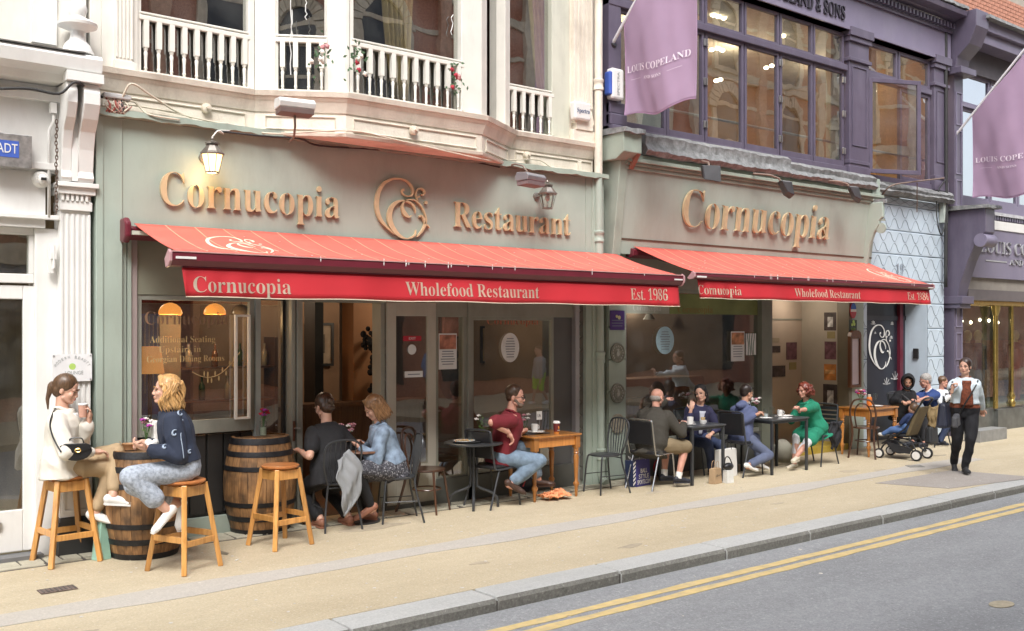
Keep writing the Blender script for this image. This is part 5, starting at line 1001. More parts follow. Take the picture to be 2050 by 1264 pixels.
letters('LOUIS COPELAND',lx0,lx0+lw*14.6,-.165,.03,zf(1985,512)+.02,.24,sil,rb,-.022)
C_(MB().box(fx(1973,-.16),fx(2015,-.16),-.17,-.16,zf(1993,527),zf(1993,527)+.025),'silver_rule',sil); letters('AND SONS',fx(2022,-.18),fx(2022,-.18)+1.35,-.165,.02,zf(2035,534)+.0,.11,sil,rb,-.015)
# brass shopfront with glass, and things displayed
brass=M('polished_brass',(.55,.40,.13),.25,.15,8,metal=.9)
gx0=xs1+.1; gx1=fx(1988)
C_(MB().box(xs1,40,-.0,.1,2.40,2.50),'window_head',brass); C_(MB().box(xs1,gx1,-.02,.3,0,.42).box(gx1,40,-.1,.3,0,.40),'marble_base',M('dark_marble_base',(.10,.105,.10),.3,.3,6))
C_(MB().cyl((gx1,-.05,.42),(gx1,-.05,2.42),.045,n=14).cyl((gx1+.75,-.02,.42),(gx1+.75,-.02,2.42),.03,n=14).lathe([(.05,.42),(.07,.5),(.04,.56),(.06,.62),(.035,.7)],(gx1+.75,-.02,0),14).lathe([(.04,2.2),(.08,2.34),(.09,2.42)],(gx1,-.05,0),14),'brass_column',brass,smooth='auto')
C_(MB().box(xs1,gx1,.06,.066,.42,2.42).box(gx1,40,.0,.006,.42,2.42),'shop_pane',winglass)
C_(MB().box(xs1,40,3.0,3.1,0,2.6).box(xs1,40,.3,3.1,2.52,2.6).box(xs1,40,.3,3.1,.36,.40).box(xs1,xs1+.05,.2,3.,0,2.6),'interior_wall',M('dim_green_interior',(.10,.11,.07),.8,.5,1.5)); C_(MB().box(gx1+.2,40,1.0,1.1,.5,1.72),'brick_patterned_panel',M('terracotta_pattern',(.32,.17,.11),.8,.5,20)); C_(MB().box(gx1,40,.9,1.,1.72,2.5),'grey_blind',M('olive_blind',(.13,.13,.10),.7,.1))
for i,(px,c1) in enumerate(((1937,(.02,.02,.03)),(1958,(.03,.04,.09)),(2032,(.25,.06,.05)))):
    p=at(px,740,.8); mn=E_('mannequin',(p.x,p.y,.40),0,['dark suited headless mannequin','navy suited mannequin with cream head','mannequin in a red jacket at the right edge'][i]+' in the brass framed window','mannequin')
    ml=M('mannequin_cloth_%s'%['black','navy','red'][i],c1,.8)
    MB().ell((0,0,.95),(.21,.13,.33)).ell((0,0,1.18),(.24,.12,.10)).rc((-.22,0,1.18),(-.28,0,.75),.06,.05).rc((.22,0,1.18),(.28,0,.75),.06,.05).rc((-.09,0,.7),(-.1,0,.05),.09,.06).rc((.09,0,.7),(.1,0,.05),.09,.06).build('suit',ml,mn,smooth=True); MB().ell((0,0,1.42),(.08,.09,.12)).cyl((0,0,1.2),(0,0,1.34),.05).build('head',M('cream_mannequin',(.5,.5,.28),.5),mn,smooth=True)
bb=MB()
for i in range(5): p=at(1925+18*i,643+3*math.sin(i*2),.9); o=MB().ell((0,0,0),.035,n=8,m=6).build('display_spot',sp_m,rb,smooth=True); o.location=p
C_(MB().box(xs1,40,.1,.3,7.6,9.6),'upper_wall',brick)
fin(rb,(24,0,0))
# grey step block by the corner
MB().box(-.5,.5,-.14,.14,0,.20).build('stone_step',M('grey_step',(.26,.26,.25),.7,.15,8),label='low grey stone step beside the walking woman',cat='step').location=gr(1985,885)+Vector((.2,.2,0))
# ==================================================================== flags
flagm=M('mauve_flag_cloth',(.33,.225,.325),.85,.05,3); flt=M('pale_flag_print',(.74,.64,.72),.8)
def flag(X,y0,y1,zb,zp0,slope,label,tx):
    F=E_('flag',(X,0,zp0),0,label,'flag','mauve shop flags on slanting poles')
    zp=lambda y:slope*(-y)
    MB().cyl((0,-.0,0),(0,y1-.45,zp(y1-.45)),.022,n=10).build('flagpole',M('white_pole',(.72,.70,.72),.4),F,smooth='auto'); MB().cyl((0,.02,-.02),(0,-.06,.04),.05,n=12).box(-.03,.03,-.03,.02,-.1,.12).build('pole_bracket',blackm,F)
    def fn(u,v):
        y=y0+(y1-y0)*u; zt=zp(y)-.03; zbb=zb-zp0-.05*math.sin(u*math.pi)*1.0+.03*math.sin(u*9)*(1-v)
        z=zbb+(zt-zbb)*v; x=(.05*math.sin(u*7+v*3)+.010*math.sin(u*15-v*6+2)+.003*math.sin(u*33+v*11))*(1-v*.5)
        yy=y+(.03*math.sin(v*5))*(1-abs(2*u-1)); return (x,yy,z)
    MB().sheet(fn,70,70).build('flag_cloth',flagm,F,smooth=True,solid=.004)
    MB().tube([fn(0,v) for v in np.linspace(0,1,30)],.008,5).tube([fn(u,0) for u in np.linspace(0,1,40)],.007,5).build('flag_hem',M('darker_mauve_hem',(.36,.22,.34),.8),F)
    for (t,u0,u1,v0,vc,cap,ser) in tx:
        me=tmesh(t,ser,-.004,.0,1.0); lo,hi=mbounds(me); a=np.zeros(len(me.vertices)*3); me.vertices.foreach_get('co',a); a=a.reshape(-1,3)
        out=[]
        for q in a:
            u=u0+(u1-u0)*(q[0]-lo[0])/(hi[0]-lo[0]); y=y0+(y1-y0)*u; H=zp(y)-.03-(zb-zp0); v=(v0+q[1]*cap/.7)/H; p=fn(u,min(v,1)); out.append((p[0]-.016,p[1],p[2]))
        me.vertices.foreach_set('co',np.array(out).ravel()); me.update(); me.materials.append(flt); o=link('flag_lettering',me,F)
    return F
flag(fx(1222),-.25,-1.42,4.70,5.62,1.06,'mauve shop flag on a white pole in front of the purple windows',[('LOUIS COPELAND',.03,.93,.53,0,.085,True),('AND SONS',.32,.60,.42,0,.04,True),('———',.08,.26,.42,0,.04,False),('———',.68,.84,.42,0,.04,False)])
flag(fx(1902),-.42,-1.75,4.34,5.40,1.06,'mauve shop flag on a white pole at the right edge',[('LOUIS COPELAND',.03,1.0,.62,0,.09,True),('AND SONS',.35,.62,.50,0,.04,True),('———',.10,.28,.50,0,.04,False)])
# ==================================================================== the street's other side: what the glass mirrors
ob=E_('brick_arcade_building',(0,0,0),label='red brick arcade across the street with pale stone arches, seen mirrored in the glass',cat='building')
YO=-13.2
def O_(bb,name,mat,**k): return bb.build(name,mat,ob,**k)
O_(MB().box(-14,60,YO-1.2,YO-.4,0,3.4).box(-14,41,YO-.9,YO,3.4,14.4),'wall',brick); [O_(MB().box(-14,41,YO-.0,YO+d_,a,c),'string_course',stonec) for a,c,d_ in ((3.3,3.7,.12),(7.0,7.25,.1),(6.1,6.22,.05),(9.7,9.82,.05),(10.6,10.9,.12),(14.2,14.6,.3),(5.0,5.08,.04),(8.4,8.48,.04),(12.6,12.7,.05))]; [O_(MB().box(-13.9+3.6*i,-13.5+3.6*i,YO-.0,YO+.16,3.7,14.2),'stone_pilaster',stonec if i%2 else M('pale_brick_pier',(.55,.32,.22),.8,.2,12)) for i in range(15)]
mm={}
for i in range(16):
    for (z0,z1,w_) in ((4.0,6.1,.7),(7.5,9.6,.6),(11.0,12.9,.5)):
        x=-12+3.6*i; k=(z0,)
        if k not in mm:
            bb=MB(); n=14
            for j in range(n): a0,a1=math.pi*j/n,math.pi*(j+1)/n-.03; f=lambda a,r:(r*math.cos(a),r*math.sin(a)); bb.prism([f(a0,w_),f(a1,w_),f(a1,w_+.35),f(a0,w_+.35)],lambda p:(p[0],YO-.02,z1+p[1]),lambda p:(p[0],YO+.12,z1+p[1]))
            bb.box(-w_-.25,-w_,YO-.02,YO+.1,z0,z1).box(w_,w_+.25,YO-.02,YO+.1,z0,z1).box(-w_-.3,w_+.3,YO-.02,YO+.18,z0-.15,z0)
            a=O_(bb,'window_arch',stonec); b2=MB().box(-w_,w_,YO-.05,YO+.03,z0,z1); b2.prism([(w_*math.cos(t),w_*math.sin(t)) for t in np.linspace(0,math.pi,14)],lambda p:(p[0],YO-.05,z1+p[1]),lambda p:(p[0],YO+.03,z1+p[1])); g_=O_(b2,'window_pane',M('dark_far_glass',(.03,.035,.04),.15)); mm[k]=(a.data,g_.data); a.location=(x,0,0); g_.location=(x,0,0)
        else: share('window_arch',mm[k][0],ob,(x,0,0)); share('window_pane',mm[k][1],ob,(x,0,0))
for i in range(8):
    x=-12+7*i; O_(MB().box(x,x+5.6,YO-.42,YO-.36,.5,2.7),'shop_pane',M('dark_far_glass',(.03,.035,.04))); O_(MB().box(x-.2,x+5.9,YO-.40,YO-.1,2.75,3.3),'shop_fascia',M('far_fascia_%d'%(i%3),[(.50,.52,.48),(.62,.60,.52),(.20,.26,.38)][i%3],.5))
fin(ob,(18,YO,0))
MB().box(-60,120,-13.7,-9.15,-.3,0.).build('far_pavement',pavm,kind='structure')
# ==================================================================== furniture
pine=wood('honey_pine',(.48,.22,.055),(.66,.34,.10),.4,8,coat=.35,dirt=.15); pined=wood('honey_pine_seat',(.36,.125,.035),(.50,.19,.06),.35,8,axis=(.6,9,9),coat=.4)
orng=wood('orange_varnished_wood',(.42,.16,.035),(.56,.24,.06),.3,8,coat=.5); barw=wood('barrel_oak',(.17,.085,.035),(.36,.19,.075),.6,10,axis=(7,7,1.1),coat=.05,dirt=.8); hoopm=M('black_hoop_iron',(.018,.018,.02),.45,.3,20,metal=.3,bump=.3,bscale=50)
darkw=wood('dark_bentwood',(.055,.022,.012),(.10,.045,.022),.35,8,coat=.4); gun=M('dark_grey_tube',(.055,.058,.062),.35,.1,8,metal=.4,dirt=.2,dcol=(.2,.2,.2)); chrome=M('dull_chrome_tube',(.42,.42,.42),.25,.05,metal=1)
def make_stool(loc,rz,label):
    t=E_('bar_stool',loc,rz,label,'stool','honey pine bar stools'); hs=.74
    MB().lathe([(.0,-.032),(.15,-.032),(.172,-.018),(.172,-.006),(.155,.0),(.10,-.004),(0,-.006)],(0,0,hs),32,cap=False).build('seat',pined,t,smooth='auto')
    f=lambda z:(.115+(.205-.115)*(1-z/.70))
    for sx in (-1,1):
        for sy in (-1,1): a,c=f(.70),f(0); MB().bar((sx*a,sy*a,.708),(sx*c,sy*c,0),.042,.042,(sx,sy,0)).build('leg',pine,t,bevel=.006)
    for z,h,nm in ((.655,.085,'apron'),(.24,.05,'stretcher')):
        k=f(z)
        for a,c in (((-k,-k),(k,-k)),((-k,k),(k,k)),((-k,-k),(-k,k)),((k,-k),(k,k))):
            zz=z+(.0 if a[1]==c[1] else (.035 if nm=='stretcher' else 0)); dx=(c[0]-a[0]);dy=(c[1]-a[1]); L=math.hypot(dx,dy); ux,uy=dx/L*.018,dy/L*.018
            MB().bar((a[0]+ux,a[1]+uy,zz),(c[0]-ux,c[1]-uy,zz),.024,h).build(nm,pine,t,bevel=.004)
    return t
s1=gr(133,1124); s2=gr(369,1138); s3=gr(561,1091)
st1=make_stool((s1.x,s1.y,0),.12,'pine bar stool under the woman in the white jacket')
copy_thing(st1,(s2.x,s2.y,0),.42,'pine bar stool under the blonde woman in the navy jacket'); copy_thing(st1,(s3.x,s3.y,0),.18,'empty pine bar stool in front of the barrel with the vase')
def make_barrel(loc,label):
    t=E_('barrel',loc,0,label,'barrel','whisky barrels used as tables'); H=.93; rb=lambda z:.275+.075*math.sin(math.pi*min(max(z/H,0),1)); ns=24; Z=np.linspace(0,H,13); da=math.pi/ns*.965
    vs=[];
    for z in Z:
        for r,a in ((rb(z),-da),(rb(z)+.0015,0),(rb(z),da),(rb(z)-.028,da),(rb(z)-.028,-da)): vs.append((r*math.cos(a),r*math.sin(a),z))
    fs=[(5*i+j,5*i+(j+1)%5,5*i+5+(j+1)%5,5*i+5+j) for i in range(12) for j in range(5)]+[(4,3,2,1,0),tuple(range(60,65))]
    o=MB().add(vs,fs).build('stave',barw,t); me=o.data
    for k in range(1,ns): share('stave',me,t,(0,0,0),(0,0,2*math.pi*k/ns))
    for z0,z1 in ((.0,.05),(.13,.18),(.27,.315),(.615,.66),(.75,.80),(.865,.925)):
        MB().lathe([(rb(z0)+.0005,z0),(rb(z0)+.006,z0),(rb((z0+z1)/2)+.0075,(z0+z1)/2),(rb(z1)+.006,z1),(rb(z1)+.0005,z1)],(0,0,0),40,cap=False).build('hoop',hoopm,t,smooth='auto')
    for k in range(5):
        x0=-.25+.1*k; x1=x0+.097; P=[]; rr=.252
        for x in np.linspace(x0,min(x1,.25),5): P.append((x,-math.sqrt(max(rr*rr-x*x,0))))
        for x in np.linspace(min(x1,.25),x0,5): P.append((x,math.sqrt(max(rr*rr-x*x,0))))
        MB().prism(P,lambda p:(p[0],p[1],H-.03),lambda p:(p[0],p[1],H-.012)).build('head_board',barw,t)
    return t
b1=gr(290,1108); b2=gr(519,1060)
br1=make_barrel((b1.x,b1.y,0),'whisky barrel between the two seated women at the left'); copy_thing(br1,(b2.x,b2.y-.02,0),.4,'whisky barrel topped by a glass vase of red and purple flowers')
# wire bistro chair: seat faces +x locally, back at -x
def wire_chair(name,loc,rz,label,rods=6,W=.19,backh=.88,mat=None,group='dark wire bistro chairs',flat=True):
    mat=mat or gun; t=E_(name,loc,rz,label,'chair',group)
    MB().lathe([(0,.445),(.17,.445),(.185,.452),(.185,.462),(.17,.468),(0,.464)],(0,0,0),28,cap=False).build('seat',mat,t,smooth='auto')
    for s_ in (-1,1): MB().tube(cr([(.12,s_*.12,.45),(.155,s_*.15,.40),(.19,s_*.175,.0)],6),.011,8).build('leg',mat,t,smooth='auto')
    for s_ in (-1,1): MB().tube(cr([(-.15,s_*.13,.46),(-.155,s_*.145,.35),(-.20,s_*.18,.15),(-.235,s_*.195,.0)],5),.011,8).build('leg',mat,t,smooth='auto')
    hoop=cr([(-.15,-.13,.45),(-.175,-W+.01,.60),(-.215,-W-.005,backh-.10),(-.225,-W+.05,backh-.01),(-.228,0,backh+.012),(-.225,W-.05,backh-.01),(-.215,W+.005,backh-.10),(-.175,W-.01,.60),(-.15,.13,.45)],6)
    MB().tube(hoop,.011,8).build('back_hoop',mat,t,smooth='auto')
    for k in range(rods):
        y=(-1+2*(k+.5)/rods)*(W-.03); MB().tube([(-.165,y*.75,.455),(-.19,y,.65),(-.222,y,backh-.015+.02*(1-(y/W)**2))],.006,6).build('back_rod',mat,t,smooth='auto')
    MB().tube([(-.155,-.14,.42),(-.155,.14,.42)],.007,6).tube([(.17,-.16,.22),(-.18,-.165,.22)],.006,6).tube([(.17,.16,.22),(-.18,.165,.22)],.006,6).build('stretcher',mat,t,kind='stuff')
    return t
def bentwood(loc,rz,label,mat=darkw):
    t=E_('bentwood_chair',loc,rz,label,'chair','dark bentwood chairs')
    MB().lathe([(0,.445),(.19,.445),(.205,.455),(.20,.47),(0,.465)],(0,0,0),28,cap=False).build('seat',mat,t,smooth='auto')
    for s_ in (-1,1): MB().tube(cr([(.14,s_*.12,.45),(.16,s_*.14,.3),(.20,s_*.17,.0)],5),.016,8,r_end=.011).build('leg',mat,t,smooth='auto')
    o_=[(-.27,-.20,0),(-.19,-.16,.30),(-.17,-.165,.47),(-.20,-.19,.70),(-.225,-.13,.87),(-.23,0,.90),(-.225,.13,.87),(-.20,.19,.70),(-.17,.165,.47),(-.19,.16,.30),(-.27,.20,0)]
    MB().tube(cr(o_,5),.015,8).build('back_leg_hoop',mat,t,smooth='auto'); MB().tube(cr([(-.17,-.10,.47),(-.20,-.12,.68),(-.222,-.07,.81),(-.225,0,.83),(-.222,.07,.81),(-.20,.12,.68),(-.17,.10,.47)],5),.012,8).build('inner_hoop',mat,t,smooth='auto')
    MB().tube([(.155*math.cos(a),.155*math.sin(a),.25) for a in np.linspace(0,6.28,24,endpoint=False)],.009,6,True).build('stretcher_ring',mat,t,smooth='auto'); return t
def turned_table(loc,rz,lx,ly,label,h=.75):
    t=E_('pine_table',loc,rz,label,'table'); 
    MB().box(-lx,lx,-ly,ly,h-.028,h).build('table_top',orng,t,bevel=.010)
    k=.045
    for sx in (-1,1):
        for sy in (-1,1):
            x,y=sx*(lx-.05),sy*(ly-.05); pr=[(.010,0),(.016,.012),(.019,.06),(.024,.12),(.036,.145),(.036,.165),(.020,.185),(.022,.24),(.030,.40),(.034,.47),(.024,.50),(.034,.515),(.024,.53),(.034,.545),(.028,.56),(.034,.58)]
            bb=MB().lathe(pr,(x,y,0),14); bb.box(x-.034,x+.034,y-.034,y+.034,.58,h-.028); bb.build('leg',orng,t,smooth='auto')
    for s_ in (-1,1): MB().box(-lx+.085,lx-.085,s_*(ly-.045)-.011,s_*(ly-.045)+.011,h-.135,h-.028).build('apron',orng,t); MB().box(s_*(lx-.045)-.011,s_*(lx-.045)+.011,-ly+.085,ly-.085,h-.135,h-.028).build('apron',orng,t)
    return t
def square_table(loc,rz,lx,ly,label,h=.745):
    t=E_('black_table',loc,rz,label,'table','black square metal tables'); MB().box(-lx,lx,-ly,ly,h-.022,h).build('table_top',M('slate_table_top',(.05,.055,.06),.3,.1,3,dirt=.2,dcol=(.2,.2,.2)),t,bevel=.006)
    for sx in (-1,1):
        for sy in (-1,1): MB().box(sx*(lx-.03)-.017,sx*(lx-.03)+.017,sy*(ly-.03)-.017,sy*(ly-.03)+.017,0,h-.022).build('leg',gun,t,bevel=.003)
    MB().box(-lx+.02,lx-.02,-ly+.02,ly-.02,h-.055,h-.022).build('apron',gun,t); return t
def steel_chair(loc,rz,label,pad=True,mat=None,slats=False):
    mat=mat or gun; t=E_('steel_chair',loc,rz,label,'chair','black steel terrace chairs')
    for s_ in (-1,1):
        MB().tube(cr([(.235,s_*.20,0),(.18,s_*.20,.40),(.14,s_*.20,.435),(-.14,s_*.195,.43),(-.19,s_*.195,.50),(-.245,s_*.195,.82)],4),.0115,8).build('side_frame',mat,t,smooth='auto'); MB().tube([(-.10,s_*.19,.43),(-.26,s_*.20,0)],.0115,8).build('leg',mat,t,smooth='auto')
    MB().tube(cr([(-.245,-.195,.82),(-.252,-.17,.86),(-.255,0,.87),(-.252,.17,.86),(-.245,.195,.82)],4),.0115,8).build('top_rail',mat,t,smooth='auto')
    if slats:
        for k in range(5): z=.56+.062*k; x=-.195-.05*(z-.5)/.32; MB().box(x-.004,x+.004,-.19,.19,z-.022,z+.022).build('back_slat',blackm,t)
        for k in range(7): MB().box(-.15+.05*k,-.11+.05*k,-.19,.19,.440,.447).build('seat_slat',blackm,t)
    else:
        MB().box(-.20,.18,-.185,.185,.435,.475).build('seat',M('black_vinyl',(.018,.018,.02),.35,.1),t,bevel=.015); o=MB().box(-.012,.012,-.18,.18,-.15,.15).build('backrest',M('black_vinyl',(.018,.018,.02)),t,bevel=.01); o.location=(-.222,0,.70); o.rotation_euler=(0,-.16,0)
    return t
F=lambda px,py:gr(px,py)
c1=F(668,1056); c2=F(795,1042); wc1=wire_chair('wire_chair',(c1.x,c1.y-.02,0),R(84),'dark wire chair with a grey jacket slung over it, under the woman in black')
wc2=copy_thing(wc1,(c2.x,c2.y-.02,0),R(158),'dark wire chair under the woman in the denim jacket')
c3=F(1212,987); copy_thing(wc1,(c3.x+.02,c3.y+.03,0),R(172),'empty dark wire chair between the green post and the pier'); 
q=F(1150,986)
bentwood((at(850,900,-.22).x,-.26,0),R(-60),'empty dark bentwood chair in front of the glazed door')
bw2=F(1733,915); bentwood((bw2.x,bw2.y,0),R(20),'dark bentwood chair left of the far orange table')
# mid couple's small table
ct=F(738,1043); ct.y=-.30; t=E_('cafe_table',(ct.x-.08,ct.y,0),0,'small brown table between the two women by the doorway','table'); MB().lathe([(0,.72),(.27,.72),(.28,.73),(.275,.745),(0,.745)],(0,0,0),32,cap=False).build('table_top',wood('brown_table_top',(.12,.05,.025),(.2,.09,.045)),t,smooth='auto'); MB().cyl((0,0,.02),(0,0,.72),.03).build('stem',gun,t); MB().lathe([(.20,0),(.20,.015),(.05,.04),(.03,.06)],(0,0,0),24).build('foot',gun,t,smooth='auto'); TBL0=t
# round metal table
rp=at(944,880,-.32); t=E_('round_metal_table',(rp.x,-.36,0),0,'round dark metal table with curved legs left of the man in maroon','table')
MB().lathe([(0,.70),(.31,.70),(.33,.706),(.33,.722),(.31,.728),(0,.722)],(0,0,0),40,cap=False).build('table_top',gun,t,smooth='auto')
for k in range(4):
    a=R(45+90*k+8); d=Vector((math.cos(a),math.sin(a),0)); MB().tube(cr([d*.035+Vector((0,0,.70)),d*.035+Vector((0,0,.30)),d*.06+Vector((0,0,.22)),d*.20+Vector((0,0,.16)),d*.26+Vector((0,0,.10)),d*.27],6),.016,8).build('leg',gun,t,smooth='auto')
RT=t
# orange turned-leg tables
wt=at(1122,867,-.62); WT=turned_table((wt.x-.02,-.34,0),0,.37,.27,'orange pine table with turned legs holding a cup and paper coffee cup')
wt2=at(1762,822,-.75); WT2=turned_table((wt2.x+.05,-.52,0),0,.42,.28,'far orange table in front of the dark door, with flowers and orange bottle',.75)
# black tables
ta=at(1412,858,-.85); TA=square_table((ta.x,-.62,0),.0,.33,.30,'black table between the bald man and the woman in navy'); tb=at(1578,845,-.95); TB=square_table((tb.x,-.72,0),0,.42,.28,'black table between the person in blue hoodie and the red-haired woman')
cA=at(1320,930,-.80); steel_chair((cA.x,-.66,0),R(8),'steel chair with black padded back under the bald man',True,chrome)
cB=at(1485,930,-.68); steel_chair((cB.x,-.66,0),R(6),'steel chair with black seat under the person in the blue hoodie')
cC=at(1645,910,-.78); steel_chair((cC.x,-.70,0),R(184),'black slatted steel chair under the red-haired woman',slats=True)
cD=at(990,905,-.45); CDx=cD.x
steel_chair((CDx,-.42,0),R(10),'black chair under the man in the maroon polo shirt')
cE=at(1395,905,-.15); steel_chair((cE.x,-.15,0),R(-80),'black chair hidden behind the woman in navy')
cF=at(1818,860,-.15); steel_chair((cF.x,-.12,0),R(-90),'black chair behind the far table under the hooded man')
cG=at(1872,915,-.62); steel_chair((cG.x,-.55,0),R(178),'dark chair under the man in the blue polo at the far table')
# ==================================================================== people
def V(*a): return np.array(a,float)
WAV=[(RS.randn(3)*s,RS.rand()*6.28,1./s) for s in (9,9,14,14,22,22,34,34) for _ in range(2)]
def remesh(mb,vox,smooth=6,noise=0.,fac=.5,dirn=None):
    me=bpy.data.meshes.new('r'); me.from_pydata(mb.v,[],mb.f); o=bpy.data.objects.new('r',me)
    m=o.modifiers.new('m','REMESH'); m.mode='VOXEL'; m.voxel_size=vox; m.adaptivity=0
    if smooth: m=o.modifiers.new('s','SMOOTH'); m.factor=fac; m.iterations=smooth
    r=evaluated(o)
    if noise:
        N=len(r.vertices); q=np.zeros(N*3); r.vertices.foreach_get('co',q); q=q.reshape(-1,3); nn=np.zeros(N*3); r.vertices.foreach_get('normal',nn); nn=nn.reshape(-1,3)
        d=np.zeros(N)
        for k,ph,a in WAV: kk=k.copy(); kk[2]*=.45; d+=a*9*np.sin(q@kk+ph+1.3*np.sin(q[:,2]*7+ph))
        d=-np.abs(d)**1.0+np.mean(np.abs(d)); d=np.clip(d/ (np.std(d)+1e-6),-1.1,2.0)*noise
        r.vertices.foreach_set('co',(q+nn*d[:,None]).ravel()); r.update()
    return r
def to_obj(me,name,mat,parent,base):
    N=len(me.vertices); q=np.zeros(N*3); me.vertices.foreach_get('co',q); q=q.reshape(-1,3)-np.array(base); me.vertices.foreach_set('co',q.ravel()); me.update(); me.materials.clear(); me.materials.append(mat); me.shade_smooth()
    return link(name,me,parent)
def join_meshes(ms):
    v=[];f=[]
    for me in ms:
        b=len(v); N=len(me.vertices); q=np.zeros(N*3); me.vertices.foreach_get('co',q); v+=[tuple(x) for x in q.reshape(-1,3)]; f+=[tuple(i+b for i in p.vertices) for p in me.polygons]
    m=bpy.data.meshes.new('j'); m.from_pydata(v,[],f); m.update(); return m
def ik(a,t,l1,l2,pole):
    a,t,pole=map(np.array,(a,t,pole)); d=t-a; L=np.linalg.norm(d)
    if L>(l1+l2)*.999: t=a+d/L*(l1+l2)*.999; d=t-a; L=np.linalg.norm(d)
    u=d/L; x=(l1*l1-l2*l2+L*L)/(2*L); h=math.sqrt(max(l1*l1-x*x,0)); p=pole-u*np.dot(pole,u); p/=np.linalg.norm(p)+1e-9
    return a+u*x+p*h,t
def loft(mb,rings,n=20):  # rings: (centre, right, fwd, rx, ry)
    vs=[]
    for c,r,f,a,b_ in rings:
        for k in range(n):
            t=2*math.pi*k/n; ct,st_=math.cos(t),math.sin(t); vs.append(c+r*a*math.copysign(abs(ct)**.88,ct)+f*b_*math.copysign(abs(st_)**.88,st_))
    m=len(rings); fs=[(i*n+k,i*n+(k+1)%n,(i+1)*n+(k+1)%n,(i+1)*n+k) for i in range(m-1) for k in range(n)]+[tuple(range(n-1,-1,-1)),tuple(range((m-1)*n,m*n))]
    return mb.add(vs,fs)
def hand(mb,wrist,d,nrm,side,curl=.5,s=1.):
    d=np.array(d,float); d/=np.linalg.norm(d); nrm=np.array(nrm,float); nrm-=d*np.dot(nrm,d); nrm/=np.linalg.norm(nrm)+1e-9; sd=np.cross(d,nrm)*side   # sd: thumb side
    w=np.array(wrist,float); mb.rc(w,w+d*.05*s,.024*s,.026*s,10); ax=np.array([sd,d,nrm]); mb.ell(w+d*.055*s,(.038*s,.045*s,.016*s),ax,12,8)
    for i,(o,L) in enumerate(((.029,.070),(.0095,.078),(-.0105,.073),(-.029,.058))):
        p=w+d*.088*s+sd*o*s; a=curl*.75+.08*i; dd=d.copy()
        for j,fr in enumerate((.45,.32,.23)):
            dd=d*math.cos(a)-nrm*math.sin(a)*-1 if False else d*math.cos(a)+nrm*math.sin(a); q=p+dd*L*fr*s; mb.rc(p,q,(.0092-.0012*j)*s,(.0082-.0012*j)*s,8); p=q; a+=curl*.8+.12
    p=w+d*.028*s+sd*.026*s; a=d*.55+sd*.75+nrm*.25*(.5+curl); a/=np.linalg.norm(a); q=p+a*.036*s; mb.rc(p,q,.0125*s,.0105*s,8); a2=d*.85+sd*.30+nrm*.45*(.4+curl); a2/=np.linalg.norm(a2); mb.rc(q,q+a2*.032*s,.0100*s,.0078*s,8)
skinL=M('fair_skin',(.62,.36,.26),.5,.06,20); skinM=M('tanned_skin',(.50,.27,.18),.5,.08,20); skinR=M('ruddy_skin',(.58,.30,.22),.5,.10,20)
for m_ in (skinL,skinM,skinR): m_.node_tree.nodes['Principled BSDF'].inputs['Subsurface Weight'].default_value=.08; m_.node_tree.nodes['Principled BSDF'].inputs['Subsurface Radius'].default_value=(.02,.008,.004)
eyed=M('dark_iris',(.02,.014,.01),.2); eyew=M('eye_white',(.42,.38,.35),.3); lipm=M('lip',(.42,.13,.12),.45)
def hairmat(name,col,c2=None):
    m=wood(name,tuple(x*.55 for x in col),tuple(min(1,x*1.35) for x in col),.42,30,axis=(5,5,1.2),coat=.1); return m
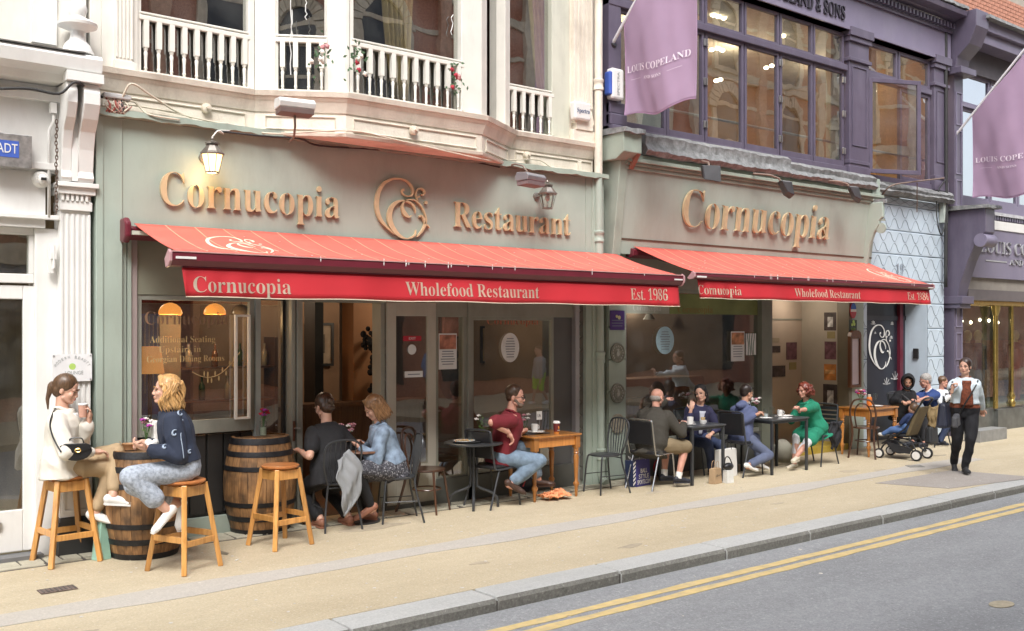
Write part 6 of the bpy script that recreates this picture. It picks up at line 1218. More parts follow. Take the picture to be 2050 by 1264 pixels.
def person(label,pelvis,yaw,lean=10,side=0,hy=None,hp=0,hroll=0,male=False,s=1.,handL=None,handR=None,footL=None,footR=None,skin=None,hair=None,top=None,bottom=None,shoes=None,poleL=None,poleR=None,kpL=None,kpR=None,curlL=.5,curlR=.5,hdL=None,hdR=None,nL=None,nR=None,ftL=None,ftR=None,wt=1.,glasses=False,beard=None,neckf=.0,twist=0,fold=.0055):
    skin=skin or skinL; P=np.array(pelvis,float); base=np.array([P[0],P[1],0.]); root=E_('person',base,0,label,'person')
    f=V(math.cos(R(yaw)),math.sin(R(yaw)),0); r=V(f[1],-f[0],0); z=V(0,0,1)
    T=z*math.cos(R(lean))+f*math.sin(R(lean))+r*math.tan(R(side)); T/=np.linalg.norm(T); fw=f-T*np.dot(f,T); fw/=np.linalg.norm(fw)
    ty=R(yaw+twist); f2=V(math.cos(ty),math.sin(ty),0); f2=f2-T*np.dot(f2,T); f2/=np.linalg.norm(f2); r2=np.cross(f2,T); 
    if np.dot(r2,r)<0: r2=-r2
    k=s*1.0; W=wt
    sw=(.185 if male else .165)*k; CH=P+T*.30*k; hunch=fw*.02*k
    sh={+1:P+T*.412*k+hunch+r2*sw,-1:P+T*.412*k+hunch-r2*sw}   # +1 = right
    nb=P+T*.485*k+hunch*1.2; 
    if hy is None: hy=yaw
    hf=V(math.cos(R(hy))*math.cos(R(hp)),math.sin(R(hy))*math.cos(R(hp)),-math.sin(R(hp))); hr=np.cross(hf,z); hr/=np.linalg.norm(hr); 
    if hroll: hr=hr*math.cos(R(hroll))+np.cross(hr,hf)*-math.sin(R(hroll)); hr/=np.linalg.norm(hr)
    hu=np.cross(hr,hf); HA=np.array([hr,hf,hu]); hc=nb+T*.045*k+z*.135*k+f*(.03+neckf)*k+hf*.012*k
    H=lambda a,b_,c:hc+(hr*a+hf*b_+hu*c)*k
    # --- body below the head
    rings=[(-.07,.125,.095,-.0),(.0,.165,.118,0),(.06,.168,.12,0),(.13,.148,.112,.0),(.20,.128,.103,.005),(.28,.138,.112,.01),(.35,.150,.115,.012),(.41,.150,.102,.012),(.455,.12,.078,.012),(.49,.062,.058,.018)] if not male else [(-.07,.125,.10,0),(.0,.16,.12,0),(.06,.162,.122,0),(.13,.155,.12,.005),(.20,.150,.118,.008),(.28,.160,.122,.01),(.35,.172,.122,.012),(.41,.172,.108,.012),(.46,.135,.082,.012),(.50,.068,.062,.018)]
    def ring(t,a,b_,o,inf=0.): 
        u=min(max(t/.35,0),1); rr=r*(1-u)+r2*u; ff=fw*(1-u)+f2*u; return (P+T*t*k+ff*(o+ .02*max(0,min(1,t/.45)))*k,rr,ff,(a*W+inf)*k,(b_*W+inf)*k)
    body=MB(); loft(body,[ring(*q) for q in rings]); body.rc(nb-T*.03*k,hc-hu*.06*k-hf*.02*k,.058*k,.05*k,14)
    hip={+1:P+r*.088*k*W**.5,-1:P-r*.088*k*W**.5}; l1,l2=.43*k,.42*k; u1,u2=.285*k,.245*k
    J={}
    for sg,ft,kp,ftd in ((1,footR,kpR,ftR),(-1,footL,kpL,ftL)):
        ft=np.array(ft,float) if ft is not None else P-z*P[2]+r*sg*.1+z*.08
        kn,an=ik(hip[sg],ft,l1,l2,kp if kp is not None else f+z*.3); J['k',sg],J['a',sg]=kn,an
        body.rc(hip[sg],kn,.088*k*W,.056*k*W**.5,14).rc(kn,kn+(an-kn)*.35,.055*k,.056*k,14).rc(kn+(an-kn)*.3,an,.056*k,.036*k,14)
        fd=np.array(ftd,float) if ftd is not None else f*1.0; fd/=np.linalg.norm(fd); J['f',sg]=fd
        body.rc(an-fd*.03*k-z*.03*k,an+fd*.14*k-z*.055*k*(1 if fd[2]>-.3 else .2),.036*k,.026*k,12).ell(an+fd*.13*k-z*.055*k*(1 if fd[2]>-.3 else .2),(.04*k,.05*k,.024*k),np.array([np.cross(fd,z),fd,np.cross(np.cross(fd,z),fd)]))
    for sg,hd,pl in ((1,handR,poleR),(-1,handL,poleL)):
        hd=np.array(hd,float) if hd is not None else sh[sg]-z*.5+f*.05
        el,wr=ik(sh[sg],hd,u1,u2,pl if pl is not None else -f*.5+r*sg*.5-z*.6); J['e',sg],J['w',sg]=el,wr
        am=1.12 if male else 1.; body.rc(sh[sg]-r2*sg*.02*k,el,.050*k*am,.038*k*am,12).rc(el,el+(wr-el)*.4,.039*k*am,.038*k*am,12).rc(el+(wr-el)*.35,wr,.038*k*am,.025*k*am,12)
    bm=remesh(body,.010,5)
    hh=MB()
    for sg,dd,nn,cu in ((1,hdR,nR,curlR),(-1,hdL,nL,curlL)):
        w=J['w',sg]; d=np.array(dd,float) if dd is not None else (w-J['e',sg]); d/=np.linalg.norm(d); hh.rc(w-d*.03,w+d*.01,.024*k,.024*k,10); hand(hh,w,d,nn if nn is not None else -z,sg,cu,k); J['h',sg]=w+d*.08*k
    hm=remesh(hh,.0042,2)
    # --- head with face
    g=1.06 if male else 1.
    h=MB(); h.ell(H(0,-.012,.032),(.074*k*g,.094*k,.088*k),HA,20,14).ell(H(0,.022,-.028),(.058*k*g,.066*k,.075*k),HA,18,12).ell(H(0,.058,-.088),(.026*k*g,.024*k,.020*k),HA).rc(H(0,.072,-.085),H(0,.070,-.09),.016*k,.014*k)
    for sg in (-1,1):
        h.ell(H(.034*sg,.058,-.022),(.024*k,.024*k,.026*k),HA).ell(H(.076*sg*g,-.012,-.006),(.008*k,.018*k,.030*k),HA).rc(H(.05*sg,.01,-.06),H(.018*sg,.058,-.088),.020*k,.016*k).ell(H(.032*sg,.080,.022),(.024*k,.010*k,.009*k),HA)
    h.rc(H(0,.084,.012),H(0,.0985,-.025),.008*k,.0115*k,10).ell(H(.011,.094,-.031),(.009*k,.009*k,.007*k),HA).ell(H(-.011,.094,-.031),(.009*k,.009*k,.007*k),HA).ell(H(0,.086,-.052),(.022*k,.010*k,.006*k),HA).ell(H(0,.084,-.063),(.019*k,.010*k,.007*k),HA)
    h.rc(nb,H(0,-.03,-.05),.050*k*g,.045*k*g)
    sm=remesh(h,.0052,2)
    to_obj(join_meshes([bm,hm,sm]),'body',skin,root,base)
    for sg in (-1,1):
        e=MB().ell(H(.031*sg,.0775,.005),(.0125*k,.006*k,.0052*k),HA,10,6).build('eye',eyew,root,smooth=True); e.location=-base
        i=MB().ell(H(.031*sg,.0815,.0045),(.0055*k,.0045*k,.0055*k),HA,8,6).build('iris',eyed,e,smooth=True)
        MB().tube([H(.017*sg,.0875,.010),H(.031*sg,.088,.0135),H(.046*sg,.078,.009)],.0022*k,5).build('eyelid',skin if False else hair[1] if hair else eyed,root).location=-base
        MB().tube([H(.014*sg,.092,.026),H(.030*sg,.091,.032),H(.050*sg,.076,.026)],.0042*k,5).build('eyebrow',hair[1] if hair else eyed,root).location=-base
    MB().ell(H(0,.0925,-.054),(.019*k,.005*k,.0038*k),HA,10,6).ell(H(0,.0910,-.061),(.016*k,.005*k,.0045*k),HA,10,6).build('lips',lipm,root,smooth=True).location=-base
    if glasses:
        bb=MB()
        for sg in (-1,1): bb.tube([H(.031*sg+.024*math.cos(t),.096,.003+.019*math.sin(t)) for t in np.linspace(0,6.28,16,endpoint=False)],.0026*k,5,True).tube([H(.055*sg,.094,.008),H(.078*sg,.02,.010),H(.078*sg,-.02,.006)],.0024*k,5)
        bb.tube([H(-.008,.098,.006),H(.008,.098,.006)],.0024*k,5).build('spectacles',M('black_spectacle_frame',(.015,.015,.015),.3),root).location=-base
    if beard:
        b_=MB().ell(H(0,.052,-.078),(.050*k,.046*k,.036*k),HA,14,10).rc(H(.056,.01,-.03),H(.03,.06,-.08),.02*k,.022*k).rc(H(-.056,.01,-.03),H(-.03,.06,-.08),.02*k,.022*k).ell(H(0,.088,-.044),(.024*k,.010*k,.006*k),HA); to_obj(remesh(b_,.006,2,.0018),'beard',beard,root,base)
    # --- hair
    if hair:
        st,hmt=hair[0],hair[1]; q=MB()
        if st!='bald': q.ell(H(0,-.026,.048),(.089*k*g,.100*k,.094*k),HA,20,14).ell(H(0,-.055,.0),(.078*k,.062*k,.085*k),HA,16,12)
        strands=[]
        def lock(th,z0,z1,rr,rad,wave=0.,fwdl=.0):
            P0=[]; 
            for t in np.linspace(0,1,9):
                a=th+.12*math.sin(t*6+th*3)*wave; zz=z0+(z1-z0)*t; ro=rr*(1+.05*math.sin(t*9+th*5)*wave)*(1+.10*t*wave)
                P0.append(H(ro*.086/.086*math.sin(a)*.093,-.025-ro*math.cos(a)*.098+fwdl*t,zz))
            strands.append((P0,rad))
        if st=='pony':
            q.ell(H(0,-.125,.0),(.032*k,.035*k,.04*k),HA); q.rc(H(0,-.135,-.01),H(.0,-.13,-.12),.030*k,.02*k).rc(H(0,-.13,-.12),H(0,-.10,-.20),.02*k,.010*k)
        if st=='tied': q.rc(H(0,-.10,-.03),H(.01,-.125,-.10),.03*k,.022*k)
        if st=='bun': q.ell(H(0,-.125,.02),(.04*k,.036*k,.042*k),HA).ell(H(0,-.10,-.045),(.05*k,.03*k,.03*k),HA)
        if st=='short': q=MB().ell(H(0,-.030,.054),(.087*k*g,.097*k,.089*k),HA,20,14).ell(H(0,-.058,.01),(.076*k*g,.052*k,.070*k),HA)
        if st=='receding': q=MB().ell(H(0,-.045,.048),(.087*k*g,.086*k,.086*k),HA,20,14).ell(H(0,-.05,-.01),(.079*k*g,.058*k,.055*k),HA)
        if st=='bald': q=MB().ell(H(0,-.046,-.012),(.0785*k*g,.064*k,.056*k),HA,18,12)
        if st in('wavy','straight','bob','wild'):
            zb={'wavy':-.165,'straight':-.15,'bob':-.11,'wild':-.085}[st]; wv={'wavy':1.6,'straight':.5,'bob':.6,'wild':2.2}[st]
            q.ell(H(0,-.045,-.04),(.094*k,.072*k,.095*k),HA,16,12)
            for sg in (-1,1): q.rc(H(.072*sg,.0,.05),H(.08*sg,.005,-.07),.026*k,.022*k)
            for i in range(110):
                th=random.uniform(-2.15,2.15); z0=random.uniform(.02,.10); lock(th,z0*.9,zb*random.uniform(.75,1.08),random.uniform(1.0,1.13)+(.10 if st=='wild' else 0)*random.random(),random.uniform(.006,.011)*k,wv)
            q.rc(H(.03,.045,.11),H(-.065,.045,.05),.024*k,.018*k).rc(H(.03,.045,.11),H(.068,.04,.05),.020*k,.016*k)
        if st!='none':
            ms=[remesh(q,.007,3,.0022)]
            if strands:
                t=MB(); [t.tube(p_,[rad*.8,rad,rad,rad,rad,rad,rad*.9,rad*.7,rad*.2],5) for p_,rad in strands]
                m2=bpy.data.meshes.new('s'); m2.from_pydata(t.v,[],t.f); m2.update(); ms.append(m2)
            if st in ('hood','beanie'): pass
            to_obj(join_meshes(ms),'hair',hmt,root,base)
    # --- clothes
    def tops(spec):
        mt,sl,hem,inf=spec['m'],spec.get('sleeve',2.),spec.get('hem',-.05),spec.get('inf',.014); c=MB()
        rg=[q for q in rings if q[0]>=hem]; 
        if hem<-.02: rg=[(hem,rings[1][1]*1.03+spec.get('flare',0),rings[1][2]*1.05+spec.get('flare',0),0)]+[(t,a*max(1,1.0),b_,o) for t,a,b_,o in rings if t>hem+.03]
        rg=[q for q in rg if q[0]<.47]
        rg+=[(.485,.082,.072,.014),(.505,.066,.062,.014)]; loose=spec.get('loose',0.)
        loft(c,[ring(t,a,b_,o,inf+loose*(1-min(1,max(0,t/.45)))) for t,a,b_,o in rg],24)
        for sg in (-1,1):
            a,e,w=sh[sg]-r2*sg*.02*k,J['e',sg],J['w',sg]; am=1.12 if male else 1.; x=spec.get('sinf',inf+.002)
            if sl<=1.: c.rc(a,a+(e-a)*sl,(.052*am+x)*k,(.048*am+x*1.2)*k,14)
            else:
                w2=e+(w-e)*(sl-1.); c.rc(a,e,(.052*am+x)*k,(.042*am+x)*k,14).rc(e,w2,(.042*am+x)*k,(.030*am+x*spec.get('cuff',.8))*k,14)
        me=remesh(c,.0095,4,spec.get('fold',fold)); o=to_obj(me,spec.get('n','top'),mt,root,base)
        if 'label' in spec: o['label']=spec['label']
        if spec.get('collar'):
            cm_=spec['collar']; cc_=nb+T*.020*k; pts=[cc_+r2*.072*k*math.cos(t)+f2*(.068*math.sin(t)+.004)*k+T*(.012-.035*max(0,math.sin(t)))*k for t in np.linspace(0,2*math.pi,20,endpoint=False)]; MB().tube(pts,.013*k,8,True).build('collar',cm_,o,smooth=True).location=-base
        if spec.get('lapel'):
            for sg in (-1,1): MB().tube([nb+r2*sg*.05*k+f2*.055*k,P+T*.36*k+r2*sg*.04*k+f2*.150*k*W,P+T*.18*k+r2*sg*.02*k+f2*.150*k*W],[.012*k,.02*k,.008*k],6).build('lapel',spec['lapel'],o,smooth=True).location=-base
        return o
    for spec in (top or []): tops(spec)
    for spec in (bottom or []):
        mt=spec['m']; c=MB(); x=spec.get('inf',.012)
        loft(c,[ring(t,a,b_,o,x) for t,a,b_,o in rings if t<=spec.get('waist',.10)],24)
        ln=spec.get('len',2.)
        for sg in (-1,1):
            kn,an=J['k',sg],J['a',sg]; fl=spec.get('flare',0)
            if ln<=1: c.rc(hip[sg],hip[sg]+(kn-hip[sg])*ln,(.088*W+x)*k,(.062*W**.5+x+fl)*k,16)
            else:
                e=kn+(an-kn)*(ln-1); c.rc(hip[sg],kn,(.088*W+x)*k,(.058*W**.5+x+fl*.5)*k,16).rc(kn,e,(.058*W**.5+x+fl*.5)*k,(.042+x+fl)*k,16)
        if spec.get('skirt'):
            c.rc(hip[1],hip[1]+(J['k',1]-hip[1])*ln*.98,.115*k,.085*k,14).rc(hip[-1],hip[-1]+(J['k',-1]-hip[-1])*ln*.98,.115*k,.085*k,14).rc((hip[1]+hip[-1])/2,((J['k',1]+J['k',-1])/2-P)*ln*.95+P,.12*k,.10*k,14)
        to_obj(remesh(c,.0095,4,spec.get('fold',fold)),spec.get('n','trousers'),mt,root,base)
    if shoes:
        for sg in (-1,1):
            an,fd=J['a',sg],J['f',sg]; dn=z*(1 if fd[2]>-.3 else .35); up=np.cross(np.cross(fd,z),fd); c=MB(); ax=np.array([np.cross(fd,z)/np.linalg.norm(np.cross(fd,z)),fd,up/np.linalg.norm(up)])
            tp=shoes.get('high',0.); c.rc(an-fd*.035*k-dn*.030*k,an+fd*.13*k-dn*.052*k,.043*k,.032*k,14).ell(an+fd*.14*k-dn*.055*k,(.046*k,.060*k,.030*k),ax).ell(an-fd*.035*k-dn*.045*k,(.036*k,.04*k,.035*k),ax)
            if tp: c.rc(an-dn*.03,an+(J['k',sg]-an)*tp,.048*k,.05*k,14)
            so_=to_obj(remesh(c,.007,3),'shoe',shoes['m'],root,base)
            p_=[an+fd*u*k+ax[0]*w_*k-dn*.078*k for u,w_ in ((-.075,0),(-.06,.034),(.05,.038),(.14,.048),(.195,.02),(.195,-.02),(.14,-.048),(.05,-.038),(-.06,-.034))]
            MB().add([q+up*.012 for q in p_]+[q-up*.004 for q in p_],[tuple(range(9)),tuple(range(17,8,-1))]+[(i,9+i,9+(i+1)%9,(i+1)%9) for i in range(9)]).build('sole',shoes.get('sole',shoes['m']),so_).location=-base
            if shoes.get('sock'): MB().cyl(an-dn*.02,an+(J['k',sg]-an)*.16,.042*k,.044*k,14).build('sock',shoes['sock'],root,smooth='auto').location=-base
    J.update(hc=hc,H=H,nb=nb,T=T,f=f,r=r,f2=f2,r2=r2,root=root,base=base,P=P,sh=sh,k=k); return J

from mathutils.bvhtree import BVHTree
def hits(J,pts,off=.008,names=None):
    "points on a figure's clothes, found by looking from the camera"
    vs=[];fs=[];B=Vector(J['base'])
    for c in J['root'].children:
        if c.type=='MESH' and (names is None or c.name.split('.')[0] in names):
            b=len(vs); o=c.location+B; vs+=[v.co+o for v in c.data.vertices]; fs+=[tuple(i+b for i in p.vertices) for p in c.data.polygons]
    t=BVHTree.FromPolygons(vs,fs); C0=Vector((0,-DC,HC)); out=[]
    for px,py in pts:
        d=(at(px,py,0)-C0).normalized(); h=t.ray_cast(C0,d)[0]
        if h is not None: out.append(h-d*off)
    return out
cl=lambda n,c,**k:M(n,c,k.pop('rough',.85),k.pop('var',.08),k.pop('scale',9),bump=k.pop('bump',.3),bscale=k.pop('bscale',160),**k)
A=lambda px,py,Y:np.array(at(px,py,Y))
def att(o,J): o.parent=J['root']; o.location=o.location-Vector(J['base']); return o
def strap(J,pts,r,mat,name='bag_strap'):
    return att(MB().tube(cr([tuple(p) for p in pts],5),r,6).build(name,mat,smooth=True),J)
def panel(J,t0,t1,w0,w1,dep):
    f2,r2_,T_,Pp,k=J['f2'],J['r2'],J['T'],J['P'],J['k']
    return MB().sheet(lambda u,v:tuple(Pp+T_*(t0+(t1-t0)*v)*k+r2_*(u-.5)*(w0+(w1-w0)*v)*k+f2*(dep-.05*max(0,v-.6)**1.5*2-.8*((u-.5)*(w0+(w1-w0)*v))**2*6)*k),10,12).build('blouse_front',None,smooth=True,solid=.006)
# 1. woman in white jacket on the first stool
denim=cl('mid_blue_denim',(.20,.27,.36),scale=5,var=.2); whj=cl('off_white_jacket',(.72,.68,.60),bump=.2); beig=cl('beige_trousers',(.40,.29,.17)); whs=M('white_canvas_shoe',(.74,.73,.70),.6)
s=st1.location; Pv=(s.x-.03,s.y+.02,.80)
J=person('woman in white jacket holding a paper cup on the leftmost stool',Pv,-30,lean=-3,hy=-36,hp=18,s=1.0,
  handR=A(188,905,s.y-.20),handL=A(178,842,s.y-.14),footL=A(226,992,s.y-.30),footR=A(190,1030,s.y-.12),kpL=(1,-.2,.6),kpR=(1,-.1,.3),ftL=(1,-.35,-.10),ftR=(.9,-.4,-.35),poleR=(-.4,-.5,-.7),poleL=(-.1,.6,-.8),hdL=(.05,-.15,1),nL=(-1,.1,0),curlL=.75,nR=(0,0,-1),
  hair=('pony',hairmat('brown_hair',(.13,.07,.035))),top=[dict(m=whj,hem=-.08,inf=.024,sleeve=1.85,loose=.02,flare=.005,n='jacket',collar=whj,lapel=whj,fold=.007)],bottom=[dict(m=beig,len=1.82,inf=.014,flare=.004)],shoes=dict(m=whs))
att(panel(J,.26,.46,.02,.10,.168),J).data.materials.append(white)
hp_=J['h',-1]; c=E_('paper_cup',A(166,826,s.y-.15)-np.array([0,0,.04]),0,'pink-brown paper cup with white rim raised in the hand of the woman in white','cup'); MB().lathe([(.030,0),(.038,.105)],(0,0,0),20).build('cup',M('dusty_pink_card',(.55,.30,.22),.6),c,smooth='auto'); MB().lathe([(.040,.103),(.041,.112),(.034,.118),(0,.118)],(0,0,0),20).build('lid',white,c,smooth='auto')
blk=M('black_leather',(.012,.012,.013),.35,.1,bump=.2,bscale=120)
bg_=E_('handbag',A(152,902,s.y-.27),R(-20),'black leather saddle handbag with a gold clasp on the lap of the woman in white','handbag')
MB().prism([(.125*math.cos(t),.085*math.sin(t) if math.sin(t)<0 else .055*math.sin(t)) for t in np.linspace(0,6.28,24,endpoint=False)],lambda p:(p[0],-.035,p[1]),lambda p:(p[0],.035,p[1])).build('bag_body',blk,bg_,bevel=.012); MB().prism([(-.12,.045),(-.11,.01),(0,-.02),(.11,.01),(.12,.045),(.08,.062),(-.08,.062)],lambda p:(p[0],-.045,p[1]),lambda p:(p[0],-.036,p[1])).build('flap',blk,bg_,bevel=.004); MB().tube([(.02+.022*math.cos(t),-.05,.005+.014*math.sin(t)) for t in np.linspace(0,6.28,14,endpoint=False)],.005,6,True).build('clasp',M('gold_clasp',(.8,.55,.2),.25,metal=1),bg_)
MB().tube(cr([(-.05,-.0,.06),(-.04,-.0,.10),(.04,-.0,.10),(.06,0,.06)],5),.006,6).build('handle',blk,bg_); h2=hits(J,[(122,905),(112,888),(104,870),(100,850),(104,832),(112,815)],.010); att(MB().tube(cr([tuple(q) for q in h2],5),.007,6).build('bag_strap',blk,smooth=True),J)
# 2. blonde woman on second stool, facing left
navy=cl('dark_navy_denim',(.022,.03,.055),scale=7); pale=M('pale_blue_lattice_cloth',(.36,.40,.46),.85,.35,40,bump=.4,bscale=90)
s=Vector((s2.x,s2.y,0)); Pv=(s.x+.02,s.y+.02,.82)
J=person('blonde woman in a dark embroidered jacket and pale patterned trousers, on the second stool',Pv,154,lean=10,hy=163,hp=-2,s=1.0,
  handL=A(296,897,s.y-.08),handR=A(296,886,s.y+.18),footL=A(338,1025,s.y-.10),footR=A(364,1012,s.y+.10),kpL=(-1,.1,.35),kpR=(-1,.3,.35),ftL=(-.8,-.1,-.75),ftR=(-.2,-.3,-.95),poleL=(.7,-.3,-.7),poleR=(.4,.5,-.7),curlL=.7,curlR=.8,hdL=(-1,.1,.25),hdR=(-1,-.1,.1),nL=(0,.3,1),
  hair=('wavy',hairmat('blonde_hair',(.42,.24,.09))),top=[dict(m=navy,hem=.01,inf=.028,sleeve=1.86,n='jacket',collar=navy,fold=.0065)],bottom=[dict(m=pale,len=1.60,inf=.012,flare=.030,waist=.14,fold=.003)],shoes=dict(m=whs))
mot=M('pale_blue_embroidery',(.35,.42,.52),.8)
for (px,py,w_) in ((362,828,.036),(350,868,.032),(403,850,.022),(410,890,.024),(330,895,.022),(378,808,.02),(380,905,.02)):
    hh_=hits(J,[(px,py)],.004,('jacket',))
    if not hh_: continue
    c_=np.array(hh_[0]); P_=[]
    for t in np.linspace(0,5.4,16): rr=w_*(1.15-.17*t); P_.append(c_+np.array([rr*math.cos(t+1)*.8,-.5*rr*math.cos(t+1)*0,rr*.85*math.sin(t+1)]))
    P2=[]
    for q in P_:
        fw_=SA*q[1]+SA*DC+CA*q[0]; u_=1025+FP*(SA*q[0]-CA*(q[1]+DC))/fw_; v_=HY-FP*(q[2]-HC)/fw_; h2=hits(J,[(u_,v_)],.003,('jacket',)); P2+=h2 if h2 else []
    if len(P2)>6: att(MB().tube(P2,[.003+.006*math.sin(math.pi*i/(len(P2)-1)) for i in range(len(P2))],5).build('embroidered_paisley',mot,smooth=True),J)
for line in (((371,815),(366,840),(362,870),(366,900),(368,918)),((395,800),(408,822),(413,850),(412,880))):
    h2=hits(J,line,.003,('jacket',))
    if len(h2)>2: att(MB().tube(cr([tuple(q) for q in h2],5),.0035,5).build('pale_stitching',mot,smooth=True),J)
# 3. woman in black seen from behind
blkc=cl('black_cotton',(.016,.016,.018)); 
Pv=(c1.x,c1.y+.02,.53)
J=person('woman in black with tied-up hair, back turned, on a wire chair',Pv,88,lean=14,hy=100,hp=22,s=1.03,wt=1.08,handL=(c1.x-.26,c1.y+.22,.76),handR=(c1.x+.20,c1.y+.26,.78),footL=(c1.x-.12,c1.y+.05,.09),footR=(c1.x+.17,c1.y+.0,.09),poleL=(-.5,-.5,-.9),poleR=(.6,-.5,-.9),kpL=(0,1,.4),kpR=(0,1,.4),
  hair=('bun',hairmat('dark_brown_hair',(.055,.03,.017))),top=[dict(m=blkc,hem=-.10,inf=.02,sleeve=.62,loose=.02,n='t_shirt')],bottom=[dict(m=cl('black_trousers',(.012,.012,.014)),len=1.85,inf=.016)],shoes=dict(m=M('tan_sandal',(.30,.13,.08),.6)))
gj=MB(); jx,jy=c1.x-.10,c1.y-.27
def gfn(u,v):
    w_=.34*(1-v)**.6*min(1,.35+v*2.2)+.012; x=jx+.05+(u-.5)*w_+.06*math.sin(v*3)+.012*math.sin(v*14+u*5); return (x,jy-.02-.013*math.sin(u*8+v*9)*(1-v*.3)-.006*math.sin(u*19-v*12)-.05*math.sin(v*3.1),.76-.60*v+.10*(u-.5)*(1-v))
o=gj.sheet(gfn,26,30).build('jacket',cl('grey_jersey',(.26,.27,.28)),label='grey jersey jacket hanging through the back of the wire chair',cat='jacket',smooth=True,solid=.012); o.data.transform(Matrix.Translation((-jx,-jy,0))); o.location=(jx,jy,0)
# 4. woman in denim jacket
ldn=cl('washed_denim',(.19,.25,.33),scale=14,var=.45); flor=M('black_floral_cloth',(.05,.05,.06),.85,.8,60,spk=.7,spcol=(.42,.42,.45),bscale=55)
Pv=(c2.x-.02,c2.y+.02,.53)
J=person('woman in a faded denim jacket and black floral dress leaning over the small table',Pv,150,lean=16,hy=160,hp=32,s=1.0,handL=A(717,893,-.42),handR=A(722,888,-.25),footL=(c2.x-.34,c2.y-.05,.18),footR=(c2.x-.26,c2.y+.10,.10),ftL=(-.6,.2,-.35),poleL=(.6,-.6,-.7),poleR=(.5,.6,-.6),kpL=(-1,0,.4),kpR=(-1,.2,.5),
  hair=('straight',hairmat('light_brown_hair',(.24,.125,.055))),top=[dict(m=flor,hem=-.10,inf=.012,sleeve=.5,n='dress'),dict(m=ldn,hem=.06,inf=.024,sleeve=1.8,n='jacket',collar=ldn,fold=.0065)],bottom=[dict(m=flor,len=.85,inf=.016,flare=.02,n='skirt',skirt=True),dict(m=cl('black_leggings',(.012,.012,.014)),len=1.9,inf=.006,n='leggings',fold=.001)],shoes=dict(m=M('tan_sandal',(.30,.13,.08),.6)))
# 5. man in maroon
maro=cl('maroon_polo_cotton',(.16,.012,.020)); jean=cl('light_blue_jeans',(.17,.235,.31),scale=12,var=.35)
Pv=(CDx+.10,-.42,.54)
J=person('bearded man with glasses in a maroon polo at the orange pine table',Pv,-28,lean=12,hy=-50,hp=6,male=True,s=1.03,wt=1.08,handR=A(1018,866,-.66),handL=A(1050,862,-.40),footR=A(1022,968,-.62),footL=A(1078,960,-.36),kpR=(1,-.2,.5),kpL=(1,.1,.5),poleR=(-.75,-.15,-.8),poleL=(-.3,.7,-.5),ftR=(.7,-.3,-.45),curlR=.6,hdR=(.5,-.1,-.8),curlL=1.0,hdL=(-.6,-.1,-.1),
  skin=skinR,glasses=True,beard=M('grey_brown_beard',(.14,.10,.075),.9,.3,60),hair=('short',hairmat('dark_brown_hair',(.055,.03,.017))),top=[dict(m=maro,hem=-.08,inf=.018,sleeve=.82,n='polo_shirt',collar=maro)],bottom=[dict(m=jean,len=1.82,inf=.018,flare=.012)],shoes=dict(m=M('brown_leather_shoe',(.06,.03,.02),.5)))
# 6. bald man from behind
olive=cl('dark_olive_jacket',(.042,.037,.028)); khaki=cl('khaki_shorts',(.20,.15,.085))
Pv=(cA.x,-.66,.52)
J=person('balding man in an olive jacket and khaki shorts at the black table',Pv,24,lean=20,hy=6,hp=12,male=True,s=.94,wt=1.06,handR=A(1368,850,-.75),handL=A(1352,790,-.40),footR=A(1358,955,-.85),footL=A(1330,950,-.62),kpR=(1,-.2,.6),kpL=(1,.1,.6),poleR=(-.5,-.6,-.6),poleL=(.3,.5,-.9),ftR=(1,-.25,-.05),ftL=(1,-.2,-.05),
  skin=skinR,hair=('bald',M('grey_cropped_hair',(.30,.27,.24),.8,.3,60)),top=[dict(m=olive,hem=-.14,inf=.026,sleeve=1.85,loose=.03,n='jacket',collar=olive,fold=.006)],bottom=[dict(m=khaki,len=1.0,inf=.02,flare=.015,n='shorts')],shoes=dict(m=M('black_shoe',(.02,.022,.03),.5),sock=white))
# 7. woman in navy with hand on brow
navc=cl('navy_cardigan',(.030,.030,.075)); paleb=cl('pale_striped_blouse',(.50,.52,.60))
Pv=(cE.x-.13,-.20,.49)
J=person('woman in navy cardigan and dark headscarf resting her forehead on her hand',Pv,-108,lean=12,side=-3,hy=-155,hp=4,hroll=10,s=.94,handR=A(1383,822,-.40),handL=A(1425,868,-.50),poleR=(-.5,-.3,-.9),poleL=(.8,-.2,-.5),hdR=(.25,-.05,.9),nR=(.6,.6,0),curlR=.35,curlL=.7,footL=(cE.x+.1,-.55,.09),footR=(cE.x-.1,-.5,.09),
  hair=('none',M('black_headscarf',(.014,.012,.012),.7)),top=[dict(m=paleb,hem=-.05,inf=.010,sleeve=.9,n='blouse'),dict(m=navc,hem=-.10,inf=.020,sleeve=1.7,n='cardigan',fold=.006)],bottom=[dict(m=cl('dark_blue_trousers',(.03,.045,.10)),len=1.9,inf=.014)],shoes=dict(m=M('black_shoe',(.02,.022,.03),.5)))
H=J['H']; to_obj(remesh(MB().ell(H(0,-.030,.050),(.091,.098,.096),np.array([J['H'](1,0,0)-J['H'](0,0,0),J['H'](0,1,0)-J['H'](0,0,0),J['H'](0,0,1)-J['H'](0,0,0)])).rc(H(.06,-.03,.0),H(.055,-.05,-.10),.04,.035).rc(H(-.06,-.03,.0),H(-.055,-.05,-.10),.04,.035).ell(H(0,-.08,-.02),(.08,.06,.10)),.008,4,.002),'headscarf',M('black_headscarf',(.014,.012,.012)),J['root'],J['base'])
att(panel(J,.10,.44,.05,.10,.165),J).data.materials.append(paleb)
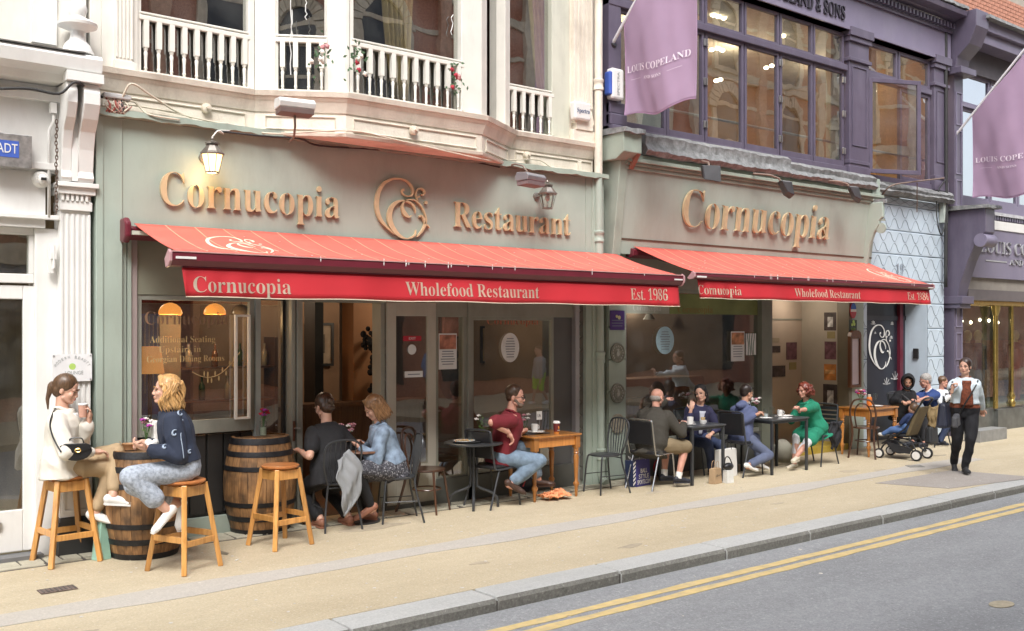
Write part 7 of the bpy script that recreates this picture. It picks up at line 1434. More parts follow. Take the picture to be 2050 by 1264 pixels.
# 8. person in blue hoodie
hood=cl('slate_blue_hoodie',(.085,.105,.20)); grt=cl('slate_trousers',(.10,.12,.19))
Pv=(cB.x+.0,-.66,.51)
J=person('dark-haired person in a slate blue hoodie and white trainers facing right',Pv,8,lean=12,hy=-12,hp=10,s=.90,handR=A(1512,832,-.85),handL=A(1515,828,-.55),footR=A(1498,932,-.90),footL=A(1520,930,-.72),poleR=(-.6,-.4,-.7),kpR=(1,-.1,.5),kpL=(1,.1,.5),ftR=(.9,-.2,-.35),ftL=(.9,-.2,-.3),curlR=.8,curlL=.8,
  skin=skinM,hair=('short',hairmat('near_black_hair',(.022,.014,.011))),top=[dict(m=hood,hem=-.10,inf=.024,sleeve=1.9,n='hoodie',collar=cl('grey_hood_lining',(.32,.33,.36)),fold=.007)],bottom=[dict(m=grt,len=1.85,inf=.014)],shoes=dict(m=whs))
nb=J['nb']; to_obj(remesh(MB().ell(nb-J['f2']*.085-V(0,0,.015),(.11,.07,.055)).ell(nb-J['f2']*.05+V(0,0,.02),(.09,.06,.04)),.009,4,.004),'hood',hood,J['root'],J['base'])
# 9. red-haired woman in green
grn=cl('emerald_shirt',(.012,.21,.12)); 
Pv=(cC.x-.05,-.70,.51)
J=person('woman with wild red hair in a long emerald shirt and white capri trousers, facing left',Pv,170,lean=19,hy=172,hp=8,s=.91,wt=1.05,handL=A(1572,828,-.92),handR=A(1580,835,-.55),footL=A(1582,928,-.92),footR=A(1590,928,-.70),poleL=(.7,-.4,-.6),poleR=(.6,.5,-.5),kpL=(-1,-.1,.5),kpR=(-1,.1,.5),ftL=(-.95,-.3,0),ftR=(-1,0,0),curlL=1.1,hdL=(-.5,-.1,.5),
  skin=skinR,hair=('wild',hairmat('dyed_red_hair',(.15,.028,.014))),top=[dict(m=grn,hem=-.12,inf=.026,sleeve=1.15,loose=.03,flare=.04,n='shirt',collar=grn,fold=.006)],bottom=[dict(m=grn,len=.80,inf=.03,flare=.02,n='shirt_tail',skirt=True),dict(m=cl('white_capri',(.66,.66,.68)),len=1.62,inf=.010)],shoes=dict(m=M('cream_shoe',(.62,.56,.44),.6)))
# 10. hooded young man
bh=cl('black_hoodie',(.012,.012,.014)); Pv=(cF.x-.30,-.16,.50)
J=person('young man in a raised black hood holding a phone',Pv,-100,lean=16,hy=-148,hp=12,male=True,s=.90,handR=A(1805,805,-.50),handL=A(1822,806,-.48),poleR=(-.9,.2,-.5),poleL=(.9,.2,-.5),footL=(cF.x+.12,-.5,.09),footR=(cF.x-.22,-.45,.09),curlR=.8,curlL=.8,
  skin=skinM,beard=M('black_stubble',(.035,.025,.02),.9),hair=('short',hairmat('near_black_hair',(.022,.014,.011))),top=[dict(m=bh,hem=-.10,inf=.03,sleeve=1.9,n='hoodie',collar=bh,fold=.006)],bottom=[dict(m=cl('black_trousers',(.012,.012,.014)),len=1.9,inf=.02)],shoes=dict(m=M('black_shoe',(.02,.022,.03),.5)))
H=J['H']; hd=MB(); vs=[]
for i in range(7):
    b_=-.115+i*.033; rr=[.04,.085,.104,.112,.112,.108,.098][i]
    hd.tube([H(rr*math.cos(t),b_,.028+rr*1.12*math.sin(t)*(1.0 if math.sin(t)>0 else 1.25)) for t in np.linspace(0,6.28,20,endpoint=False)],.017,6,True)
hd.ell(H(0,-.10,.03),(.08,.05,.09)); to_obj(remesh(hd,.009,5,.002),'hood',bh,J['root'],J['base'])
ph=MB().box(-.038,.038,-.005,.005,-.075,.075).build('phone',dark,label='dark phone held above the far orange table',cat='phone',bevel=.004); ph.location=at(1812,795,-.52); ph.rotation_euler=(-.9,0,.2)
# 11. grey-haired man in blue polo
blp=cl('royal_blue_polo',(.025,.055,.19)); Pv=(cG.x+.30,-.55,.50)
J=person('grey-haired man in a royal blue polo leaning on the far table, facing left',Pv,152,lean=26,hy=140,hp=16,male=True,s=.96,wt=1.1,handL=A(1812,808,-.66),handR=A(1815,806,-.44),poleL=(.4,-.5,-.8),poleR=(.3,.6,-.8),footL=(cG.x-.35,-.62,.09),footR=(cG.x-.35,-.42,.09),curlL=.9,curlR=.9,
  skin=skinR,hair=('short',M('grey_hair',(.34,.32,.30),.7,.3,50)),top=[dict(m=blp,hem=-.08,inf=.02,sleeve=.95,n='polo_shirt',collar=white)],bottom=[dict(m=cl('black_trousers',(.012,.012,.014)),len=1.9,inf=.02)],shoes=dict(m=M('black_shoe',(.02,.022,.03),.5)))
# 12. walking woman
wl=gr(1929,948); Y0=wl.y; whd=cl('bleached_denim',(.58,.66,.70),scale=5,var=.12); rust=M('rust_printed_shirt',(.17,.045,.02),.85,.5,40)
J=person('woman with tied dark hair walking in a bleached denim jacket, rust shirt and black jeans',(wl.x+.02,Y0,.84),-142,lean=1,hy=-168,hp=2,s=.93,wt=1.2,handL=A(1972,852,Y0+.02),handR=A(1906,784,Y0-.16),footL=A(1932,934,Y0-.04),footR=(wl.x+.16,Y0+.22,.12),kpL=(-1,-.9,.1),kpR=(-1,-.8,0),ftL=(-.75,-.65,0),ftR=(-.4,-.35,-.8),poleL=(.6,.3,-.3),poleR=(.3,.6,-.9),curlL=.9,curlR=1.,hdR=(0,-.2,1),
  skin=skinL,hair=('tied',hairmat('near_black_brown_hair',(.035,.018,.012))),top=[dict(m=rust,hem=.02,inf=.012,sleeve=.8,n='shirt',collar=rust),dict(m=whd,hem=.13,inf=.030,sleeve=1.9,sinf=.022,n='jacket',fold=.007,lapel=whd)],bottom=[dict(m=cl('black_jeans',(.010,.010,.013)),len=2.,inf=.010,waist=.16)],shoes=dict(m=M('dark_grey_boot',(.03,.03,.032),.7),high=.12))
# rust shirt front panel shows between the jacket fronts
f2,r2_,T_,Pp=J['f2'],J['r2'],J['T'],J['P']; pf_=MB()
att(MB().sheet(lambda u,v:tuple(Pp+T_*(.10+.34*v)+r2_*((u-.5)*(.17-.06*v))+f2*(.207-.035*abs(v-.45)-.9*(u-.5)**2*.17)),14,14).build('shirt_front',rust,smooth=True,solid=.006),J)
o=E_('shoulder_bag',A(1912,842,Y0-.18),.3,'grey nylon cross-body bag at the walking woman\'s waist','bag'); MB().hexa([(-.10,-.05,-.09),(.13,-.05,-.07),(.13,.03,-.07),(-.10,.03,-.09)],[(-.09,-.04,.05),(.10,-.04,.09),(.10,.03,.09),(-.09,.03,.05)]).build('bag_body',M('grey_nylon',(.06,.06,.065),.6,.1,bump=.3),o,bevel=.02); h2=hits(J,[(1920,832),(1930,812),(1942,792),(1952,775),(1958,762)],.010); att(MB().tube(cr([tuple(q) for q in h2],5),.010,6).build('bag_strap',dark,smooth=True),J); h2=hits(J,[(1900,800),(1902,780),(1907,765),(1914,755)],.010); att(MB().tube(cr([tuple(q) for q in h2],5),.012,6).build('bag_strap',dark,smooth=True),J) if len(h2)>1 else None
o=E_('tote_bag',A(1890,830,Y0+.05),.2,'large dark tote bag hanging from the walking woman\'s shoulder','bag'); MB().hexa([(-.13,-.08,-.18),(.12,-.08,-.18),(.12,.08,-.18),(-.13,.08,-.18)],[(-.10,-.05,.16),(.10,-.05,.16),(.10,.05,.16),(-.10,.05,.16)]).build('bag_body',M('navy_nylon',(.015,.018,.035),.5,.2,bump=.4),o,bevel=.04); MB().tube([(-.05,0,.15),(-.02,0,.24),(.05,0,.15)],.012,6).build('strap',dark,o)
# 13. person partly hidden behind her
pb_=gr(1897,893); 
J=person('person in white top mostly hidden behind the walking woman',(pb_.x+.14,pb_.y+.25,.56),-95,lean=8,hy=-60,hp=8,s=.76,male=True,handR=(pb_.x,pb_.y-.05,.85),handL=(pb_.x+.42,pb_.y+.1,.85),footL=(pb_.x+.16,pb_.y+.25,.08),footR=(pb_.x-.04,pb_.y+.1,.08),
  skin=skinR,hair=('short',hairmat('brown_hair',(.13,.07,.035))),top=[dict(m=cl('white_cotton',(.68,.70,.72)),hem=-.1,inf=.02,sleeve=1.8,n='shirt')],bottom=[dict(m=cl('dark_blue_jeans',(.04,.06,.13)),len=1.95,inf=.018)],shoes=dict(m=M('black_shoe',(.02,.022,.03),.5)))
# 14-16. passers-by on the far pavement, mirrored in the panes
def mirror(px,py,Y):   # far-side spot whose mirror image falls at this pixel, glass on the plane y=0
    q=at(px,py,-Y); return (q.x,Y)
J=person('man in a blue shirt across the street, mirrored in the window',(13.4,-10.6,.92),0,lean=2,male=True,s=1.05,footL=(13.6,-10.7,.08),footR=(13.2,-10.5,.10),hair=('short',hairmat('brown_hair',(.13,.07,.035))),top=[dict(m=cl('sky_blue_shirt',(.16,.28,.55)),hem=-.1,inf=.02,sleeve=1.8,n='shirt')],bottom=[dict(m=cl('black_trousers',(.012,.012,.014)),len=1.9,inf=.018)],shoes=dict(m=M('black_shoe',(.02,.022,.03),.5)))
J=person('boy in grey hoodie and lime shorts across the street',(16.8,-10.4,.80),180,lean=2,s=.88,footL=(16.6,-10.45,.08),footR=(17.0,-10.3,.10),hair=('short',hairmat('brown_hair',(.13,.07,.035))),top=[dict(m=cl('light_grey_jersey',(.35,.36,.37)),hem=-.1,inf=.02,sleeve=1.9,n='hoodie')],bottom=[dict(m=cl('lime_shorts',(.35,.62,.04)),len=1.0,inf=.02,n='shorts')],shoes=dict(m=whs))
# ==================================================================== things on the tables
china=M('white_china',(.76,.75,.72),.2,.03,coat=.4); clear=glass('clear_tumbler',1.5,(.93,.95,.94)); stemm=M('green_stem',(.06,.14,.03),.6,.2); water=M('cloudy_water',(.35,.38,.28),.1,.1)
def vase(name,p,h,r,fl,label,n=9,sp=.06,leaf=26,up=.12,g=None):
    o=E_(name,p,0,label,'vase',g); MB().lathe([(r,0),(r,h),(r-.004,h),(r-.004,.01),(0,.008)],(0,0,0),16,cap=False).build('glass_jar',clear,o,smooth='auto'); MB().lathe([(0,.008),(r-.006,.009),(r-.006,h*.6),(0,h*.6)],(0,0,0),12,cap=False).build('water',water,o)
    st=MB(); lf=MB()
    for i in range(n):
        a=random.random()*6.28; q=Vector((math.cos(a)*sp*random.uniform(.3,1),math.sin(a)*sp*random.uniform(.3,1),h+up*random.uniform(.4,1.))); st.tube([(0,0,.02),(q.x*.3,q.y*.3,h),q],.0025,4)
        bl=MB(); rr=.027; 
        for k in range(7): t=k*.9; bl.ell(q+Vector((rr*.6*math.cos(t),rr*.6*math.sin(t),.004*math.sin(t*3))),(rr*.5,rr*.5,rr*.3),n=6,m=4)
        bl.ell(q+Vector((0,0,.005)),rr*.45,n=6,m=4).build('bloom',fl[i%len(fl)],o,smooth=True)
    for i in range(leaf):
        a=random.random()*6.28; b_=random.random(); q=Vector((math.cos(a)*sp*b_*.9,math.sin(a)*sp*b_*.9,h+up*random.uniform(-.1,.75))); d=Vector((math.cos(a),math.sin(a),random.uniform(-.3,.8))).normalized(); s_=d.cross(Vector((0,0,1))).normalized(); L=random.uniform(.02,.045); lf.add([q,q+d*L*.5+s_*L*.2,q+d*L,q+d*L*.5-s_*L*.2],[(0,1,2,3)])
    st.build('stem_bundle',stemm,o,kind='stuff'); lf.build('leaf_cluster',M('fresh_leaf',(.10,.20,.04),.6,.3),o,kind='stuff'); return o
def mug(p,label,name='coffee_mug',saucer=True,h=.085,r=.038,rz=0.,g=None):
    o=E_(name,p,rz,label,'cup',g); z=.012 if saucer else 0; MB().lathe([(r*.72,z),(r*.95,z+h*.4),(r,z+h),(r-.004,z+h),(r*.6,z+.01),(0,z+.01)],(0,0,0),20,cap=False).build('cup_body',china,o,smooth='auto')
    MB().tube([(r-.004,0,z+h*.8),(r+.022,0,z+h*.75),(r+.025,0,z+h*.4),(r-.006,0,z+h*.25)],.005,6).build('handle',china,o,smooth=True)
    if saucer: MB().lathe([(0,0),(.04,0),(.075,.010),(.075,.013),(.0,.008)],(0,0,0),24,cap=False).build('saucer',china,o,smooth='auto')
    return o
def plate(p,r,label): o=MB().lathe([(0,0),(r*.6,0),(r,.014),(r,.018),(r*.6,.006),(0,.006)],(0,0,0),28,cap=False).build('plate',china,label=label,cat='plate',smooth='auto'); o.location=p; return o
def tumbler(p,label,r=.035,h=.10,liq=None):
    o=E_('tumbler',p,0,label,'glass'); MB().lathe([(r*.85,0),(r,h),(r-.003,h),(r*.8,.008),(0,.008)],(0,0,0),16,cap=False).build('glass_wall',clear,o,smooth='auto')
    if liq: MB().lathe([(0,.009),(r*.8,.009),(r*.9,h*.5),(0,h*.5)],(0,0,0),16,cap=False).build('drink',liq,o)
    return o
def on(px,py,Y,z): q=at(px,py,Y); return Vector((q.x,Y,z))
def paper_bag(name,p,w_,d,h,mat,label,rz=0,handles=None,cat='bag',txt=None,tm=None,topw=1.):
    o=E_(name,p,rz,label,cat); k=topw
    MB().hexa([(-w_/2,-d/2,0),(w_/2,-d/2,0),(w_/2,d/2,0),(-w_/2,d/2,0)],[(-w_/2*k+.004,-d/2*.8,h),(w_/2*k,-d/2*.7,h-.01),(w_/2*k,d/2*.7,h),(-w_/2*k,d/2*.8,h-.008)]).build('bag_body',mat,o,bevel=.006)
    if handles: 
        for s_ in (-1,1): MB().tube(cr([(-w_*.2,s_*d*.35,h-.02),(-w_*.15,s_*d*.3,h+.07),(w_*.15,s_*d*.3,h+.08),(w_*.2,s_*d*.35,h-.02)],5),.004,5).build('handle',handles,o,smooth=True)
    if txt:
        for t,zb,cap,ww in txt: text(t,'lettering',-w_/2*ww,w_/2*ww,-d/2-.003,zb,cap,tm,o,serif=False,ext=.001)
    return o
redb=M('red_bloom',(.50,.02,.04),.6); purb=M('purple_bloom',(.36,.04,.30),.6); pinkb=M('pink_bloom',(.62,.28,.34),.6); whb=M('white_bloom',(.74,.70,.66),.6)
# barrel 1
B1=br1.location; zb=.93
vase('flower_vase',on(292,905,B1.y+.14,zb),.10,.03,[purb,whb,whb,pinkb],'small vase of white and purple flowers on the first barrel',7,.07,24,.17)
o=E_('food_bowl',on(262,907,B1.y-.02,zb),0,'brown card takeaway bowl on the first barrel','bowl'); MB().lathe([(.055,0),(.075,.05),(.078,.052),(.070,.050),(.05,.008),(0,.008)],(0,0,0),24,cap=False).build('bowl_wall',M('kraft_card',(.42,.24,.12),.7),o,smooth='auto'); MB().bar((-.02,0,.02),(-.10,-.0,.075),.014,.003).build('wooden_fork',pine,o)
o=MB(); 
for i in range(9): a=i*.7; o.ell((.03*math.cos(a),.02*math.sin(a),.02+.012*i%.05),(.035,.012,.03),n=7,m=5)
o=o.build('napkin',white,label='crumpled white napkin in the hands of the blonde woman',cat='napkin',smooth=True); o.location=on(305,880,s2.y+.10,.985)
o=E_('tote_bag',on(324,868,B1.y+.14,.925),.1,'white card tote bag standing on the back of the first barrel','bag'); MB().box(-.09,.09,-.04,.04,-.0,.23).build('bag_body',white,o,bevel=.01); text('IA TASTE','lettering',-.05,.07,-.043,.07,.022,M('grey_print',(.35,.37,.36)),o,serif=False)
paper_bag('carrier_bag',gr(203,1120),.13,.10,.34,M('mint_plastic',(.33,.56,.46),.3,.1,8,coat=.3),'pale mint plastic carrier bag on the ground between stool and barrel',.3,topw=.5)
plate(on(308,905,B1.y-.04,.925),.10,'white plate beside the card bowl on the first barrel')
# barrel 2
vase('flower_vase',on(527,880,b2.y-.10,.93),.15,.036,[redb,purb,redb],'tall glass vase of red and magenta flowers on the second barrel',8,.055,44,.13)
# couple's table
vase('flower_vase',(TBL0.location.x-.10,TBL0.location.y+.12,.745),.10,.03,[pinkb,whb,pinkb],'vase of pink flowers between the two women by the doorway',14,.10,20,.16); 
# round table
z=.728; q=RT.location; o=MB().lathe([(0,0),(.15,0),(.16,.014),(.155,.014),(0,.006)],(0,0,0),28,cap=False).build('tray',M('dark_tray',(.05,.05,.05),.4),label='dark round tray on the round metal table',cat='tray'); o.location=(q.x-.12,q.y-.03,z)
plate((q.x-.15,q.y-.03,z+.01),.12,'white plate with leftovers on the round metal table'); bb=MB()
for i in range(22): bb.ell((random.gauss(0,.035),random.gauss(0,.03),.012),(random.uniform(.008,.02),.01,.008),n=6,m=4)
o=bb.build('leftover_food',M('crumbly_food',(.42,.28,.14),.8,.4,40),label='crumbly leftovers on the white plate of the round table',cat='food'); o.location=(q.x-.15,q.y-.04,z+.018); tumbler((q.x-.06,q.y-.02,z+.02),'small clear tumbler on the round metal table tray')
vase('flower_vase',(q.x+.12,q.y-.02,z),.10,.03,[whb],'glass jar of trailing greenery with one white bloom on the round table',2,.09,110,.24)
# orange table 1
w_=WT.location; zt=.75; o=MB().box(-.17,.17,-.10,.10,0,.012).build('tray',M('dark_tray',(.05,.05,.05)),label='dark serving tray on the orange pine table',cat='tray',bevel=.01); o.location=(w_.x-.13,w_.y+.02,zt); plate((w_.x-.12,w_.y+.0,zt+.013),.11,'white plate on the tray beside the paper coffee cup'); mug((w_.x-.10,w_.y+.04,zt+.02),'white mug standing on the plate of the orange table',saucer=False,h=.09,r=.043)
o=E_('coffee_cup',(w_.x+.10,w_.y-.12,zt),0,'dark red paper coffee cup with a white lid on the orange table','cup'); MB().lathe([(.030,0),(.041,.125)],(0,0,0),22).build('cup',M('burgundy_card',(.14,.02,.02),.5),o,smooth='auto'); MB().lathe([(.030,0),(.032,.022)],(0,0,0),22).build('base_band',M('orange_band',(.6,.22,.04),.5),o).scale=(1.02,1.02,1); MB().lathe([(.044,.120),(.045,.130),(.038,.138),(.036,.146),(0,.146)],(0,0,0),22).build('lid',white,o,smooth='auto'); MB().ell((0,-.039,.07),(.012,.004,.018)).build('orange_mark',M('orange_band',(.6,.22,.04)),o); text('COSTA','lettering',-.018,.018,-.0385,.035,.010,white,o,serif=False)
vase('flower_vase',(w_.x-.14,w_.y+.16,zt),.08,.028,[whb,pinkb],'small vase with white and pink flowers behind the mug',5,.035,20,.16)
o=E_('table_number',(w_.x+.02,w_.y+.10,zt),-.3,'white table number card on a metal stem on the orange table','table number'); MB().cyl((0,0,.0),(0,0,.16),.003).cyl((0,0,0),(0,0,.006),.03).build('stem',steel,o); MB().box(-.035,.035,-.003,.003,.15,.25).build('card',white,o); text('1A','lettering',-.02,.02,-.004,.18,.04,dark,o,serif=False)
bp_=E_('backpack',gr(1052,988),.1,'dark navy backpack with a red tag under the orange table','bag'); MB().ell((0,.08,.14),(.22,.14,.15),n=18,m=12).build('bag_body',M('navy_nylon',(.015,.018,.035),.6,.2,bump=.4),bp_,smooth=True); MB().tube([(-.10,-.06,.10),(-.08,-.07,.16),(-.075,-.05,.22)],.007,6).build('red_tag',M('red_tag',(.6,.05,.06),.5),bp_); MB().tube(cr([(-.15,-.02,.22),(0,-.05,.31),(.14,0,.22)],6),.012,6).build('strap',dark,bp_)
def crump(u,v): x=(u-.5)*.36; y=(v-.5)*.20; return (x+.02*math.sin(v*17+u*9),y+.03*math.sin(u*14),.02*abs(math.sin(u*21+v*13))+.016*abs(math.sin(u*11-v*19))+0.012+.062*max(0,math.sin(u*3.1))*max(0,math.sin(v*3.1))*(.6+.4*math.sin(u*17+v*5))+.018*math.sin(u*29+v*8)*math.sin(v*9))
o=MB().sheet(crump,34,18).build('cloth',M('peach_cloth',(.74,.30,.14),.9,.25,18),label='crumpled peach and orange cloth lying at the foot of the orange table',cat='cloth',smooth=True,solid=.008); o.location=gr(1112,998,.012)
# black table A
a_=TA.location; z=.745; mug((a_.x-.14,a_.y-.10,z),'white mug and saucer on the first black table','coffee_mug',rz=.6,h=.09,r=.042); mug((a_.x+.06,a_.y-.14,z),'white sugar bowl full of sachets on the first black table','sugar_bowl',False,.055,.045); bb=MB(); [bb.bar((.02*math.cos(i),.02*math.sin(i),.04),(.028*math.cos(i),.028*math.sin(i),.09),.018,.003) for i in range(7)]; bb.build('sugar_sachet',M('kraft_sachet',(.5,.36,.18),.7),label='brown sugar sachets standing in the white bowl',cat='sachets').location=(a_.x+.06,a_.y-.14,z)
tumbler((a_.x-.18,a_.y+.06,z),'dark drink tumbler on the first black table',.035,.11,M('cola',(.05,.02,.01),.1)); plate((a_.x-.0,a_.y+.06,z),.09,'white plate between mug and sugar bowl'); 
# black table B
a_=TB.location; mug((a_.x+.10,a_.y-.02,z),'white mug in front of the red-haired woman',rz=-.5); tumbler((a_.x-.02,a_.y+.02,z),'tall clear glass on the second black table',.036,.14); tumbler((a_.x-.22,a_.y-.02,z),'water glass with ice on the second black table',.038,.13,M('pale_water',(.4,.42,.42),.1)); plate((a_.x-.30,a_.y-.08,z),.09,'white plate in front of the blue hoodie'); plate((a_.x+.22,a_.y-.06,z),.08,'white side plate by the red-haired woman\'s elbow'); MB().box(-.09,.09,-.05,.05,0,.008).build('menu_card',white,label='white card lying on the second black table',cat='card').location=(a_.x+.02,a_.y-.17,z)
vase('flower_vase',(a_.x-.26,a_.y+.14,z),.14,.032,[whb,pinkb,whb],'clear vase of small white and pink flowers between hoodie and red hair',12,.10,40,.14)
# far orange table
a_=WT2.location; z=.75; vase('flower_vase',(a_.x-.14,a_.y+.05,z),.12,.035,[pinkb,whb,purb,redb],'vase of mixed flowers on the far orange table',14,.08,30,.14)
o=E_('sauce_bottle',(a_.x+.02,a_.y+.0,z),0,'orange bottle with a white cap on the far orange table','bottle'); MB().lathe([(.040,0),(.042,.02),(.042,.13),(.032,.15)],(0,0,0),18).build('bottle_body',M('orange_plastic',(.72,.20,.03),.4),o,smooth='auto'); MB().lathe([(.026,.15),(.026,.185),(.018,.19)],(0,0,0),14).build('cap',M('pale_cap',(.55,.50,.4),.4),o)
o=E_('wine_glass',(a_.x+.16,a_.y-.02,z),0,'empty stemmed glass on the far orange table','glass'); MB().lathe([(.030,0),(.004,.006),(.004,.08),(.030,.11),(.036,.15),(.030,.20),(.027,.20),(.033,.15),(.0,.09)],(0,0,0),18,cap=False).build('bowl',clear,o,smooth='auto'); plate((a_.x+.05,a_.y-.10,z),.11,'white plate at the edge of the far orange table')
# bags on the ground
bl=paper_bag('sports_bag',gr(1280,972),.29,.14,.34,M('royal_purple_plastic',(.045,.04,.20),.4),'blue shopping bag with white block letters and striped side under the bald man\'s chair',.1,M('grey_cord',(.4,.4,.42),.6),txt=[('BALL',.17,.055,.45),('STYLE',.10,.055,.7),('SPORTS.COM',.03,.055,.9)],tm=white)
bb=MB()
for k in range(6): z0=.02+.055*k; bb.add([(-.149,-.055,z0),(-.149,.06,z0+.06),(-.149,.06,z0+.085),(-.149,-.055,z0+.025)],[(0,1,2,3)])
bb.build('white_stripe',white,bl,solid=.002,kind='stuff'); MB().box(-.20,-.15,-.06,.07,.005,.33).build('striped_gusset',M('navy_gusset',(.02,.03,.08),.5),bl)
bb=MB()
for k in range(6): z0=.02+.05*k; bb.add([(-.199,-.062,z0),(-.151,-.062,z0+.035),(-.151,-.062,z0+.06),(-.199,-.062,z0+.025)],[(0,1,2,3)])
bb.build('gusset_stripe',white,bl,kind='stuff')
MB().ell((0,0,.12),(.13,.11,.13),n=14,m=10).build('red_bag',M('red_nylon',(.35,.02,.03),.5,.2,bump=.4),label='red soft bag behind the blue shopping bag',cat='bag',smooth=True).location=gr(1325,955)
bo=paper_bag('kraft_paper_bag',gr(1432,968),.17,.10,.20,M('kraft_paper',(.42,.29,.17),.8,.1,8),'small brown paper bag with black script under the first black table',.15,M('kraft_paper_handle',(.40,.27,.16),.8)); me=tmesh('\U0001d4d1\U0001d4f8\U0001d4f8\U0001d4fd\U0001d4fc',False,.0,.002); me.materials.append(dark); lo,hi=mbounds(me); o=link('lettering',me,bo); sc_=.13/(hi[0]-lo[0]); o.scale=(sc_,sc_,sc_); o.rotation_euler=(R(90),-.1,0); o.location=(-.07,-.052,.09)
paper_bag('white_paper_bag',gr(1458,967),.12,.09,.17,M('white_crinkled_paper',(.66,.66,.63),.7,.1,8,bump=.5),'small crinkled white paper bag beside the brown one',-.1)
paper_bag('white_carrier',gr(1462,958)+Vector((.06,.12,0)),.40,.08,.38,white,'large flat white carrier bag behind the two small paper bags',.05,dark)
bb=MB().ell((0,0,.04),(.09,.05,.05),n=10,m=8).tube(cr([(-.08,0,.05),(-.05,0,.16),(.02,0,.15),(.08,0,.06)],5),.008,5); bb.build('camera_bag',blk,label='small black bag resting on the white paper bag',cat='bag',smooth=True).location=gr(1458,967)+Vector((0,0,.17))
MB().lathe([(0,0),(.11,.0),(.155,.10),(.13,.25),(.05,.33),(0,.34)],(0,0,0),18,cap=False).build('rucksack',M('cream_canvas',(.48,.46,.38),.85,.1,bump=.4),label='cream canvas bag on the ground beside the red-haired woman\'s legs',cat='bag',smooth=True).location=gr(1567,925)
MB().sheet(lambda u,v:(.04*math.sin(v*8+u*5)+(u-.5)*.30*(1-.5*(1-v)),-.24+.03*math.sin(u*16)+.02*(1-v),.10+.40*v+.06*math.sin(u*3)*(1-v)),20,20).build('black_coat',cl('black_quilted_coat',(.018,.018,.022)),label='black coat hanging over the back of the slatted chair',cat='coat',smooth=True,solid=.03).location=(cC.x+.18,-.66,.12)
MB().ell((0,0,.14),(.16,.12,.15),n=14,m=10).build('grey_backpack',M('charcoal_nylon',(.03,.032,.035),.6,.2,bump=.4),label='charcoal backpack under the first black table',cat='bag',smooth=True).location=(TA.location.x-.1,-.25,0)
MB().ell((0,0,.10),(.12,.10,.11),n=14,m=10).build('brown_sack',M('brown_canvas_sack',(.14,.09,.06),.9,.2,bump=.4),label='small brown cloth sack beside the woman in black\'s chair',cat='bag',smooth=True).location=gr(625,1052)+Vector((0,.05,0))
# ------------------------------------------------------------------ pushchair
a1=gr(1760,917); a2=gr(1836,924); L=(a2-a1).length; yaw=math.atan2(a2.y-a1.y,a2.x-a1.x)
pc=E_('pushchair',(a1.x,a1.y,0),yaw,'black folding pushchair with white wheel hubs beside the far orange table','pushchair'); fm=M('black_pushchair_frame',(.015,.015,.017),.35); fabp=M('black_pushchair_fabric',(.018,.018,.021),.8,.15,bump=.3); tyre=M('black_rubber',(.02,.02,.02),.7); W2=.42; Lp=L*.98
for (x,r) in ((0,.075),(Lp,.085)):
    for y in (0,W2):
        w0=E_('wheel',(x,y,r)); w0.parent=pc; MB().lathe([(r*.72,-.02),(r*.95,-.02),(r,-.01),(r,.01),(r*.95,.02),(r*.72,.02)],(0,0,0),24,(0,1,0),cap=False).build('tyre',tyre,w0,smooth='auto'); MB().lathe([(0,-.022),(r*.70,-.018),(r*.72,.018),(0,.02)],(0,0,0),24,(0,1,0),cap=False).build('hub',white,w0,smooth='auto')
for y in (.03,W2-.03):
    MB().tube(cr([(.0,y,.10),(.06,y,.20),(.18,y,.28),(.36,y,.24),(Lp-.02,y,.11)],6),.013,8).build('lower_frame',fm,pc,smooth='auto'); MB().tube([(.03,y,.22),(.20,y,.33),(.38,y,.46),(Lp+.05,y,.85)],.013,8).build('upright_frame',fm,pc,smooth='auto'); MB().tube([(.12,y,.30),(Lp*.8,y,.33),(Lp,y,.12)],.010,6).build('side_strut',fm,pc)
MB().tube(cr([(Lp+.05,.03,.85),(Lp+.10,.06,.93),(Lp+.10,W2-.06,.93),(Lp+.05,W2-.03,.85)],5),.015,8).build('push_handle',fm,pc,smooth='auto')
bk=MB().sheet(lambda u,v:(.10+(Lp-.2)*u,.02+(W2-.04)*v,.24-.16*math.sin(math.pi*u)*(.9+.1*math.sin(v*3.1))),16,8).build('basket',fabp,pc,smooth=True,solid=.01)
MB().hexa([(.12,-.005,.26),(Lp-.06,-.005,.18),(Lp-.1,-.0,.10),(.2,-.0,.11)],[(.12,.01,.26),(Lp-.06,.01,.18),(Lp-.1,.012,.10),(.2,.012,.11)]).build('basket_side',fabp,pc); MB().hexa([(.18,.04,.33),(.42,.04,.34),(.42,W2-.04,.34),(.18,W2-.04,.33)],[(.16,.04,.37),(.40,.04,.39),(.40,W2-.04,.39),(.16,W2-.04,.37)]).build('seat',fabp,pc,bevel=.02); MB().hexa([(.38,.03,.36),(.44,.03,.36),(.44,W2-.03,.36),(.38,W2-.03,.36)],[(Lp-.02,.03,.80),(Lp+.05,.03,.80),(Lp+.05,W2-.03,.80),(Lp-.02,W2-.03,.80)]).build('seat_back',M('olive_seat_back',(.12,.09,.045),.8,.2),pc,bevel=.02)
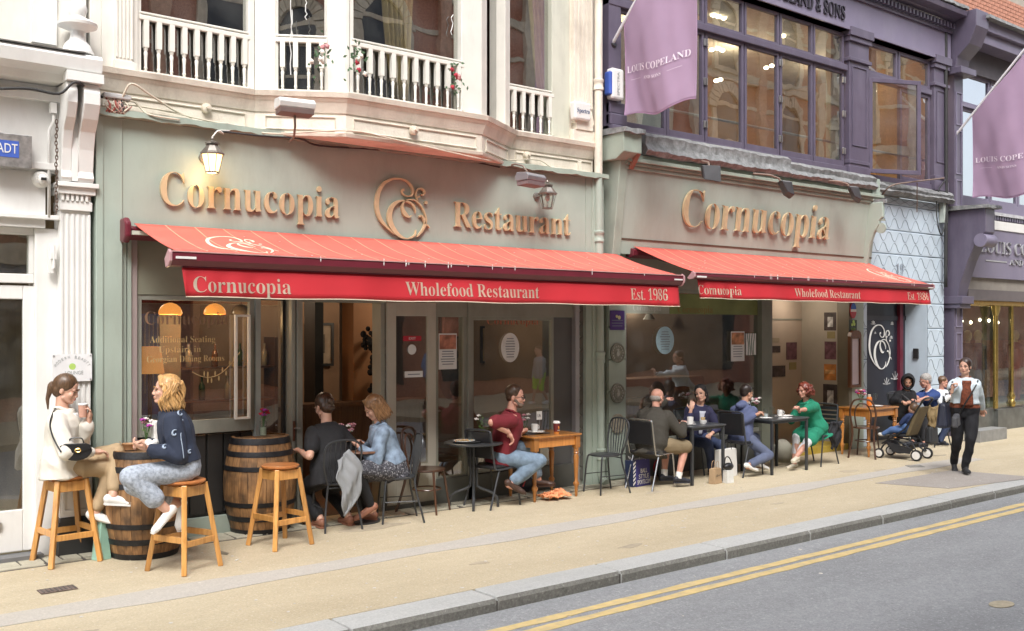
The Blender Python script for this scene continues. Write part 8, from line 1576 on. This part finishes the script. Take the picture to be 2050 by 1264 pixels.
ch=E_('person',(0,0,0),0,'small child in blue jeans lying back in the pushchair','person'); bb=MB().ell((.36,.2,.48),(.12,.13,.10)).rc((.30,.14,.44),(.14,.12,.43),.06,.05).rc((.30,.27,.44),(.14,.29,.43),.06,.05).rc((.14,.12,.43),(.02,.11,.36),.048,.036).rc((.14,.29,.43),(.02,.31,.36),.048,.036); to_obj(remesh(bb,.009,4,.003),'jeans',cl('mid_blue_jeans',(.08,.15,.33)),ch,(0,0,0))
bb=MB().ell((.42,.2,.58),(.10,.12,.14)).rc((.40,.10,.66),(.30,.08,.54),.04,.032).rc((.40,.30,.66),(.30,.32,.54),.04,.032); to_obj(remesh(bb,.009,4,.003),'top',cl('dark_blue_jersey',(.02,.035,.10)),ch,(0,0,0)); bb=MB().ell((.44,.2,.76),(.07,.068,.085)).rc((.44,.2,.66),(.44,.2,.72),.03,.03).rc((.30,.08,.54),(.25,.1,.52),.025,.022).rc((.30,.32,.54),(.25,.3,.52),.025,.022).ell((.37,.2,.75),(.012,.010,.012)); to_obj(remesh(bb,.008,3),'body',skinL,ch,(0,0,0)); to_obj(remesh(MB().ell((.455,.2,.78),(.075,.076,.078)),.009,2),'hair',hairmat('brown_hair',(.13,.07,.035)),ch,(0,0,0))
for y in (.11,.31): MB().ell((-.01,y,.35),(.06,.032,.03)).build('shoe',whs,ch,smooth=True)
ch.location=(a1.x,a1.y,0); ch.rotation_euler=(0,0,yaw)
MB().sheet(lambda u,v:((u-.5)*.22+.02*math.sin(v*9),.03*math.sin(u*12),.0+.30*v-.05*math.sin(u*3.1)),16,16).build('brown_coat',cl('mustard_brown_coat',(.24,.17,.08)),label='mustard brown coat slung over the pushchair handle',cat='coat',smooth=True,solid=.03).location=at(1868,850,a2.y+.10)
MB().hexa([(-.12,-.06,0),(.12,-.06,0),(.12,.06,0),(-.12,.06,0)],[(-.11,-.05,.26),(.11,-.05,.28),(.11,.05,.28),(-.11,.05,.26)]).build('hanging_bag',M('charcoal_nylon',(.03,.032,.035)),label='charcoal bag hanging behind the pushchair',cat='bag',bevel=.03).location=at(1865,888,a2.y+.12)
